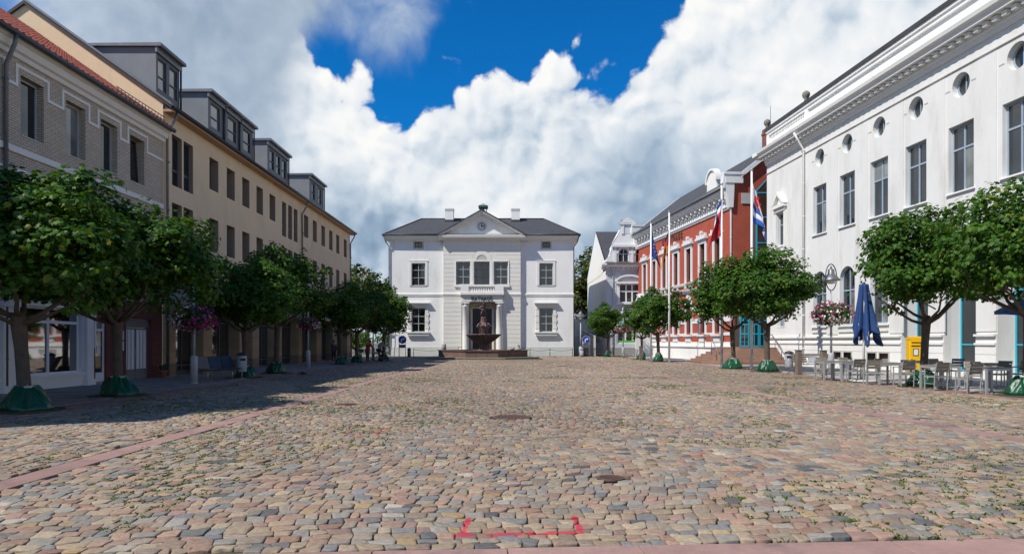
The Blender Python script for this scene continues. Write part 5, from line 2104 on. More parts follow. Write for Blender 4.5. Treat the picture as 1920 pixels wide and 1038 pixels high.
def villa():
    Y0 = 80.0
    t = thing('villa', 'pale grey villa with curved gable, twin arched windows and bare white side wall', 'house', (11.05, Y0, 0), math.radians(1))
    s = Y0 / 1280
    X = lambda px: (px - 960) * s - 11.05
    Z = lambda py: CAM_H + (640 - py) * s
    W, D = 8.5, 17.0
    ZE = Z(497)
    u1 = X(1180)
    holes = [(u1 - 1.15, u1 + 1.15, Z(567), Z(532)), (u1 - 1.4, u1 + 1.4, Z(643), Z(612))]
    b = MB()
    wall(b, 0, W, 0, ZE - .3, holes, 0, .25)
    b.quad((W, 0, 0), (W, D, 0), (W, D, ZE), (W, 0, ZE))
    b.build('wall', VILLA, t)
    # side wall: all white; the gable's stepped lower edge copies the town hall's shadow line
    zs = Z(521)
    side = MB()
    side.box(-.02, .0, 0, D, 0, zs + .9)
    side.build('side_wall', WHITE2, t)
    g = MB()
    zr = ZE + .61 * D / 2
    g.add([(-.05, .0, zs + 1.4), (-.05, 2.2, zs + 1.2), (-.05, 2.2, zs + .9), (-.05, 3.2, zs + .9), (-.05, 3.2, zs + .7), (-.05, D, zs + .7), (-.05, D, ZE), (-.05, D / 2, zr), (-.05, 0, ZE)], [(0, 1, 2, 3, 4, 5, 6, 7, 8)])
    g.add([(-.05, 0, zs + 1.4), (0, 0, zs + 1.4), (0, 0, ZE), (-.05, 0, ZE)], [(0, 1, 2, 3)])
    g.build('gable', WHITE2, t)
    b = MB()
    z = .9
    while z < ZE - .8:
        for (a, c, p, q) in rects_minus(.02, W, z + .015, min(z + .45, ZE - .75) - .015, [(holes[0][0] - .35, holes[0][1] + .35, holes[0][2] - .5, holes[0][3] + 1.3), (holes[1][0] - .1, holes[1][1] + .1, holes[1][2] - .1, holes[1][3] + .1)]):
            b.box(a, c, -.035, .0, p, q)
        z += .45
    b.build('rustication', VILLA, t)
    window(t, u1, holes[0][2], 2.3, holes[0][3] - holes[0][2], .12, (.333, .667), (.62,), .09, .16, FRAMEW, GLASS)
    window(t, u1, holes[1][2], 2.8, holes[1][3] - holes[1][2], .12, (.333, .667), (), .12, .2, FRAMEW, GLASSD)
    f = MB(); f.box(u1 - 1.2, u1 + 1.2, .10, .13, holes[1][2] + .12, holes[1][2] + .32); f.build('green_strip', mat('green_sign', (.05, .45, .05), .6), t)
    f = MB()
    h0 = holes[0]
    f.box(h0[0] - .26, h0[0], -.10, .02, h0[2], h0[3]); f.box(h0[1], h0[1] + .26, -.10, .02, h0[2], h0[3]); f.box(h0[0] - .4, h0[1] + .4, -.28, .02, h0[3] + .02, h0[3] + .25)
    f.box(h0[0] - .4, h0[1] + .4, -.26, .02, h0[2] - .2, h0[2] - .002)
    n = 12
    rr = 1.65
    for q in range(n):
        a0, a1 = PI * q / n, PI * (q + 1) / n
        f.prism([(u1 - rr * math.cos(a0), h0[3] + .25 + .85 * math.sin(a0)), (u1 - rr * math.cos(a1), h0[3] + .25 + .85 * math.sin(a1)), (u1 - (rr - .22) * math.cos(a1), h0[3] + .25 + .63 * math.sin(a1)), (u1 - (rr - .22) * math.cos(a0), h0[3] + .25 + .63 * math.sin(a0))], -.28, .02)
    f.build('window_surround', FRAMEW, t)
    b = MB()
    moulding(b, -.6, W, [(0, ZE - .55), (.08, ZE - .55), (.10, ZE - .3), (.55, ZE - .25), (.60, ZE - .08), (.72, ZE), (0, ZE + .02)])
    cor = b.build('cornice', FRAMEW, t)
    m_ = MB(); m_.box(-.1, .1, -.42, -.1, ZE - .50, ZE - .26)
    mm = m_.mesh('modillion', VILLA)
    for k in range(14):
        link('modillion', mm, cor, (.0 + .6 * k, 0, 0))
    r = MB()
    r.quad((-.05, -.75, ZE + .03), (W, -.75, ZE + .03), (W, D / 2, zr + .1), (-.05, D / 2, zr + .1))
    r.quad((-.05, D / 2, zr + .1), (W, D / 2, zr + .1), (W, D + .3, ZE + .03), (-.05, D + .3, ZE + .03))
    r.build('roof', SLATE, t)
    # curved gable dormer with two arched windows
    a, c = X(1150.5), X(1150.5) + 4.4
    z0, z1 = ZE + .02, Z(459)
    uu = [a + 1.15, a + 3.15]
    d = MB()
    wall(d, a, c, z0, z1, [(u - .62, u + .62, z0 + .25, z0 + 1.95, 'arch') for u in uu], -.15, .3)
    d.quad((a, -.15, z0), (a, 5, z0), (a, 5, z1), (a, -.15, z1)); d.quad((c, -.15, z0), (c, 5, z0), (c, 5, z1), (c, -.15, z1))
    dm = d.build('curved_gable', VILLA, t)
    for u in uu:
        window(dm, u, z0 + .25, 1.24, 1.7, .0, (.5,), (.62,), .09, .07, FRAMEW, GLASS, arch=.62)
        f = MB()
        for q in range(10):
            a0, a1 = PI * q / 10, PI * (q + 1) / 10
            f.prism([(u - .64 * math.cos(a0), z0 + 1.33 + .64 * math.sin(a0)), (u - .64 * math.cos(a1), z0 + 1.33 + .64 * math.sin(a1)), (u - .86 * math.cos(a1), z0 + 1.33 + .86 * math.sin(a1)), (u - .86 * math.cos(a0), z0 + 1.33 + .86 * math.sin(a0))], -.22, -.14)
        f.build('arch_moulding', FRAMEW, dm)
    f = MB()
    for u in (a + .16, (uu[0] + uu[1]) / 2, c - .16):
        f.box(u - .15, u + .15, -.24, -.151, z0 + .2, z1 - .3)
    f.box(a - .1, c + .1, -.30, .0, z0, z0 + .2)
    f.box(a - .25, c + .25, -.42, .3, z1 - .28, z1)
    f.build('pilaster', FRAMEW, dm)
    f = MB()                                            # scrolled cheek on the left
    pts = [(a, z0)]
    for q in range(9):
        w = q / 8
        pts.append((a - 1.3 + 1.25 * w + .18 * math.sin(w * 9), z0 + .1 + (z1 - .5 - z0) * w ** 1.6))
    f.prism([(a, z0), (a - 1.35, z0)] + pts[1:] + [(a, z1 - .3)], -.12, .15)
    f.tube([(a - 1.25, -.0, z0 + .22), (a - 1.0, -.0, z0 + .35), (a - .6, 0, z0 + .8), (a - .35, 0, z0 + 1.5), (a - .25, 0, z0 + 2.1)], .12, 8)
    f.build('scroll', FRAMEW, dm)
    f = MB()
    zt = Z(435.5)
    um = X(1176)
    f.prism([(a - .1, z1 + .002), (c + .1, z1 + .002), (um + .75, zt + .2), (um - .75, zt + .2)], -.15, .15)
    f.box(um - .72, um - .42, -.25, .1, zt - .2, zt + .9); f.box(um + .42, um + .72, -.25, .1, zt - .2, zt + .9)
    f.box(um - .42, um + .42, -.18, .1, zt - .2, zt + .9, 1)
    f.box(um - .95, um + .95, -.34, .2, zt + .9, zt + 1.05)
    f.prism([(um - 1.0, zt + 1.052), (um + 1.0, zt + 1.052), (um, zt + 1.75)], -.36, .2)
    f.tube([(a - .15, -.05, z1 + .1), (um - .85, -.05, zt + .25)], .12, 8)
    f.build('gable_top', [FRAMEW, VILLA], dm)
    k = MB()
    k.lathe([(.30, 0), (.32, .9), (.55, 1.25), (.6, 1.35), (.0, 1.36)], 8, (um + .2, 2.0, zt + .4)); k.build('chimney', ROOFDK, t)
    drainpipe(t, [(X(1149), -.5, ZE - .3), (X(1149), -.12, ZE - 1.0), (X(1149), -.12, .2)], .06, VILLA)
    b = MB(); b.box(-.05, W, -.06, 0, 0, .88); b.build('plinth', RAWR, t)
    return t


villa()
# ================================================================ trees
LEAF = attr_mat('maple_leaf', rough=0.5, bump=0, translucent=0.33, nvar=0.2, spec=0.22, nscale=8)
BARK = mat('bark', (0.10, 0.078, 0.058), 0.95, 0.35, 5.0, bump=0.9, bscale=30)
BARKD = mat('twig', (0.06, 0.048, 0.038), 0.95, 0.3, 6.0)

# a maple leaf: lobed outline, folded a little along its midrib
LOBES = [(0, -.50), (.44, -.30), (.30, -.04), (.50, .20), (.18, .18), (0, .55), (-.18, .18), (-.50, .20), (-.30, -.04), (-.44, -.30)]
SIMPLE = [(0, -.5), (.42, -.15), (.36, .2), (0, .55), (-.36, .2), (-.42, -.15)]


def leaves_at(P, Nrm, size, shape, rng, fold=.12, droop=.15):
    """P (n,3) positions, Nrm (n,3) normals -> V, F for one leaf each (fan of triangles round the centre)"""
    n = len(P)
    k = len(shape)
    Nrm = Nrm / np.maximum(np.linalg.norm(Nrm, axis=1, keepdims=True), 1e-6)
    r = rng.normal(0, 1, (n, 3))
    # the leaf tip hangs downwards
    r[:, 2] -= 1.1
    T = r - Nrm * np.sum(r * Nrm, 1, keepdims=True)
    T /= np.maximum(np.linalg.norm(T, axis=1, keepdims=True), 1e-6)
    B = np.cross(Nrm, T)
    sh = np.array(shape)
    sz = size * rng.uniform(.7, 1.25, (n, 1, 1))
    a = sh[None, :, 0:1] * sz
    b = sh[None, :, 1:2] * sz
    lift = -np.abs(sh[None, :, 0:1]) * fold * sz * 2 - np.maximum(0, sh[None, :, 1:2]) * droop * sz
    ring = P[:, None, :] + B[:, None, :] * a + T[:, None, :] * b + Nrm[:, None, :] * lift
    V = np.concatenate([ring, P[:, None, :]], 1)
    F = np.array([(i, (i + 1) % k, k) for i in range(k)])
    Fa = (F[None] + (np.arange(n) * (k + 1))[:, None, None]).reshape(-1, 3)
    return V.reshape(-1, 3), Fa, k + 1


def crown_mesh(name, rx, ry, rz, n_clump, per, leaf, seed, shape=LOBES, hue=(0.028, 0.084, 0.012), hue2=(0.082, 0.175, 0.014), flat=.88, clump_r=.62, yellow=.05, autumn=.003):
    rng = np.random.default_rng(seed)
    # clump centres: mostly near the surface of a flattened dome with an uneven outline
    d = rng.normal(0, 1, (n_clump, 3))
    d /= np.linalg.norm(d, axis=1, keepdims=True)
    d[:, 2] = np.where(d[:, 2] < -flat, -flat * rng.random(n_clump), d[:, 2])
    lump = 1 + .17 * np.sin(3 * np.arctan2(d[:, 1], d[:, 0]) + seed) + .10 * np.sin(5 * np.arctan2(d[:, 1], d[:, 0]) + 2.1 * seed + 3 * d[:, 2])
    rad = np.clip(rng.beta(3.0, 1.0, n_clump), .3, 1)[:, None] * lump[:, None]
    cen = d * rad * np.array([rx - clump_r * .55, ry - clump_r * .55, rz - clump_r * .4])
    cr = clump_r * rng.uniform(.65, 1.25, n_clump)
    # some shoots poking out of the top
    sh_n = n_clump // 7
    pick = rng.choice(np.where(d[:, 2] > .1)[0], sh_n)
    cen = np.concatenate([cen, cen[pick] * np.array([1.10, 1.10, 1.16]) + np.array([0, 0, .12])])
    cr = np.concatenate([cr, np.full(sh_n, clump_r * .42)])
    npc = np.maximum(8, (per * (cr / clump_r) ** 2)).astype(int)
    P, N, G = [], [], []
    for c, r, m in zip(cen, cr, npc):
        q = rng.normal(0, 1, (m, 3))
        q /= np.linalg.norm(q, axis=1, keepdims=True)
        low = q[:, 2] < -.45
        q[low, 2] *= -.6
        p = c + q * r * (rng.random((m, 1)) ** .33) * np.array([1, 1, .8])
        nn = q * .75 + np.array([0, 0, .55]) + rng.normal(0, .42, (m, 3)) + c / np.array([rx, ry, rz]) * .45
        P.append(p); N.append(nn)
        g = rng.random()
        G.append(np.full(m, g))
    P = np.concatenate(P); N = np.concatenate(N); G = np.concatenate(G)
    V, F, k = leaves_at(P, N, leaf, shape, rng)
    h1, h2 = np.array(hue), np.array(hue2)
    # colour belongs to the leaf: young shoots are yellower, every leaf a little different
    f = np.clip(G * .45 + rng.normal(.18, .16, len(P)), 0, 1)[:, None]
    col = h1 * (1 - f) + h2 * f
    col *= rng.uniform(.75, 1.25, (len(P), 1))
    yel = rng.random(len(P)) < yellow
    col[yel] = np.array([.15, .17, .015]) * rng.uniform(.7, 1.2, (yel.sum(), 1))
    aut = rng.random(len(P)) < autumn
    col[aut] = np.array([.20, .09, .02]) * rng.uniform(.6, 1.2, (aut.sum(), 1))
    return np_mesh(name, V, F, LEAF, np.repeat(col, k, 0), False)


def trunk_mesh(name, h, r, spread, seed, top, limbs=7):
    rng = random.Random(seed)
    b = MB()
    lean = (rng.uniform(-.1, .1), rng.uniform(-.1, .1))
    pts = [(0, 0, -.05), (0, 0, .12), (lean[0] * .25, lean[1] * .25, h * .35), (lean[0] * .6, lean[1] * .6, h * .7), (lean[0], lean[1], h), (lean[0] * 1.05, lean[1] * 1.05, h + .25)]
    b.tube(pts, [r * 1.35, r * 1.12, r * .98, r * .95, r * 1.15, r * .9], 12)
    for i in range(limbs):
        a = 2 * PI * (i + rng.uniform(-.3, .3)) / limbs
        e = spread * rng.uniform(.55, .95)
        z1 = h + (top - h) * rng.uniform(.35, .8)
        p0 = Vector((lean[0], lean[1], h - .12 + rng.uniform(0, .3)))
        p3 = Vector((lean[0] + math.cos(a) * e, lean[1] + math.sin(a) * e, z1))
        p1 = p0 + Vector((math.cos(a) * e * .28, math.sin(a) * e * .28, (z1 - h) * .16))
        p2 = p0 + Vector((math.cos(a + .1) * e * .62, math.sin(a + .1) * e * .62, (z1 - h) * .5))
        rr = r * rng.uniform(.42, .58)
        b.tube([p0, p1, p2, p3], [rr, rr * .85, rr * .6, rr * .25], 8)
        for _ in range(3):
            t = rng.uniform(.35, .9)
            q = p1.lerp(p3, t)
            a2 = a + rng.uniform(-1.2, 1.2)
            q2 = q + Vector((math.cos(a2), math.sin(a2), rng.uniform(.3, 1.0))) * rng.uniform(.5, .95)
            b.tube([q, q.lerp(q2, .5) + Vector((0, 0, .05)), q2], [rr * .38, rr * .28, rr * .1], 6)
    return b.mesh(name, BARK)


def tree(name, label, cat, loc, crown, trunk, cz, rz=0.0, group=None, sc=(1, 1, 1)):
    t = thing(name, label, cat, loc, rz, group)
    t.scale = sc
    link('trunk', trunk, t)
    link('crown', crown, t, (0, 0, cz))
    return t


# nearer crowns carry lobed leaves; the two rows share a few crowns between them, each turned another way
CR = [crown_mesh('crown', 2.75, 2.65, 2.05, 215, 88, .150, 3 + i, flat=.80) for i in range(4)]
CRM = [crown_mesh('crown', 2.65, 2.55, 2.05, 180, 74, .165, 13 + i, SIMPLE) for i in range(3)]
TK = [trunk_mesh('trunk', 2.35, .142, 2.1, 31 + i, 4.6) for i in range(3)]

GL = 'clipped maples of the left row'
GR = 'clipped maples of the right row'
left_trees = [
    # x, y, crown, height scale, width scale, label
    (-11.55, 16.2, 0, .90, 1.04, 'clipped maple at the left edge in front of the white shop window'),
    (-11.95, 20.7, 1, .93, 1.03, 'clipped maple in front of the striped garage gate'),
    (-12.1, 31.0, 2, .87, .94, 'clipped maple beside the bench with dark blue seats'),
    (-12.15, 35.2, 3, 1.0, .95, 'clipped maple in front of the shop with the red banner'),
    (-12.25, 49.0, 10, .92, .98, 'clipped maple just beyond the second left flower lamp'),
    (-12.1, 53.2, 11, .95, 1.0, 'clipped maple left of the two cyclists'),
    (-11.0, 58.5, 12, .98, 1.06, 'clipped maple in front of the left end of the town hall'),
]
right_trees = [
    (15.55, 20.6, 2, 1.0, 1.0, 'clipped maple at the right edge above the open blue parasol'),
    (15.0, 24.9, 0, 1.0, .93, 'clipped maple standing between the cafe tables and the yellow mailbox'),
    (13.9, 37.2, 1, 1.02, 1.05, 'clipped maple left of the flower lamp, beside the wooden bench'),
    (13.45, 41.4, 3, .99, .98, 'clipped maple in front of the brown entrance steps'),
    (11.95, 55.6, 10, .92, .95, 'clipped maple right behind the flagpole with the black red gold flag'),
    (11.75, 61.8, 11, .80, .72, 'slim clipped maple by the far metal bench'),
    (10.25, 73.5, 12, .86, .92, 'clipped maple farthest away, in front of the pale villa'),
]
for rows, grp in ((left_trees, GL), (right_trees, GR)):
    for i, (x, y, c, hs, ws, lab) in enumerate(rows):
        crown = CR[c] if c < 10 else CRM[c - 10]
        tree('maple_tree', lab, 'tree', (x, y, 0), crown, TK[i % 3], 4.42 if grp is GR else 4.26, 1.3 * i + (.7 if grp is GR else 0), grp, (ws, ws, hs))

# big loose trees far behind, left and right of the town hall
BIG = [crown_mesh('crown', 4.4, 4.2, 4.6, 120, 46, .42, 51 + i, SIMPLE, (0.030, 0.060, 0.014), (0.10, 0.115, 0.018), .9, 1.25, .1, .03) for i in range(2)]
TKB = trunk_mesh('trunk', 4.0, .34, 3.0, 77, 8.0)
far_trees = [(-20.8, 98, 0, 1.0, 'yellowish broad tree behind the gap left of the town hall'), (-26.5, 106, 1, 1.18, 'darker tall tree rising behind the beige building end'),
             (-16.0, 103, 1, 1.0, 'green tree close behind the left corner of the town hall'), (11.4, 103, 0, 1.15, 'dense tree right behind the right corner of the town hall'),
             (16.5, 116, 1, 1.45, 'tall tree behind the gable of the pale villa')]
for i, (x, y, c, s_, lab) in enumerate(far_trees):
    tree('broadleaf_tree', lab, 'tree', (x, y, 0), BIG[c], TKB, 7.6, i * 1.9, 'trees behind the square', (s_, s_, s_))
# low bushes at the street end, left of the town hall, and over the right wall
BU = crown_mesh('foliage', 1.9, 1.5, 1.3, 60, 40, .20, 91, SIMPLE, (0.035, 0.085, 0.016), (0.09, 0.15, 0.02), .4, .6)
for x, y, z, s_, lab in ((-18.2, 80, 1.2, 1.2, 'leafy bush low at the end of the left row'), (-15.4, 88, 1.2, 1.25, 'round bush beside the left town hall corner'), (9.8, 84.5, 2.3, .75, 'dark shrub peeping over the white yard wall')):
    t = thing('bush', lab, 'bush', (x, y, 0))
    t.scale = (s_, s_, s_)
    link('foliage', BU, t, (0, 0, z))
    b = MB()
    for k in range(5):
        a = k * 1.26
        b.tube([(0, 0, -.02), (math.cos(a) * .3, math.sin(a) * .3, z * .7), (math.cos(a) * .8, math.sin(a) * .8, z * 1.2)], [.06, .045, .02], 6)
    b.build('stem', BARK, t)

# ---------------------------------------------------------------- watering bags round the trunks
BAG = mat('green_plastic', (0.007, 0.066, 0.030), 0.33, 0.25, 4.0, bump=0.7, bscale=12)
TIE = mat('white_tie', (.55, .55, .52), .6, .1)


def bag_mesh(seed):
    rng = np.random.default_rng(seed)
    n, m = 52, 13
    V, F = [], []
    ph = rng.uniform(0, 6, 4)
    for j in range(m):
        w = j / (m - 1)
        r0 = .50 - .30 * w ** 1.5
        if j == 0:
            r0 = .44
        for k in range(n):
            a = 2 * PI * k / n
            fold = (.075 * math.sin(5 * a + ph[0] + 2.5 * w) + .075 * abs(math.sin(5.5 * a + ph[1] - 2 * w)) + .035 * math.sin(17 * a + ph[2] + 3 * w)) * (.8 + 1.3 * w)
            sag = .24 * max(-.3, math.cos(a - ph[3])) * (1 - w) ** 1.5
            r = r0 * (1 + fold * 1.4) + sag * .8
            z = .02 + .60 * w + .04 * math.sin(3 * a + ph[2]) * w + .015 * math.sin(9 * a + ph[1])
            if j == 0:
                z = .0
            V.append((r * math.cos(a), r * math.sin(a), z))
    for j in range(m - 1):
        for k in range(n):
            q = (k + 1) % n
            F.append((j * n + k, j * n + q, (j + 1) * n + q, (j + 1) * n + k))
    return np_mesh('bag', V, np.array(F), BAG, None, True)


BAGS = [bag_mesh(60 + i) for i in range(4)]
tie = MB()
tie.lathe([(.185, .575), (.205, .59), (.205, .62), (.185, .63)], 16)
for k in range(7):
    a = 2 * PI * k / 7
    tie.tube([(.19 * math.cos(a), .19 * math.sin(a), .60), (.23 * math.cos(a + .1), .23 * math.sin(a + .1), .655), (.2 * math.cos(a + .2), .2 * math.sin(a + .2), .59)], .012, 5)
TIEM = tie.mesh('tie', TIE)
bag_labels = {
    'L0': 'green plastic watering bag round the leftmost trunk by the white shop front', 'L1': 'green watering bag at the trunk before the striped garage gate',
    'L2': 'green watering bag beside the litter bin and blue bench', 'L3': 'green watering bag at the trunk before the red shop banner',
    'L4': 'green watering bag beyond the second left lamp post', 'L5': 'green watering bag just left of the cyclists', 'L6': 'green watering bag right behind the cyclists',
    'R0': 'shiny green watering bag cut by the right picture edge', 'R1': 'shiny green watering bag in front of the yellow mailbox', 'R2': 'shiny green watering bag left of the wooden bench',
    'R3': 'shiny green watering bag before the brown steps', 'R4': 'green watering bag between two white flagpoles, tall and narrow', 'R5': 'green watering bag behind the dark wooden post by the metal bench',
    'R6': 'small slim green watering bag in front of the pale villa'}
for key, rows, scs in (('L', left_trees, (.92, .92, .85, .88, .9, .85, .85)), ('R', right_trees, (.95, .92, .98, 1.0, .9, .9, .8))):
    for i, sc in enumerate(scs):
        x, y = rows[i][0], rows[i][1]
        t = thing('watering_bag', bag_labels[key + str(i)], 'watering bag', (x, y, 0.02), i * 1.7 + (2 if key == 'R' else 0), 'green watering bags at the tree trunks')
        f = .8 if (key == 'R' and i >= 4) else 1
        t.scale = (sc * f, sc * f, sc * (1.25 if f < 1 else 1))
        link('bag', BAGS[i % 4], t)
        link('tie', TIEM, t)

# soil squares round the trunks
for rows in (left_trees, right_trees):
    for r in rows:
        b = MB()
        n = 18
        b.prism([((.80 + .12 * math.sin(3 * k + r[1])) * math.cos(2 * PI * k / n), (.85 + .12 * math.cos(2 * k + r[0])) * math.sin(2 * PI * k / n)) for k in range(n)], -.01, .034, 0, 'xy')
        tag(b.build('soil_patch', mat('soil', (.075, .055, .035), .95, .4, 6, bump=.8, bscale=40, second=(.07, .08, .03)), None, (r[0], r[1], 0)), kind='structure')
# ================================================================ street furniture
STEEL = mat('galvanised_steel', (0.36, 0.37, 0.38), 0.4, 0.15, 5.0, metallic=0.7)
STEELP = mat('grey_paint', (0.36, 0.38, 0.40), 0.5, 0.1, 4.0)
POLEW = mat('white_pole', (0.78, 0.78, 0.77), 0.4, 0.04, 2.0)
WOODG = mat('weathered_wood', (0.17, 0.135, 0.105), 0.85, 0.3, 4.0, bump=0.4)
SLATW = mat('taupe_slat', (0.20, 0.175, 0.145), 0.7, 0.12, 6.0)
ALU = mat('aluminium', (0.40, 0.41, 0.42), 0.42, 0.08, 5.0, metallic=0.35)
LAMPG = mat('lamp_glass', (0.75, 0.76, 0.76), 0.2, 0.03)
BLUEP = mat('blue_sign', (0.005, 0.05, 0.32), 0.45, 0.05)
BLACK = mat('black_rubber', (0.012, 0.012, 0.013), 0.6, 0.2)

# ---------------------------------------------------------------- lamps
def lamp_post(label, loc, h=4.0, rz=0.0, ring=True):
    t = thing('street_lamp', label, 'street lamp', loc, rz, 'street lamps round the square')
    b = MB(); b.lathe([(.135, 0), (.135, 1.02), (.115, 1.06), (.06, 1.10)], 16); b.lathe([(.15, 0), (.15, .05)], 16); b.build('base', STEELP, t)
    b = MB(); b.tube([(0, 0, 1.0), (0, 0, 2.2), (0, 0, h)], [.055, .05, .04], 12); b.lathe([(.062, -.04), (.062, .04)], 12, (0, 0, 2.0)); b.build('pole', STEELP, t)
    if not ring:
        return t
    zc = h + .62
    b = MB()
    n = 28
    pts = [(.40 * math.sin(2 * PI * k / n), 0, zc - .62 * math.cos(2 * PI * k / n)) for k in range(n + 1)]
    b.tube(pts, .025, 6)
    b.build('hoop', DARK, t)
    b = MB()
    b.lathe([(.03, .62), (.05, .5), (.14, .46), (.15, .28), (.17, .24), (.22, .20), (.40, -.02), (.41, -.06), (.38, -.06), (.2, .0)], 20, (0, 0, zc - .1))
    hd = b.build('lamp_hood', ZINC, t)
    b = MB(); b.lathe([(.05, -.22), (.16, -.20), (.26, -.13), (.30, -.05), (.28, -.02)], 16, (0, 0, zc - .1)); b.build('lamp_glass', LAMPG, hd)
    return t


lamp_post('grey street lamp with ringed lantern and flowers near the closed blue parasol', (15.1, 32.3, 0.02), 4.05, .5)
lamp_post('grey street lamp with teal sign by the far metal bench', (10.75, 66, 0.02), 3.9, .3)
lamp_post('street lamp with ringed lantern by the yard gate right of the town hall', (7.55, 75.0, 0.02), 3.9, 0).scale = (1.5, 1.5, 1)
lamp_post('street lamp before the ochre piers nearest on the left, lantern hidden in leaves', (-12.3, 26.4, 0.02), 4.05, .4)
lamp_post('left street lamp between the red banner shop and the farther maples', (-12.6, 42.2, 0.02), 4.05, .2)
lamp_post('farthest left street lamp, above the two cyclists', (-12.2, 60, 0.02), 4.05, .2)
b = MB(); b.box(-.22, .22, -.075, -.055, 2.85, 3.5)
tag(b.build('teal_street_banner', mat('teal_sign', (.03, .40, .40), .5), None, (10.55, 66, 0)), 'small teal sign hung on the lamp post before the pale villa', 'sign')

# ---------------------------------------------------------------- flower balls
FLOWER = attr_mat('petunia', rough=0.6, bump=0, translucent=0.2, nvar=0.1)


def flower_mesh(kind, seed, n=520):
    rng = np.random.default_rng(seed)
    d = rng.normal(0, 1, (n, 3)); d /= np.linalg.norm(d, axis=1, keepdims=True)
    a_ = np.arctan2(d[:, 1], d[:, 0])
    r = (1 + .10 * np.sin(3 * a_ + seed) + rng.normal(0, .07, n))[:, None]
    P = d * r * np.array([.92, .92, .56])
    P[:, 2] -= .12 * (np.abs(d[:, 2]) < .5)
    N = d + rng.normal(0, .35, (n, 3))
    shape = [(.5 * math.cos(2 * PI * k / 10) * (1 if k % 2 else .78), .5 * math.sin(2 * PI * k / 10) * (1 if k % 2 else .78)) for k in range(10)]
    V, F, k = leaves_at(P, N, .10, shape, rng, fold=-.06, droop=0)
    white, mag, pink, deep = np.array([.72, .70, .66]), np.array([.36, .018, .16]), np.array([.55, .16, .26]), np.array([.22, .01, .075])
    c = np.zeros((n, 3))
    for i in range(n):
        u, v, w = d[i]
        rr = rng.random()
        if kind == 'mixed':                       # magenta round the top and flanks, white below the middle
            wh = .78 if (w < .15 and abs(u) < .55) else .22
            c[i] = white if rr < wh else (pink if rr < wh + .2 else mag)
        elif kind == 'split':                     # white and red to the left, purple to the right
            if u < .1:
                c[i] = white if rr < .55 else (deep if rr < .85 else pink)
            else:
                c[i] = np.array([.33, .05, .30]) if (w > .1 and rr < .7) else (mag if rr < .85 else pink)
        elif kind == 'red':
            c[i] = white if (rr < .5 and abs(u) > .6) else (deep if rr < .6 else (mag if rr < .85 else pink))
        else:
            c[i] = white if rr < .38 else (pink if rr < .62 else mag)
    return np_mesh('blossoms', V, F, FLOWER, np.repeat(c, k, 0), False)


def green_mesh(seed, n=620):
    rng = np.random.default_rng(seed)
    d = rng.normal(0, 1, (n, 3)); d /= np.linalg.norm(d, axis=1, keepdims=True)
    P = d * rng.uniform(.6, 1.0, (n, 1)) * np.array([.90, .90, .56])
    V, F, k = leaves_at(P, d + rng.normal(0, .5, (n, 3)), .13, SIMPLE, rng)
    c = np.array([.04, .09, .02]) * rng.uniform(.6, 1.5, (n, 1))
    return np_mesh('foliage', V, F, LEAF, np.repeat(c, k, 0), False)


GM = green_mesh(5)
def flower_ball(label, loc, kind, seed, s=1.0):
    t = thing('flower_basket', label, 'flower basket', loc, 0, 'flower baskets on the lamp posts')
    t.scale = (s, s, s)
    link('foliage', GM, t)
    link('blossoms', flower_mesh(kind, seed), t)
    b = MB()
    b.lathe([(.08, -.42), (.34, -.36), (.48, -.12), (.46, -.08)], 16)
    b.build('bowl', DARK, t)
    return t


flower_ball('big flower ball, magenta above and white below, by the closed blue parasol', (15.1, 32.25, 2.95), 'mixed', 3, 1.02)
flower_ball('pink and white flower ball below the teal sign before the pale villa', (10.75, 65.95, 2.95), 'pale', 4, .85)
flower_ball('large flower ball, white on the left and purple on the right', (-12.3, 26.35, 2.55), 'split', 5, .90)
flower_ball('deep red flower ball with white flanks before the ochre piers', (-12.6, 42.15, 2.75), 'red', 6, .74)
flower_ball('small dark red flower ball above the cyclists', (-12.15, 59.95, 2.75), 'red', 7, .62)

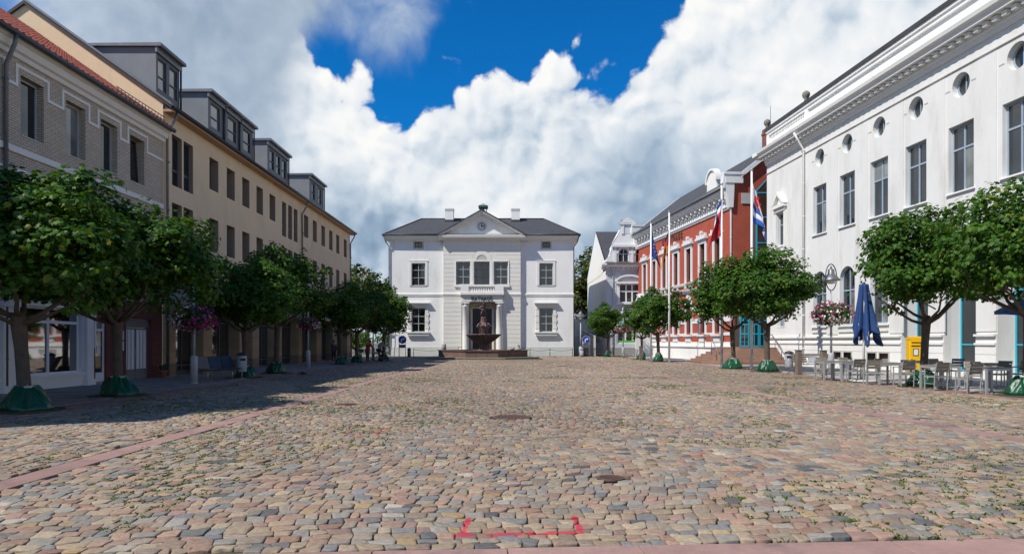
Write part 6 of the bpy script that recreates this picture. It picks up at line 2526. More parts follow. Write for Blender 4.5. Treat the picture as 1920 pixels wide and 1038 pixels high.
# ---------------------------------------------------------------- flags
def flag(label, pole_label, loc, h, ztop, stripes, W=.42, H=1.5, Lf=2.2, seed=0, side=1, base_r=.06, extra=None):
    p = thing('flagpole', pole_label, 'flagpole', loc, 0, 'white flagpoles in front of the red house')
    b = MB(); b.tube([(0, 0, 0), (0, 0, h * .5), (0, 0, h)], [base_r * 1.25, base_r * 1.1, base_r * .8], 14); b.build('pole', POLEW, p)
    b = MB(); b.lathe([(.05, 0), (.10, .03), (.10, .07), (.03, .10)], 12, (0, 0, h)); b.build('finial', STEEL, p)
    b = MB(); b.box(-.16, .16, -.16, .16, 0, .05); b.build('base_plate', STEEL, p)
    b = MB(); b.box(-.03, .03, -.11, -.06, .9, 1.15); b.build('cleat', STEEL, p)
    n, m = 24, 24
    V, F, mi = [], [], []
    for i in range(n + 1):
        s = i / n
        for j in range(m + 1):
            u = j / m
            # cloth hanging limp from its hoist: the fly edge has sunk, folds stack up
            x = W * math.sin(PI * .55 * u) * (.35 + .65 * s) + .03 * math.sin(9 * u + 5 * s + seed)
            y = .13 * math.sin(7.5 * u + 2.2 * s + seed) * u ** .5 + .05 * math.sin(15 * u + seed)
            z = -H * s * (1 - .25 * u) - Lf * .90 * u * (.85 + .15 * s) + .05 * math.sin(6 * u + seed)
            V.append((side * (x + base_r * .9), y, z))
    for i in range(n):
        for j in range(m):
            F.append((i * (m + 1) + j, i * (m + 1) + j + 1, (i + 1) * (m + 1) + j + 1, (i + 1) * (m + 1) + j))
    t = thing('flag', label, 'flag', (loc[0], loc[1], ztop), 0, None)
    k = len(stripes)
    for q, (nm, mm) in enumerate(stripes):
        rows = [f for idx, f in enumerate(F) if int((idx // m) / n * k) == q]
        b = MB()
        used = sorted({v for f in rows for v in f})
        mp = {v: i for i, v in enumerate(used)}
        b.add([V[v] for v in used], [tuple(mp[v] for v in f) for f in rows], 0, True)
        o = b.build(nm, mm, t)
        sd = o.modifiers.new('thickness', 'SOLIDIFY'); sd.thickness = .006
    if extra:
        extra(t, V, n, m, side)
    return t


def cloth(name, c):
    return mat(name, c, .8, .08, 3.0)


F_BLUE = cloth('flag_blue', (.01, .035, .22)); F_WHITE = cloth('flag_white', (.72, .72, .74)); F_RED = cloth('flag_red', (.52, .015, .025))
F_BLACK = cloth('flag_black', (.012, .012, .014)); F_GOLD = cloth('flag_gold', (.72, .38, .01)); F_MBLUE = cloth('flag_mid_blue', (.02, .10, .42))


def stars(t, V, n, m, side):
    b = MB()
    for k in range(12):
        a = 2 * PI * k / 12
        s, u = .5 + .28 * math.sin(a), .45 + .22 * math.cos(a)
        v = V[int(s * n) * (m + 1) + int(u * m)]
        for sy in (-1, 1):
            pts = [(v[0] + (.07 if q % 2 == 0 else .028) * math.sin(PI * q / 5), v[2] + (.07 if q % 2 == 0 else .028) * math.cos(PI * q / 5)) for q in range(10)]
            b.prism(pts, v[1] + sy * .02 - .003, v[1] + sy * .02 + .003)
    b.build('star_ring', F_GOLD, t)


def emblem(t, V, n, m, side):
    b = MB()
    for k, (s, u, r) in enumerate(((.28, .30, .17), (.36, .42, .15), (.30, .5, .12), (.42, .52, .10), (.22, .42, .1))):
        v = V[int(s * n) * (m + 1) + int(u * m)]
        pts = [(v[0] + r * (1 + .3 * math.sin(3 * q + k)) * math.cos(2 * PI * q / 9), v[2] + r * 1.2 * math.sin(2 * PI * q / 9)) for q in range(9)]
        b.prism(pts, v[1] - .034, v[1] - .014 - .001 * k)
    b.build('emblem', F_RED, t)


flag('dark blue flag with ring of gold stars hanging limp on the leftmost pole', 'leftmost white flagpole, carrying the dark blue flag', (11.95, 58.7, 0.02), 11.8, 11.0,
     [('blue_cloth', F_BLUE)], .85, 2.1, 2.0, 1, 1, .07, stars)
flag('black red and gold striped flag hanging limp', 'second flagpole from the left, carrying the black red gold flag', (12.25, 53.2, 0.02), 11.7, 10.6,
     [('black_stripe', F_BLACK), ('red_stripe', F_RED), ('gold_stripe', F_GOLD)], .62, 2.0, 2.1, 2.3, -1, .07)
flag('blue white and red striped flag hanging limp before the red house', 'third flagpole, carrying the blue white red flag', (12.96, 42.2, 0.02), 11.3, 10.55,
     [('blue_stripe', F_BLUE), ('white_stripe', F_WHITE), ('red_stripe', F_RED), ('red_stripe', F_RED), ('red_stripe', F_RED), ('red_stripe', F_RED)], .78, 2.3, 1.9, 4.1, -1, .065)
flag('white and blue city flag with red emblem hanging limp', 'rightmost flagpole, carrying the white city flag', (14.15, 40.3, 0.02), 11.7, 11.0,
     [('white_stripe', F_WHITE), ('white_stripe', F_WHITE), ('white_stripe', F_WHITE), ('blue_stripe', F_MBLUE), ('white_stripe', F_WHITE), ('blue_stripe', F_MBLUE)], .85, 2.2, 2.0, 5.2, 1, .07, emblem)

# ---------------------------------------------------------------- cafe tables and chairs
def make_table(label, loc, rz, size=.86):
    t = thing('cafe_table', label, 'table', loc, rz, 'grey slatted cafe tables')
    h = .80
    q = size / 2
    for sx in (-1, 1):
        for sy in (-1, 1):
            b = MB(); b.box(sx * (q - .03) - .03, sx * (q - .03) + .03, sy * (q - .03) - .03, sy * (q - .03) + .03, 0, h - .005); b.build('leg', ALU, t)
    b = MB()
    for a in (-1, 1):
        b.box(-q + .06, q - .06, a * (q - .03) - .02, a * (q - .03) + .02, h - .08, h - .01)
        b.box(a * (q - .03) - .02, a * (q - .03) + .02, -q + .06, q - .06, h - .08, h - .01)
    b.build('frame', ALU, t)
    n = 8
    w = size / n
    sm = MB(); sm.bbox(-q + .002, q - .002, .006, w - .006, h - .004, h + .022, .004)
    me = sm.mesh('slat', SLATW)
    for k in range(n):
        link('slat', me, t, (0, -q + k * w, 0))
    return t


def make_chair(label, loc, rz):
    """back is at local +y ; sitting person looks towards -y"""
    t = thing('cafe_chair', label, 'chair', loc, rz, 'grey slatted cafe chairs')
    q, sh, bh = .235, .47, .93
    for sx in (-1, 1):
        b = MB(); b.box(sx * q - .016, sx * q + .016, -q - .016, -q + .016, 0, .69); b.build('leg', ALU, t)
        b = MB(); b.tube([(sx * q, q - .02, 0), (sx * q, q, sh), (sx * q, q + .12, bh)], [.018, .018, .016], 6, smooth=False); b.build('leg', ALU, t)
        b = MB(); b.box(sx * q - .022, sx * q + .022, -q - .03, q + .06, .691, .716); b.build('armrest', SLATW, t)
        b = MB(); b.box(sx * q - .012, sx * q + .012, -q, q, sh - .05, sh - .02); b.box(sx * q - .010, sx * q + .010, -q, q, .20, .22); b.build('stretcher', ALU, t)
    for y in (-q, q):
        b = MB(); b.box(-q, q, y - .012, y + .012, sh - .05, sh - .02); b.build('seat_frame', ALU, t)
    for k in range(5):
        b = MB(); y = -q + k * .095
        b.bbox(-q + .01, q - .01, y - .01, y + .075, sh - .018, sh, .004); b.build('seat_slat', SLATW, t)
    for k in range(3):
        z0 = .60 + k * .115
        yb = q + .12 * (z0 - sh) / (bh - sh)
        b = MB()
        b.add([(-q + .012, yb - .014, z0), (q - .012, yb - .014, z0), (q - .012, yb + .006, z0), (-q + .012, yb + .006, z0),
               (-q + .012, yb + .014, z0 + .10), (q - .012, yb + .014, z0 + .10), (q - .012, yb + .034, z0 + .10), (-q + .012, yb + .034, z0 + .10)],
              [(0, 3, 2, 1), (4, 5, 6, 7), (0, 1, 5, 4), (1, 2, 6, 5), (2, 3, 7, 6), (3, 0, 4, 7)])
        b.build('back_slat', SLATW, t)
    return t


t0 = make_table('cafe table nearest the right picture edge', (15.2, 21.75, .025), .06)
c0 = make_chair('cafe chair turned away from the camera left of the nearest table', (14.5, 21.7, .025), PI + .15)
tables = [
    (14.75, 23.55, .05, 'cafe table just right of the shiny bag at the mailbox maple'),
    (17.9, 25.6, .1, 'shaded cafe table by the house wall at the right'),
    (14.25, 26.2, .03, 'cafe table right of the parasol foot'),
    (13.85, 28.3, .04, 'cafe table behind the parasol pole'),
    (13.35, 28.75, .02, 'leftmost cafe table beside the lamp base'),
    (17.35, 28.6, .05, 'cafe table standing before the teal shop opening'),
]
for x, y, r, lab in tables:
    copy_thing(t0, (x, y, .025), r, lab)
chairs = [
    (14.35, 23.1, PI + .1, 'cafe chair at the left side of the table by the mailbox maple'),
    (15.95, 23.6, -.5, 'cafe chair behind the nearest table, seen over its top'),
    (17.55, 24.6, -1.2, 'dark shaded cafe chair at the right picture edge'),
    (18.35, 24.9, -1.7, 'cafe chair half cut by the right picture edge'),
    (17.3, 27.6, .2, 'pale cafe chair facing us before the teal shop opening'),
    (18.0, 27.7, -.9, 'cafe chair sideways beside the teal shop opening'),
    (13.85, 27.55, PI + .05, 'cafe chair left of the parasol pole with its back to us'),
    (13.7, 26.0, PI - .25, 'cafe chair right next to the parasol foot'),
    (14.2, 24.75, PI + .05, 'cafe chair with broad back left of the mailbox maple'),
    (14.95, 25.75, -.5, 'dark cafe chair close in front of the mailbox'),
    (15.0, 27.6, -.3, 'cafe chair with tilted back before the cellar windows'),
    (14.6, 29.6, .3, 'tilted cafe chair behind the parasol pole'),
    (13.6, 29.7, .1, 'cafe chair at the far side of the leftmost table'),
]
for x, y, r, lab in chairs:
    copy_thing(c0, (x, y, .025), r, lab)

# ---------------------------------------------------------------- parasols
PAR = mat('blue_canvas', (0.010, 0.048, 0.17), 0.75, 0.15, 3.0, bump=0.3, bscale=20)
PRINT = mat('canvas_print', (0.42, 0.40, 0.36), 0.8, 0.25, 6.0)


def closed_parasol():
    t = thing('closed_parasol', 'closed dark blue parasol with pale print on a white pole', 'parasol', (14.3, 27.75, .025))
    b = MB(); b.tube([(0, 0, .05), (0, 0, 4.05)], .045, 12); b.build('pole', POLEW, t)
    b = MB(); b.tube([(0, 0, .04), (0, 0, .62)], .055, 12); b.build('pole_sleeve', STEEL, t)
    b = MB(); b.lathe([(.56, 0), (.58, .03), (.5, .09), (.1, .11)], 24); b.build('foot', mat('foot_concrete', (.42, .42, .41), .8, .1), t)
    n, m = 72, 26
    V, F = [], []
    for j in range(m + 1):
        w = j / m
        for k in range(n):
            a = 2 * PI * k / n
            lobes = math.cos(8 * a + .6 * math.sin(2 * a) + 1.2 * w)
            r = .05 + (.12 + .27 * w ** 1.15) * (1 + .40 * lobes * (.3 + .7 * w)) * (1 + .25 * math.cos(a - .3) * w)
            drop = 2.15 + .26 * math.cos(4 * a + .7) + .16 * math.cos(7 * a)
            V.append((r * math.cos(a) + .05 * w, r * math.sin(a) * .8, 3.95 - drop * w))
    for j in range(m):
        for k in range(n):
            q = (k + 1) % n
            F.append((j * n + k, j * n + q, (j + 1) * n + q, (j + 1) * n + k))
    o = link('canopy', np_mesh('canopy', V, np.array(F), PAR, None, True), t)
    s = o.modifiers.new('thickness', 'SOLIDIFY'); s.thickness = .008
    # faded print: an oval and a line of brush writing, lying on the outer folds
    b = MB()
    def out(a, w):
        lobes = math.cos(8 * a + .6 * math.sin(2 * a) + 1.2 * w)
        r = .05 + (.12 + .27 * w ** 1.15) * (1 + .40 * lobes * (.3 + .7 * w)) * (1 + .25 * math.cos(a - .3) * w) + .012
        drop = 2.15 + .26 * math.cos(4 * a + .7) + .16 * math.cos(7 * a)
        return (r * math.cos(a) + .05 * w, r * math.sin(a) * .8, 3.95 - drop * w)
    for a0, w0, ra, rw in ((-2.0, .42, .20, .15), (-1.05, .40, .12, .12), (-.75, .55, .04, .25)):
        g = 8
        for i in range(g):
            for j in range(g):
                q = [((i + di) / g * 2 - 1, (j + dj) / g * 2 - 1) for di, dj in ((0, 0), (1, 0), (1, 1), (0, 1))]
                if all(x * x + y * y <= 1.05 for x, y in q):
                    b.add([out(a0 + x * ra, w0 + y * rw) for x, y in q], [(0, 1, 2, 3)])
    for k in range(26):
        a = -2.9 + k * .11
        if k % 5 != 4:
            w = .80 + .03 * math.sin(k * 2.1)
            b.add([out(a, w), out(a + .05, w), out(a + .06, w + .05 + .02 * (k % 3)), out(a + .01, w + .05)], [(0, 1, 2, 3)])
    b.build('canvas_print', PRINT, t)
    b = MB(); b.lathe([(.05, 0), (.07, .05), (.03, .14)], 10, (0, 0, 3.93)); b.build('cap', DARK, t)
    return t


closed_parasol()


def open_parasol():
    t = thing('open_parasol', 'open bright blue parasol entering at the right edge', 'parasol', (17.95, 22.6, .025))
    b = MB(); b.tube([(0, 0, 0), (0, 0, 3.4)], .035, 10); b.build('pole', POLEW, t)
    b = MB(); b.lathe([(.42, 0), (.42, .06), (.08, .1)], 20); b.build('foot', mat('foot_concrete', (0, 0, 0)), t)
    n = 8
    R = 1.65
    V = [(0, 0, 3.35)]
    for r_, z in ((.5, 3.2), (1.0, 2.98), (1.0001, 2.98)):
        pass
    rings = [(.33, 3.20), (.66, 2.98), (1.0, 2.68), (1.0, 2.56)]
    for f, z in rings:
        for k in range(16):
            a = PI * k / 8
            rr = R * f * (1 if k % 2 == 0 else .95)
            V.append((rr * math.cos(a), rr * math.sin(a), z + (0 if k % 2 == 0 else .02)))
    F = [(0, 1 + k, 1 + (k + 1) % 16) for k in range(16)]
    for j in range(3):
        for k in range(16):
            q = (k + 1) % 16
            F.append((1 + j * 16 + k, 1 + (j + 1) * 16 + k, 1 + (j + 1) * 16 + q, 1 + j * 16 + q))
    b = MB(); b.add(V, F); o = b.build('canopy', mat('bright_blue_canvas', (.008, .12, .48), .75, .08), t)
    s = o.modifiers.new('thickness', 'SOLIDIFY'); s.thickness = .008
    for k in range(8):
        a = PI * k / 4
        b = MB(); b.tube([(R * .98 * math.cos(a), R * .98 * math.sin(a), 2.66), (.04 * math.cos(a), .04 * math.sin(a), 3.28)], .01, 5); b.build('rib', STEEL, t)


open_parasol()

# ---------------------------------------------------------------- mailbox, benches, bins, posts
def mailbox():
    Y = mat('post_yellow', (0.80, 0.46, 0.0), 0.45, 0.05, 2.0)
    t = thing('mailbox', 'tall yellow mailbox on a white foot behind the maple trunk', 'mailbox', (18.15, 30.6, .02), math.radians(-12))
    b = MB(); b.bbox(-.34, .34, -.2, .2, 0, .32, .02); b.build('foot', WHITE2, t)
    b = MB()
    b.bbox(-.38, .38, -.25, .25, .32, 1.72, .03)
    b.prism([(-.26, 1.721), (.26, 1.721), (.26, 1.80), (-.2, 1.86), (-.26, 1.84)], -.39, .39, 0, 'yz')
    bd = b.build('box', Y, t)
    b = MB(); b.box(-.33, .05, -.285, -.249, 1.46, 1.62); b.prism([(-.34, 1.62), (.06, 1.62), (.06, 1.65), (-.34, 1.65)], -.33, -.249); b.build('flap', Y, t)
    b = MB(); b.box(-.30, .02, -.262, -.251, 1.42, 1.455); b.build('slot', BLACK, t)
    b = MB(); b.box(-.24, -.02, -.262, -.251, 1.0, 1.32); f = b.build('notice_frame', BLACK, t)
    b = MB(); b.box(-.215, -.045, -.268, -.263, 1.03, 1.29); b.build('notice', FRAMEW, f)
    b = MB(); b.lathe([(.025, 0), (.025, .01)], 10, (0, 0, 0)); o = b.build('lock', STEEL, t, (-.30, -.252, .86)); o.rotation_euler = (PI / 2, 0, 0)
    b = MB(); b.box(.375, .384, -.2, .2, .45, 1.6); b.build('side_door', Y, t)
    return t


mailbox()


def blue_bench():
    t = thing('bench', 'metal bench with three pale and blue seat shells on the left pavement', 'bench', (-12.45, 29.2, .02), math.radians(62))
    for x in (-.62, .62):
        b = MB(); b.tube([(x, .05, 0), (x, .05, .42)], .03, 8); b.box(x - .03, x + .03, -.2, .28, 0, .025); b.build('leg', STEEL, t)
    b = MB(); b.box(-.95, .95, .0, .08, .40, .46); b.build('beam', DARK, t)
    for k, mm in enumerate((mat('seat_grey', (.13, .125, .13), .6, .1), mat('seat_blue', (.018, .04, .075), .5, .1), mat('seat_blue', (0, 0, 0)))):
        x = -.95 + .64 * k
        b = MB()
        b.prism([(-.24, .47), (.22, .455), (.30, .50), (.52, .98), (.49, 1.0), (.26, .52), (.2, .485), (-.24, .50)], x + .02, x + .60, 0, 'yz')
        b.build('seat_shell', mm, t)
    return t


blue_bench()


def litter_bin(label, loc, rz=0.0):
    t = thing('litter_bin', label, 'litter bin', loc, rz, 'steel litter bins')
    b = MB(); b.tube([(0, 0, 0), (0, 0, .36)], .03, 8); b.box(-.12, .12, -.12, .12, 0, .02); b.build('post', STEEL, t)
    b = MB(); b.lathe([(.20, .30), (.21, .32), (.21, .98), (.20, 1.0)], 20); b.build('drum', STEELP, t)
    b = MB(); b.lathe([(.20, 1.005), (.24, 1.02), (.24, 1.06), (.12, 1.13), (.02, 1.15)], 20); b.build('lid', DARK, t)
    b = MB(); b.box(-.11, .11, -.217, -.195, .78, .90); b.build('opening', BLACK, t)
    for k in range(3):
        b = MB(); b.lathe([(.213, .0), (.216, .012), (.213, .024)], 20, (0, 0, .42 + .22 * k)); b.build('band', STEEL, t)
    return t


litter_bin('steel litter bin between the blue bench and a watering bag', (-11.95, 30.2, .02), .6)
b0 = litter_bin('steel litter bin left of the wooden bench at the white house', (14.45, 35.6, .02), -.4)


def wood_bench():
    t = thing('bench', 'grey bench wrapped in a clear sheet between two brown posts', 'bench', (15.3, 34.6, .02), math.radians(-8))
    for x in (-.85, .85):
        b = MB()
        b.tube([(x, -.28, 0), (x, -.25, .45), (x, .20, .45), (x, .36, .95)], [.03, .03, .03, .025], 6); b.tube([(x, .20, .45), (x, .28, 0)], .03, 6)
        b.build('side_frame', DARK, t)
    for k in range(5):
        b = MB(); b.bbox(-.98, .98, -.27 + k * .1, -.19 + k * .1, .46, .495, .006); b.build('seat_slat', WOODG, t)
    for k in range(4):
        z = .56 + k * .115
        y = .24 + (z - .45) * .32
        b = MB(); b.bbox(-.98, .98, y - .03, y - .003, z, z + .095, .006); b.build('back_slat', WOODG, t)
    V, F = [], []
    for i in range(13):
        for j in range(9):
            u, w = i / 12, j / 8
            V.append((-.3 + 1.35 * u, .10 + .34 * w + .03 * math.sin(7 * u + 4 * w), .52 + .50 * w + .035 * math.sin(9 * u) * math.cos(5 * w)))
    for i in range(12):
        for j in range(8):
            F.append((i * 9 + j, (i + 1) * 9 + j, (i + 1) * 9 + j + 1, i * 9 + j + 1))
    o = link('clear_sheet', np_mesh('clear_sheet', V, np.array(F), mat('dull_sheet', (.30, .32, .34), .25, .25, 5.0, bump=.4, bscale=9), None, True), t)
    s = o.modifiers.new('thickness', 'SOLIDIFY'); s.thickness = .004
    return t


wood_bench()
for x, y, lab in ((14.35, 34.2, 'square brown wooden post left of the sheeted bench'), (15.0, 32.9, 'square brown wooden post right of the sheeted bench'), (11.35, 60.2, 'square dark wooden post by the far metal bench')):
    b = MB(); b.bbox(-.13, .13, -.13, .13, 0, 1.18, .02); b.bbox(-.15, .15, -.15, .15, 1.181, 1.22, .01)
    tag(b.build('wooden_post', WOODG, None, (x, y, .02), .1), lab, 'post', 'brown wooden posts')


def metal_bench():
    t = thing('bench', 'slim metal slat bench at the far end before the pale villa', 'bench', (11.1, 64.2, .02), math.radians(-60))
    for x in (-.7, .7):
        b = MB(); b.tube([(x, -.2, 0), (x, -.2, .45), (x, .22, .43), (x, .34, .9)], .025, 6); b.tube([(x, .2, .43), (x, .24, 0)], .025, 6); b.build('side_frame', STEEL, t)
    for k in range(4):
        b = MB(); b.box(-.8, .8, -.2 + .11 * k, -.12 + .11 * k, .45, .48); b.build('seat_slat', STEEL, t)
    for k in range(4):
        z = .54 + .1 * k
        b = MB(); b.box(-.8, .8, .26 + .03 * k, .28 + .03 * k, z, z + .07); b.build('back_slat', STEEL, t)


metal_bench()

# ---------------------------------------------------------------- road signs
def turn_sign(label, loc, rz=0.0):
    t = thing('road_sign', label, 'road sign', loc, rz, 'round blue turn right signs')
    for x in (-.34, .34):
        b = MB(); b.tube([(x, 0, 0), (x, 0, 1.9)], .03, 8); b.build('leg', STEEL, t)
    b = MB(); b.box(-.34, .34, -.02, .02, 1.05, 1.09); b.build('crossbar', STEEL, t)
    n = 28
    b = MB(); b.prism([(.44 * math.cos(2 * PI * k / n), 1.85 + .44 * math.sin(2 * PI * k / n)) for k in range(n)], -.05, -.033); b.build('rim', FRAMEW, t)
    b = MB(); b.prism([(.41 * math.cos(2 * PI * k / n), 1.85 + .41 * math.sin(2 * PI * k / n)) for k in range(n)], -.058, -.051); b.build('disc', BLUEP, t)
    b = MB()
    z = 1.85
    b.prism([(-.15, z - .28), (-.05, z - .28), (-.05, z - .02), (-.15, z - .02)], -.064, -.0585)
    b.prism([(-.15, z - .02), (-.05, z - .02), (-.02, z + .03), (-.05, z + .13), (-.12, z + .08)], -.0645, -.0585)
    b.prism([(-.05, z + .13), (-.02, z + .03), (.08, z + .03), (.08, z + .13)], -.065, -.0585)
    b.prism([(.08, z + .22), (.08, z - .06), (.26, z + .08)], -.0655, -.0585)
    b.build('arrow', FRAMEW, t)
    b = MB(); b.box(-.33, .33, -.05, -.035, .98, 1.34); b.build('plate', mat('grey_plate', (.10, .105, .11), .5, .1), t)
    return t


s0 = turn_sign('blue turn right sign on two legs by the yard gate, right of the town hall', (8.05, 74.2, .0))
copy_thing(s0, (-11.75, 73.2, 0), .05, 'blue turn right sign on two legs at the left town hall corner')
t = thing('road_sign', 'round sign seen from its dark back, half hidden in the left maple', 'road sign', (-12.45, 75.2, 0), PI)
b = MB(); b.tube([(0, 0, 0), (0, 0, 3.6)], .035, 8); b.build('post', STEEL, t)
b = MB(); b.prism([(.36 * math.cos(2 * PI * k / 24), 3.3 + .36 * math.sin(2 * PI * k / 24)) for k in range(24)], .04, .06); b.build('disc', DARK, t)
t = thing('street_name_sign', 'small blue street name plate on a thin post left of the town hall', 'sign', (-14.4, 76.4, 0))
b = MB(); b.tube([(.3, 0, 0), (.3, 0, 3.9)], .03, 8); b.build('post', STEEL, t)
b = MB(); b.box(-.35, .27, -.02, .02, 3.35, 3.62); b.build('plate', BLUEP, t)

# bollards
def bollard(label, loc, kind, grp=None):
    t = thing('bollard', label, 'bollard', loc, 0, grp)
    b = MB()
    if kind == 'stone':
        b.lathe([(.26, 0), (.25, .5), (.22, .78), (.2, .80)], 18); b.build('post', mat('granite_grey', (.32, .31, .29), .85, .2, 4), t)
    elif kind == 'band':
        b.lathe([(.20, 0), (.20, .52)], 16); b.lathe([(.20, .64), (.19, .9), (.15, .95)], 16); b.build('post', mat('granite_grey', (0, 0, 0)), t)
        b = MB(); b.lathe([(.205, .521), (.205, .639)], 16); b.build('band', FRAMEW, t)
    else:
        b.lathe([(.19, 0), (.18, .72)], 16); b.build('post', mat('brown_post', (.13, .10, .08), .85, .2), t)
        b = MB(); b.lathe([(.2, .721), (.2, .80), (.15, .93), (.05, 1.0)], 16); b.build('cap', DARK, t)
    return t


bollard('brown bollard with black domed cap beside the left blue sign', (-11.0, 73.0, 0), 'cap')
bollard('stone bollard on the left part of the fountain wall', (-6.95, 69.5, .62), 'stone')
bollard('grey bollard with white band beside the right blue sign', (7.45, 73.0, 0), 'band')

# chain between low posts along the town hall
t = thing('chain_barrier', 'thin chain slung between short dark posts along the town hall plinth', 'chain', (0, 75.6, 0))
xs = [-10.9, -7.6, 2.0, 4.2, 6.7]
for x in xs:
    b = MB(); b.tube([(x, 0, 0), (x, 0, .82)], .035, 8); b.lathe([(.03, 0), (.06, .03), (.03, .09)], 8, (x, 0, .81)); b.build('post', DARK, t)
for a, c in ((0, 1), (2, 3), (3, 4)):
    b = MB(); n = 12
    b.tube([(xs[a] + (xs[c] - xs[a]) * k / n, 0, .76 - .16 * math.sin(PI * k / n)) for k in range(n + 1)], .018, 5); b.build('chain', DARK, t)

# yard wall and gate right of the town hall
t = thing('yard_wall', 'white rendered yard wall with sloping top between town hall and villa', 'wall', (0, 0, 0))
b = MB()
b.add([(6.9, 90, 0), (11.0, 90, 0), (11.0, 90, 4.6), (6.9, 90, 4.7), (6.9, 90.3, 0), (11.0, 90.3, 0), (11.0, 90.3, 4.6), (6.9, 90.3, 4.7)], [(0, 1, 2, 3), (7, 6, 5, 4), (3, 2, 6, 7), (1, 5, 6, 2), (0, 3, 7, 4)])
b.build('back_wall', WHITE2, t)
b = MB()
b.prism([(78.6, 0), (90, 0), (90, 3.1), (78.6, 2.35)], 9.4, 9.65, 0, 'yz'); b.build('side_wall', WHITE2, t)
t = thing('yard_gate', 'grey metal bar gate standing between town hall corner and villa', 'gate', (0, 78.0, 0))
bm_ = MB(); bm_.box(-.012, .012, -.012, .012, .25, 2.1)
bar = bm_.mesh('bar', ZINC)
x = 7.0
while x < 11.0:
    link('bar', bar, t, (x, 0, 0))
    x += .135
b = MB()
b.box(6.9, 11.0, -.025, .025, .2, .25); b.box(6.9, 11.0, -.025, .025, 2.1, 2.15)
for x in (6.95, 8.9, 10.95):
    b.box(x - .04, x + .04, -.04, .04, 0, 2.25)
b.box(6.9, 8.2, -.05, -.03, .1, .62, )
b.build('gate_frame', ZINC, t)

# flower pot by the garage gate
t = thing('flower_pot', 'small terracotta pot with white flowers against the red brick pier', 'flower pot', (-15.65, 30.65, .02))
b = MB(); b.lathe([(.10, 0), (.15, .26), (.17, .28), (.17, .32), (.14, .32)], 14); b.build('pot', mat('terracotta', (.33, .14, .08), .8, .15), t)
o = link('foliage', GM, t, (0, 0, .46)); o.scale = (.22, .22, .30)
o = link('blossoms', flower_mesh('pale', 31, 60), t, (0, 0, .48)); o.scale = (.26, .26, .36)

# pigeon pecking on the cobbles
t = thing('pigeon', 'dark pigeon pecking on the shaded cobbles at the left', 'pigeon', (-9.8, 32.0, .01), .6)
t.scale = (1.1, 1.1, 1.1)
PG = mat('pigeon_grey', (.035, .038, .045), .7, .3, 20)
b = MB()
b.tube([(-.20, 0, .13), (-.13, 0, .15), (-.05, 0, .16), (.05, 0, .15), (.11, 0, .125), (.145, 0, .10), (.165, 0, .08), (.18, 0, .065)], [.012, .035, .062, .062, .045, .030, .028, .006], 10)
b.build('body', PG, t)
b = MB(); b.add([(-.12, 0, .15), (-.30, -.05, .11), (-.31, .05, .11)], [(0, 1, 2)]); b.add([(-.12, 0, .14), (-.30, -.05, .10), (-.31, .05, .10)], [(2, 1, 0)]); b.build('tail', PG, t)
for s_ in (-1, 1):
    b = MB(); b.tube([(.06, s_ * .055, .17), (-.04, s_ * .068, .165), (-.16, s_ * .03, .15)], [.012, .03, .006], 6); b.build('wing', PG, t)
    b = MB(); b.tube([(0, s_ * .025, .12), (0, s_ * .028, .01), (.03, s_ * .03, .004)], [.010, .006, .005], 5); b.build('leg', mat('pigeon_leg', (.25, .08, .07), .7), t)
b = MB(); b.tube([(.178, 0, .066), (.195, 0, .045)], [.007, .002], 5); b.build('beak', BLACK, t)
# ================================================================ fountain
RED_ST = mat('fountain_granite', (0.125, 0.07, 0.068), 0.6, 0.3, 3.0, bump=0.3, bscale=40, dirt=((0.05, 0.035, 0.033), 0.5, 0.75, 2.0))
BASIN = mat('basin_stone', (0.145, 0.085, 0.07), 0.75, 0.25, 2.0, bump=0.3, bscale=40, dirt=((0.28, 0.25, 0.21), 0.66, 0.8, 5.0))
BRONZE = mat('dark_bronze', (0.07, 0.042, 0.045), 0.4, 0.3, 6.0, metallic=0.6)
KERB = mat('mossy_kerb', (0.24, 0.22, 0.15), 0.9, 0.25, 2.0, bump=0.4)


def skin_body(name, verts, edges, radii, m, parent, levels=2, root=0):
    me = bpy.data.meshes.new(name)
    me.from_pydata(verts, edges, [])
    me.materials.append(m)
    o = link(name, me, parent)
    sk = o.modifiers.new('skin', 'SKIN')
    sk.use_smooth_shade = True
    sv = me.skin_vertices[0].data
    for i, r in enumerate(radii):
        rr = r if isinstance(r, tuple) else (r, r)
        sv[i].radius = rr
        sv[i].use_root = (i == root)
    ss = o.modifiers.new('subdiv', 'SUBSURF')
    ss.levels = levels
    ss.render_levels = levels
    return o


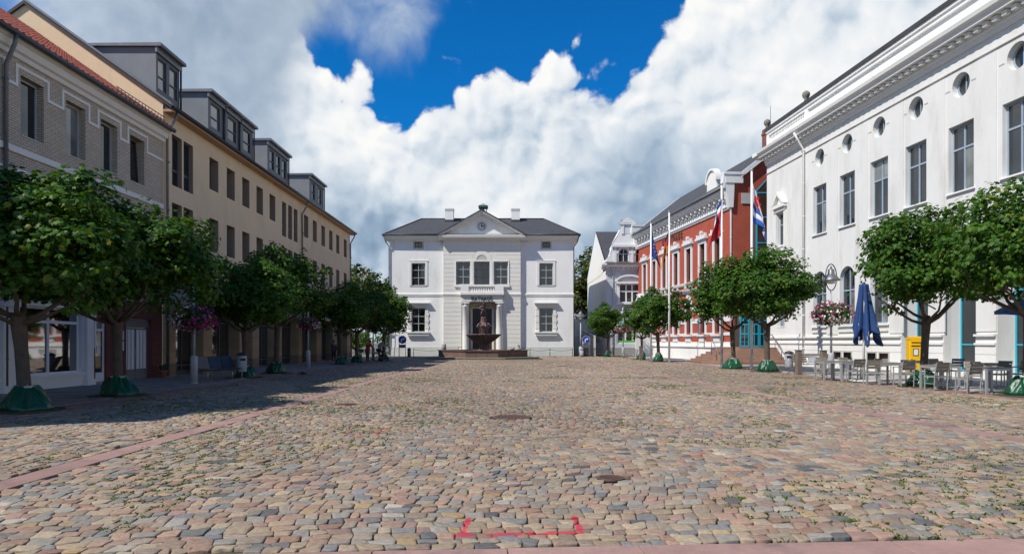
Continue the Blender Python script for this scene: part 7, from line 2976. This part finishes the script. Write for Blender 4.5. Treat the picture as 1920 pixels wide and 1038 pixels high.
def fountain():
    t = thing('fountain', 'red brown stone fountain with fluted bowl and bronze figure in an octagonal basin', 'fountain', (-2.93, 70.2, 0))
    def octa(rx, ry, cut):
        return [(-rx + cut, -ry), (rx - cut, -ry), (rx, -ry + cut), (rx, ry - cut), (rx - cut, ry), (-rx + cut, ry), (-rx, ry - cut), (-rx, -ry + cut)]
    b = MB(); b.prism(octa(5.5, 5.4, 3.2), 0, .11, 0, 'xy'); b.build('kerb_step', KERB, t)
    P = octa(4.5, 4.1, 2.9)
    Q = octa(4.05, 3.65, 2.7)
    for i in range(8):
        j = (i + 1) % 8
        for h0, h1, o in ((.112, .72, 1.0), (.722, .80, 1.025)):
            # each side in blocks
            nb = 3
            for k in range(nb):
                f0, f1 = k / nb + .003, (k + 1) / nb - .003
                A = [P[i][q] + (P[j][q] - P[i][q]) * f0 for q in (0, 1)]; B = [P[i][q] + (P[j][q] - P[i][q]) * f1 for q in (0, 1)]
                C = [Q[i][q] + (Q[j][q] - Q[i][q]) * f1 for q in (0, 1)]; D_ = [Q[i][q] + (Q[j][q] - Q[i][q]) * f0 for q in (0, 1)]
                s = MB(); s.prism([(A[0] * o, A[1] * o), (B[0] * o, B[1] * o), tuple(C), tuple(D_)], h0, h1, 0, 'xy')
                s.build('basin_block' if h0 < .5 else 'coping_stone', BASIN, t)
    b = MB(); b.prism(octa(4.04, 3.64, 2.7), .112, .45, 0, 'xy'); b.build('water', mat('basin_water', (.012, .016, .016), .06, .2, 1.0, bump=.3, bscale=5), t)
    # stem, fluted bowl
    w2 = lambda n, amp: (lambda k, z: 1 + amp * abs(math.cos(PI * k / n * (n / 4) * .5)))
    n = 96
    fl = lambda k, z: 1 + .055 * abs(math.sin(PI * k / 4)) * min(1, max(0, (z - .9) * 2))
    st = MB()
    st.lathe([(.75, .40), (.78, .55), (.62, .66), (.45, .9), (.40, 1.15), (.46, 1.35), (.62, 1.5)], 48, wav=lambda k, z: 1 + .10 * abs(math.sin(PI * k / 4)))
    st.build('stem', RED_ST, t)
    bw = MB()
    bw.lathe([(.55, 1.45), (.85, 1.58), (1.2, 1.82), (1.5, 2.1), (1.68, 2.32), (1.72, 2.40), (1.62, 2.42), (1.45, 2.30), (.6, 2.15)], n, wav=lambda k, z: 1 + .065 * abs(math.sin(PI * k / 4)) * min(1, (z - 1.3)))
    bw.build('bowl', RED_ST, t)
    w = MB(); w.lathe([(1.5, 2.30), (1.5, 2.34)], 48); w.build('bowl_water', mat('basin_water', (0, 0, 0)), t)
    # pedestal with water spouts
    p = MB()
    p.lathe([(.34, 2.30), (.36, 2.40), (.44, 2.9), (.56, 3.22), (.60, 3.30), (.50, 3.34), (.34, 3.42), (.30, 3.7), (.26, 4.05), (.28, 4.12), (.24, 4.16)], 32, wav=lambda k, z: 1 + .07 * abs(math.sin(PI * k / 4)))
    p.build('pedestal', RED_ST, t)
    for k in range(5):
        a = -PI / 2 + 2 * PI * k / 5 + .35
        ca, sa = math.cos(a), math.sin(a)
        s = MB()
        s.tube([(.38 * ca, .38 * sa, 3.50), (.60 * ca, .60 * sa, 3.42), (.80 * ca, .80 * sa, 3.18), (.86 * ca, .86 * sa, 3.10)], [.12, .10, .075, .05], 8)
        s.build('spout', RED_ST, t)
    # figure: a stooping boy holding a child up against his chest
    V = [(0, 0, 4.62), (0, .02, 4.80), (.02, 0, 5.02), (.03, -.04, 5.14), (.05, -.08, 5.24), (.06, -.09, 5.36),
         (-.11, -.02, 4.58), (-.17, -.12, 4.40), (-.12, -.03, 4.18), (-.12, -.14, 4.15),
         (.11, .0, 4.58), (.14, -.10, 4.40), (.12, .02, 4.18), (.12, -.10, 4.15),
         (-.20, -.02, 5.05), (-.29, -.10, 4.86), (-.16, -.24, 4.78), (-.08, -.27, 4.80),
         (.23, -.02, 5.03), (.32, -.10, 4.85), (.20, -.24, 4.80), (.10, -.27, 4.83)]
    E = [(0, 1), (1, 2), (2, 3), (3, 4), (4, 5), (0, 6), (6, 7), (7, 8), (8, 9), (0, 10), (10, 11), (11, 12), (12, 13), (2, 14), (14, 15), (15, 16), (16, 17), (2, 18), (18, 19), (19, 20), (20, 21)]
    R = [(.17, .13), (.155, .12), (.18, .12), .075, .115, .10, .12, .095, .06, .045, .12, .095, .06, .045, .08, .06, .05, .045, .08, .06, .05, .045]
    up = lambda L: [(x * 1.3, y * 1.3, 4.12 + (z - 4.12) * 1.22) for x, y, z in L]
    fat = lambda R: [tuple(q * 1.25 for q in r) if isinstance(r, tuple) else r * 1.25 for r in R]
    skin_body('figure', up(V), E, fat(R), BRONZE, t)
    V = [(.02, -.24, 4.82), (.02, -.26, 5.0), (.0, -.27, 5.12), (-.01, -.29, 5.24), (-.08, -.32, 4.70), (-.10, -.36, 4.58), (.10, -.32, 4.70), (.12, -.36, 4.58), (-.12, -.30, 5.0), (-.16, -.22, 5.12), (.14, -.3, 5.0), (.2, -.2, 5.1)]
    E = [(0, 1), (1, 2), (2, 3), (0, 4), (4, 5), (0, 6), (6, 7), (1, 8), (8, 9), (1, 10), (10, 11)]
    R = [.10, .11, .05, .085, .06, .045, .06, .045, .045, .035, .045, .035]
    skin_body('child_figure', up(V), E, fat(R), BRONZE, t)
    return t


fountain()
# the stone head and slab sitting on the fountain rim at the right
t = thing('stone_bowl', 'grey stone with round knob lying on the right part of the fountain wall', 'stone', (.55, 68.0, .805))
b = MB(); b.lathe([(.36, 0), (.36, .14), (.24, .20), (.24, .42), (.17, .55), (.06, .62)], 16); b.build('stone', mat('granite_grey', (0, 0, 0)), t)
b = MB(); b.tube([(-.7, -.1, .05), (-.45, -.12, .10), (-.2, -.1, .2)], .07, 6); b.build('spout', DARK, t)

# ================================================================ people and bicycles
SKIN = mat('skin', (.36, .20, .14), .6, .08)
HAIRG = mat('grey_hair', (.18, .17, .16), .7, .2)
HAIRB = mat('brown_hair', (.05, .032, .02), .7, .2)


def person(label, loc, rz, J, jacket, trousers, hair, shoe, group=None):
    """J: joints in metres; local -y is ahead. One continuous body; clothes, shoes and hair as children"""
    t = thing('person', label, 'person', loc, rz, group)
    names = ['pelvis', 'waist', 'chest', 'neck', 'head', 'crown', 'hipL', 'kneeL', 'ankL', 'toeL', 'hipR', 'kneeR', 'ankR', 'toeR', 'shL', 'elL', 'wrL', 'palmL', 'shR', 'elR', 'wrR', 'palmR']
    rad = dict(pelvis=(.145, .11), waist=(.13, .10), chest=(.155, .11), neck=.055, head=.085, crown=.080, hipL=.095, kneeL=.062, ankL=.042, toeL=.035, hipR=.095, kneeR=.062, ankR=.042, toeR=.035,
               shL=.06, elL=.045, wrL=.032, palmL=.034, shR=.06, elR=.045, wrR=.032, palmR=.034)
    V = [Vector(J[n]) for n in names]
    ix = {n: i for i, n in enumerate(names)}
    E = [('pelvis', 'waist'), ('waist', 'chest'), ('chest', 'neck'), ('neck', 'head'), ('head', 'crown'), ('pelvis', 'hipL'), ('hipL', 'kneeL'), ('kneeL', 'ankL'), ('ankL', 'toeL'), ('pelvis', 'hipR'), ('hipR', 'kneeR'),
         ('kneeR', 'ankR'), ('ankR', 'toeR'), ('chest', 'shL'), ('shL', 'elL'), ('elL', 'wrL'), ('wrL', 'palmL'), ('chest', 'shR'), ('shR', 'elR'), ('elR', 'wrR'), ('wrR', 'palmR')]
    E = [(ix[a], ix[b]) for a, b in E]
    R = [rad[n] for n in names]
    # five fingers on each hand, thumb leaving the side of the palm
    for s in 'LR':
        p, w = V[ix['palm' + s]], V[ix['wr' + s]]
        d = (p - w).normalized()
        side = d.cross(Vector((0, 0, 1)))
        side = side.normalized() if side.length > .1 else Vector((1, 0, 0))
        curl = side.cross(d).normalized()
        for k, L in enumerate((.062, .075, .08, .072, .058)):
            if k == 0:
                a = p - d * .02 + side * .03
                b_ = a + d * L * .5 + side * .03
            else:
                a = p + d * .015 + side * (.030 - .019 * k + .01)
                b_ = a + d * L - curl * .02
            V.append(a); R.append(.010); E.append((ix['palm' + s], len(V) - 1))
            V.append(b_); R.append(.008); E.append((len(V) - 2, len(V) - 1))
    # nose and ears
    f = Vector(J['face']).normalized()
    h = Vector(J['head'])
    lat = f.cross(Vector((0, 0, 1))).normalized()
    V.append(h + f * .105); R.append(.014); E.append((ix['head'], len(V) - 1))
    for s in (-1, 1):
        V.append(h + lat * s * .088); R.append(.016); E.append((ix['head'], len(V) - 1))
    body = skin_body('body', V, E, R, SKIN, t, 1)
    for s in (-1, 1):
        e = MB(); e.lathe([(.001, -.011), (.011, 0), (.001, .011)], 8, tuple(h + f * .082 + lat * s * .033 + Vector((0, 0, .022)))); e.build('eye', BLACK, t)
    e = MB(); q = h + f * .082 - Vector((0, 0, .05)); e.tube([q - lat * .025, q + f * .004, q + lat * .025], .006, 5); e.build('mouth', mat('lip', (.25, .09, .08), .6), t)
    def cloth_(name, ns, es, grow, m):
        vi = {n: i for i, n in enumerate(ns)}
        rr = []
        for n in ns:
            r = rad[n]
            r = r if isinstance(r, tuple) else (r, r)
            rr.append((r[0] * 1.12 + grow, r[1] * 1.12 + grow))
        skin_body(name, [J[n] for n in ns], [(vi[a], vi[b]) for a, b in es], rr, m, t, 1)
    cloth_('jacket', ['waist', 'pelvis', 'chest', 'shL', 'elL', 'wrL', 'shR', 'elR', 'wrR'], [('pelvis', 'waist'), ('waist', 'chest'), ('chest', 'shL'), ('shL', 'elL'), ('elL', 'wrL'), ('chest', 'shR'), ('shR', 'elR'), ('elR', 'wrR')], .022, jacket)
    cloth_('trousers', ['pelvis', 'hipL', 'kneeL', 'ankL', 'hipR', 'kneeR', 'ankR'], [('pelvis', 'hipL'), ('hipL', 'kneeL'), ('kneeL', 'ankL'), ('pelvis', 'hipR'), ('hipR', 'kneeR'), ('kneeR', 'ankR')], .014, trousers)
    for s in 'LR':
        a, b_ = Vector(J['ank' + s]), Vector(J['toe' + s])
        sh = MB(); d = (b_ - a); d.z = 0; d.normalize()
        g = Vector((a.x, a.y, max(.035, b_.z)))
        sh.tube([g - d * .07, g, g + d * .12, g + d * .19], [.035, .045, .042, .022], 8); sh.build('shoe', shoe, t)
    hc = Vector(J['crown']) - f * .028
    hm = MB()
    hm.lathe([(.02, .075), (.06, .06), (.088, .02), (.093, -.03), (.085, -.08), (.06, -.10)], 14, tuple(hc))
    hm.build('hair', hair, t)
    return t


def pose_stand(lean=0.0, turn=0.0, arm=0.0):
    return dict(pelvis=(0, 0, .96), waist=(0, -lean * .12, 1.12), chest=(0, -lean * .30, 1.36), neck=(0, -lean * .42, 1.50), head=(0, -lean * .52 - .02, 1.62), crown=(0, -lean * .56 - .01, 1.69),
                hipL=(-.10, 0, .90), kneeL=(-.11, -.03, .50), ankL=(-.12, .01, .09), toeL=(-.13, -.14, .03), hipR=(.10, 0, .90), kneeR=(.11, -.06, .50), ankR=(.12, -.05, .09), toeR=(.13, -.2, .03),
                shL=(-.19, -lean * .34, 1.42), elL=(-.24, -lean * .4 - .02 - arm * .1, 1.14), wrL=(-.22, -lean * .5 - .1 - arm * .3, .92 + arm * .1), palmL=(-.21, -lean * .5 - .13 - arm * .36, .85 + arm * .12),
                shR=(.19, -lean * .34, 1.42), elR=(.24, -lean * .4 - .02 - arm * .1, 1.14), wrR=(.22, -lean * .5 - .1 - arm * .3, .92 + arm * .1), palmR=(.21, -lean * .5 - .13 - arm * .36, .85 + arm * .12), face=(0, -1, -.15 - lean * .4))


def pose_ride():
    return dict(pelvis=(0, .18, .98), waist=(0, .06, 1.10), chest=(0, -.16, 1.30), neck=(0, -.29, 1.42), head=(0, -.38, 1.52), crown=(0, -.41, 1.59),
                hipL=(-.10, .16, .94), kneeL=(-.12, -.20, .72), ankL=(-.12, -.05, .30), toeL=(-.12, -.19, .24), hipR=(.10, .16, .94), kneeR=(.12, -.10, .58), ankR=(.12, .05, .14), toeR=(.12, -.10, .10),
                shL=(-.19, -.18, 1.36), elL=(-.27, -.34, 1.14), wrL=(-.25, -.50, 1.02), palmL=(-.25, -.57, 1.03), shR=(.19, -.18, 1.36), elR=(.27, -.34, 1.14), wrR=(.25, -.50, 1.02), palmR=(.25, -.57, 1.03), face=(0, -1, -.3))


def bicycle(label, loc, rz, frame_m, basket=False):
    t = thing('bicycle', label, 'bicycle', loc, rz, None)
    R = .345
    WB = .54
    for y in (-WB, WB):
        b = MB()
        n = 28
        b.tube([(0, y + R * math.cos(2 * PI * k / n), R + .02 + R * math.sin(2 * PI * k / n)) for k in range(n + 1)], .022, 6)
        w = b.build('wheel', BLACK, t)
        b = MB()
        b.tube([(0, y + (R - .03) * math.cos(2 * PI * k / n), R + .02 + (R - .03) * math.sin(2 * PI * k / n)) for k in range(n + 1)], .010, 6)
        b.build('rim', STEEL, w)
        b = MB()
        for k in range(14):
            a = 2 * PI * k / 14
            b.tube([(0, y, R + .02), (0, y + (R - .03) * math.cos(a), R + .02 + (R - .03) * math.sin(a))], .003, 4)
        b.tube([(-.05, y, R + .02), (.05, y, R + .02)], .02, 8)
        b.build('spokes', STEEL, w)
        b = MB()
        b.tube([(0, y + (R + .035) * math.cos(PI * (k / 10) + (.1 if y < 0 else -.1)), R + .02 + (R + .035) * math.sin(PI * k / 10)) for k in range(11)], .02, 5)
        b.build('mudguard', frame_m, t)
    h = R + .02
    b = MB()
    bb, sd, hd = (0, .06, .30), (0, .20, .80), (0, -.36, .82)
    for p, q in ((bb, sd), (bb, (0, -.38, .62)), (sd, hd), (bb, (0, WB, h)), (sd, (0, WB, h)), (hd, (0, -WB, h)), (hd, (0, -.33, 1.02))):
        b.tube([p, q], .018, 8)
    b.build('frame', frame_m, t)
    b = MB(); b.tube([(0, .20, .80), (0, .23, .92)], .013, 8); b.prism([(-.04, -.02), (-.10, .16), (-.06, .20), (.06, .20), (.10, .16), (.04, -.02)], .92, .97, 0, 'xy')
    for i in range(len(b.v) - 12, len(b.v)):
        b.v[i] = (b.v[i][0], b.v[i][1] + .14, b.v[i][2])
    b.build('saddle', BLACK, t)
    b = MB(); b.tube([(-.30, -.42, 1.06), (-.22, -.38, 1.04), (0, -.34, 1.03), (.22, -.38, 1.04), (.30, -.42, 1.06)], .013, 8); b.build('handlebar', STEEL, t)
    b = MB(); b.tube([(-.06, .06, .30), (-.09, .06, .30)], .06, 10); b.tube([(-.08, .06, .30), (-.09, .0, .16)], .01, 6); b.tube([(.06, .06, .30), (.08, .12, .44)], .01, 6)
    b.box(-.16, -.08, -.04, .02, .14, .17); b.box(.08, .16, .09, .15, .43, .46); b.build('crank', STEEL, t)
    if basket:
        b = MB()
        b.box(-.18, .18, .50, .88, .78, .80)
        for x in (-.18, .17):
            b.box(x, x + .012, .50, .88, .80, 1.02)
        for y in (.50, .87):
            b.box(-.18, .18, y, y + .012, .80, 1.02)
        b.build('basket', DARK, t)
    return t


JR = mat('red_jacket', (.36, .012, .02), .75, .15, 6.0)
JG = mat('grey_jacket', (.27, .255, .25), .8, .12, 6.0)
JD = mat('dark_coat', (.03, .042, .05), .8, .2, 6.0)
TRD = mat('navy_trousers', (.015, .018, .028), .85, .2, 6.0)
TRB = mat('brown_trousers', (.16, .09, .05), .85, .2, 6.0)
SHOE = mat('dark_shoe', (.03, .025, .022), .6, .2)
bx, by = -11.05, 57.2
bicycle('dark bicycle ridden by the person in grey', (bx, by, .01), math.radians(155), mat('black_frame', (.015, .015, .018), .4), False)
person('person in grey jacket and dark trousers bent over the handlebar', (bx, by, .01), math.radians(155), pose_ride(), JG, TRD, HAIRG, SHOE)
bx, by = -12.15, 56.8
bicycle('bicycle with basket held by the person in red', (bx - .45, by - .1, .01), math.radians(200), mat('green_frame', (.05, .22, .05), .4), True)
person('person in red jacket stooping beside a bicycle', (bx + .05, by + .25, .01), math.radians(150), pose_stand(.75, 0, .35), JR, TRB, HAIRB, SHOE)
person('person in dark coat standing before the shop windows', (-15.3, 58.6, .02), math.radians(60), pose_stand(.05), JD, TRD, HAIRB, SHOE)
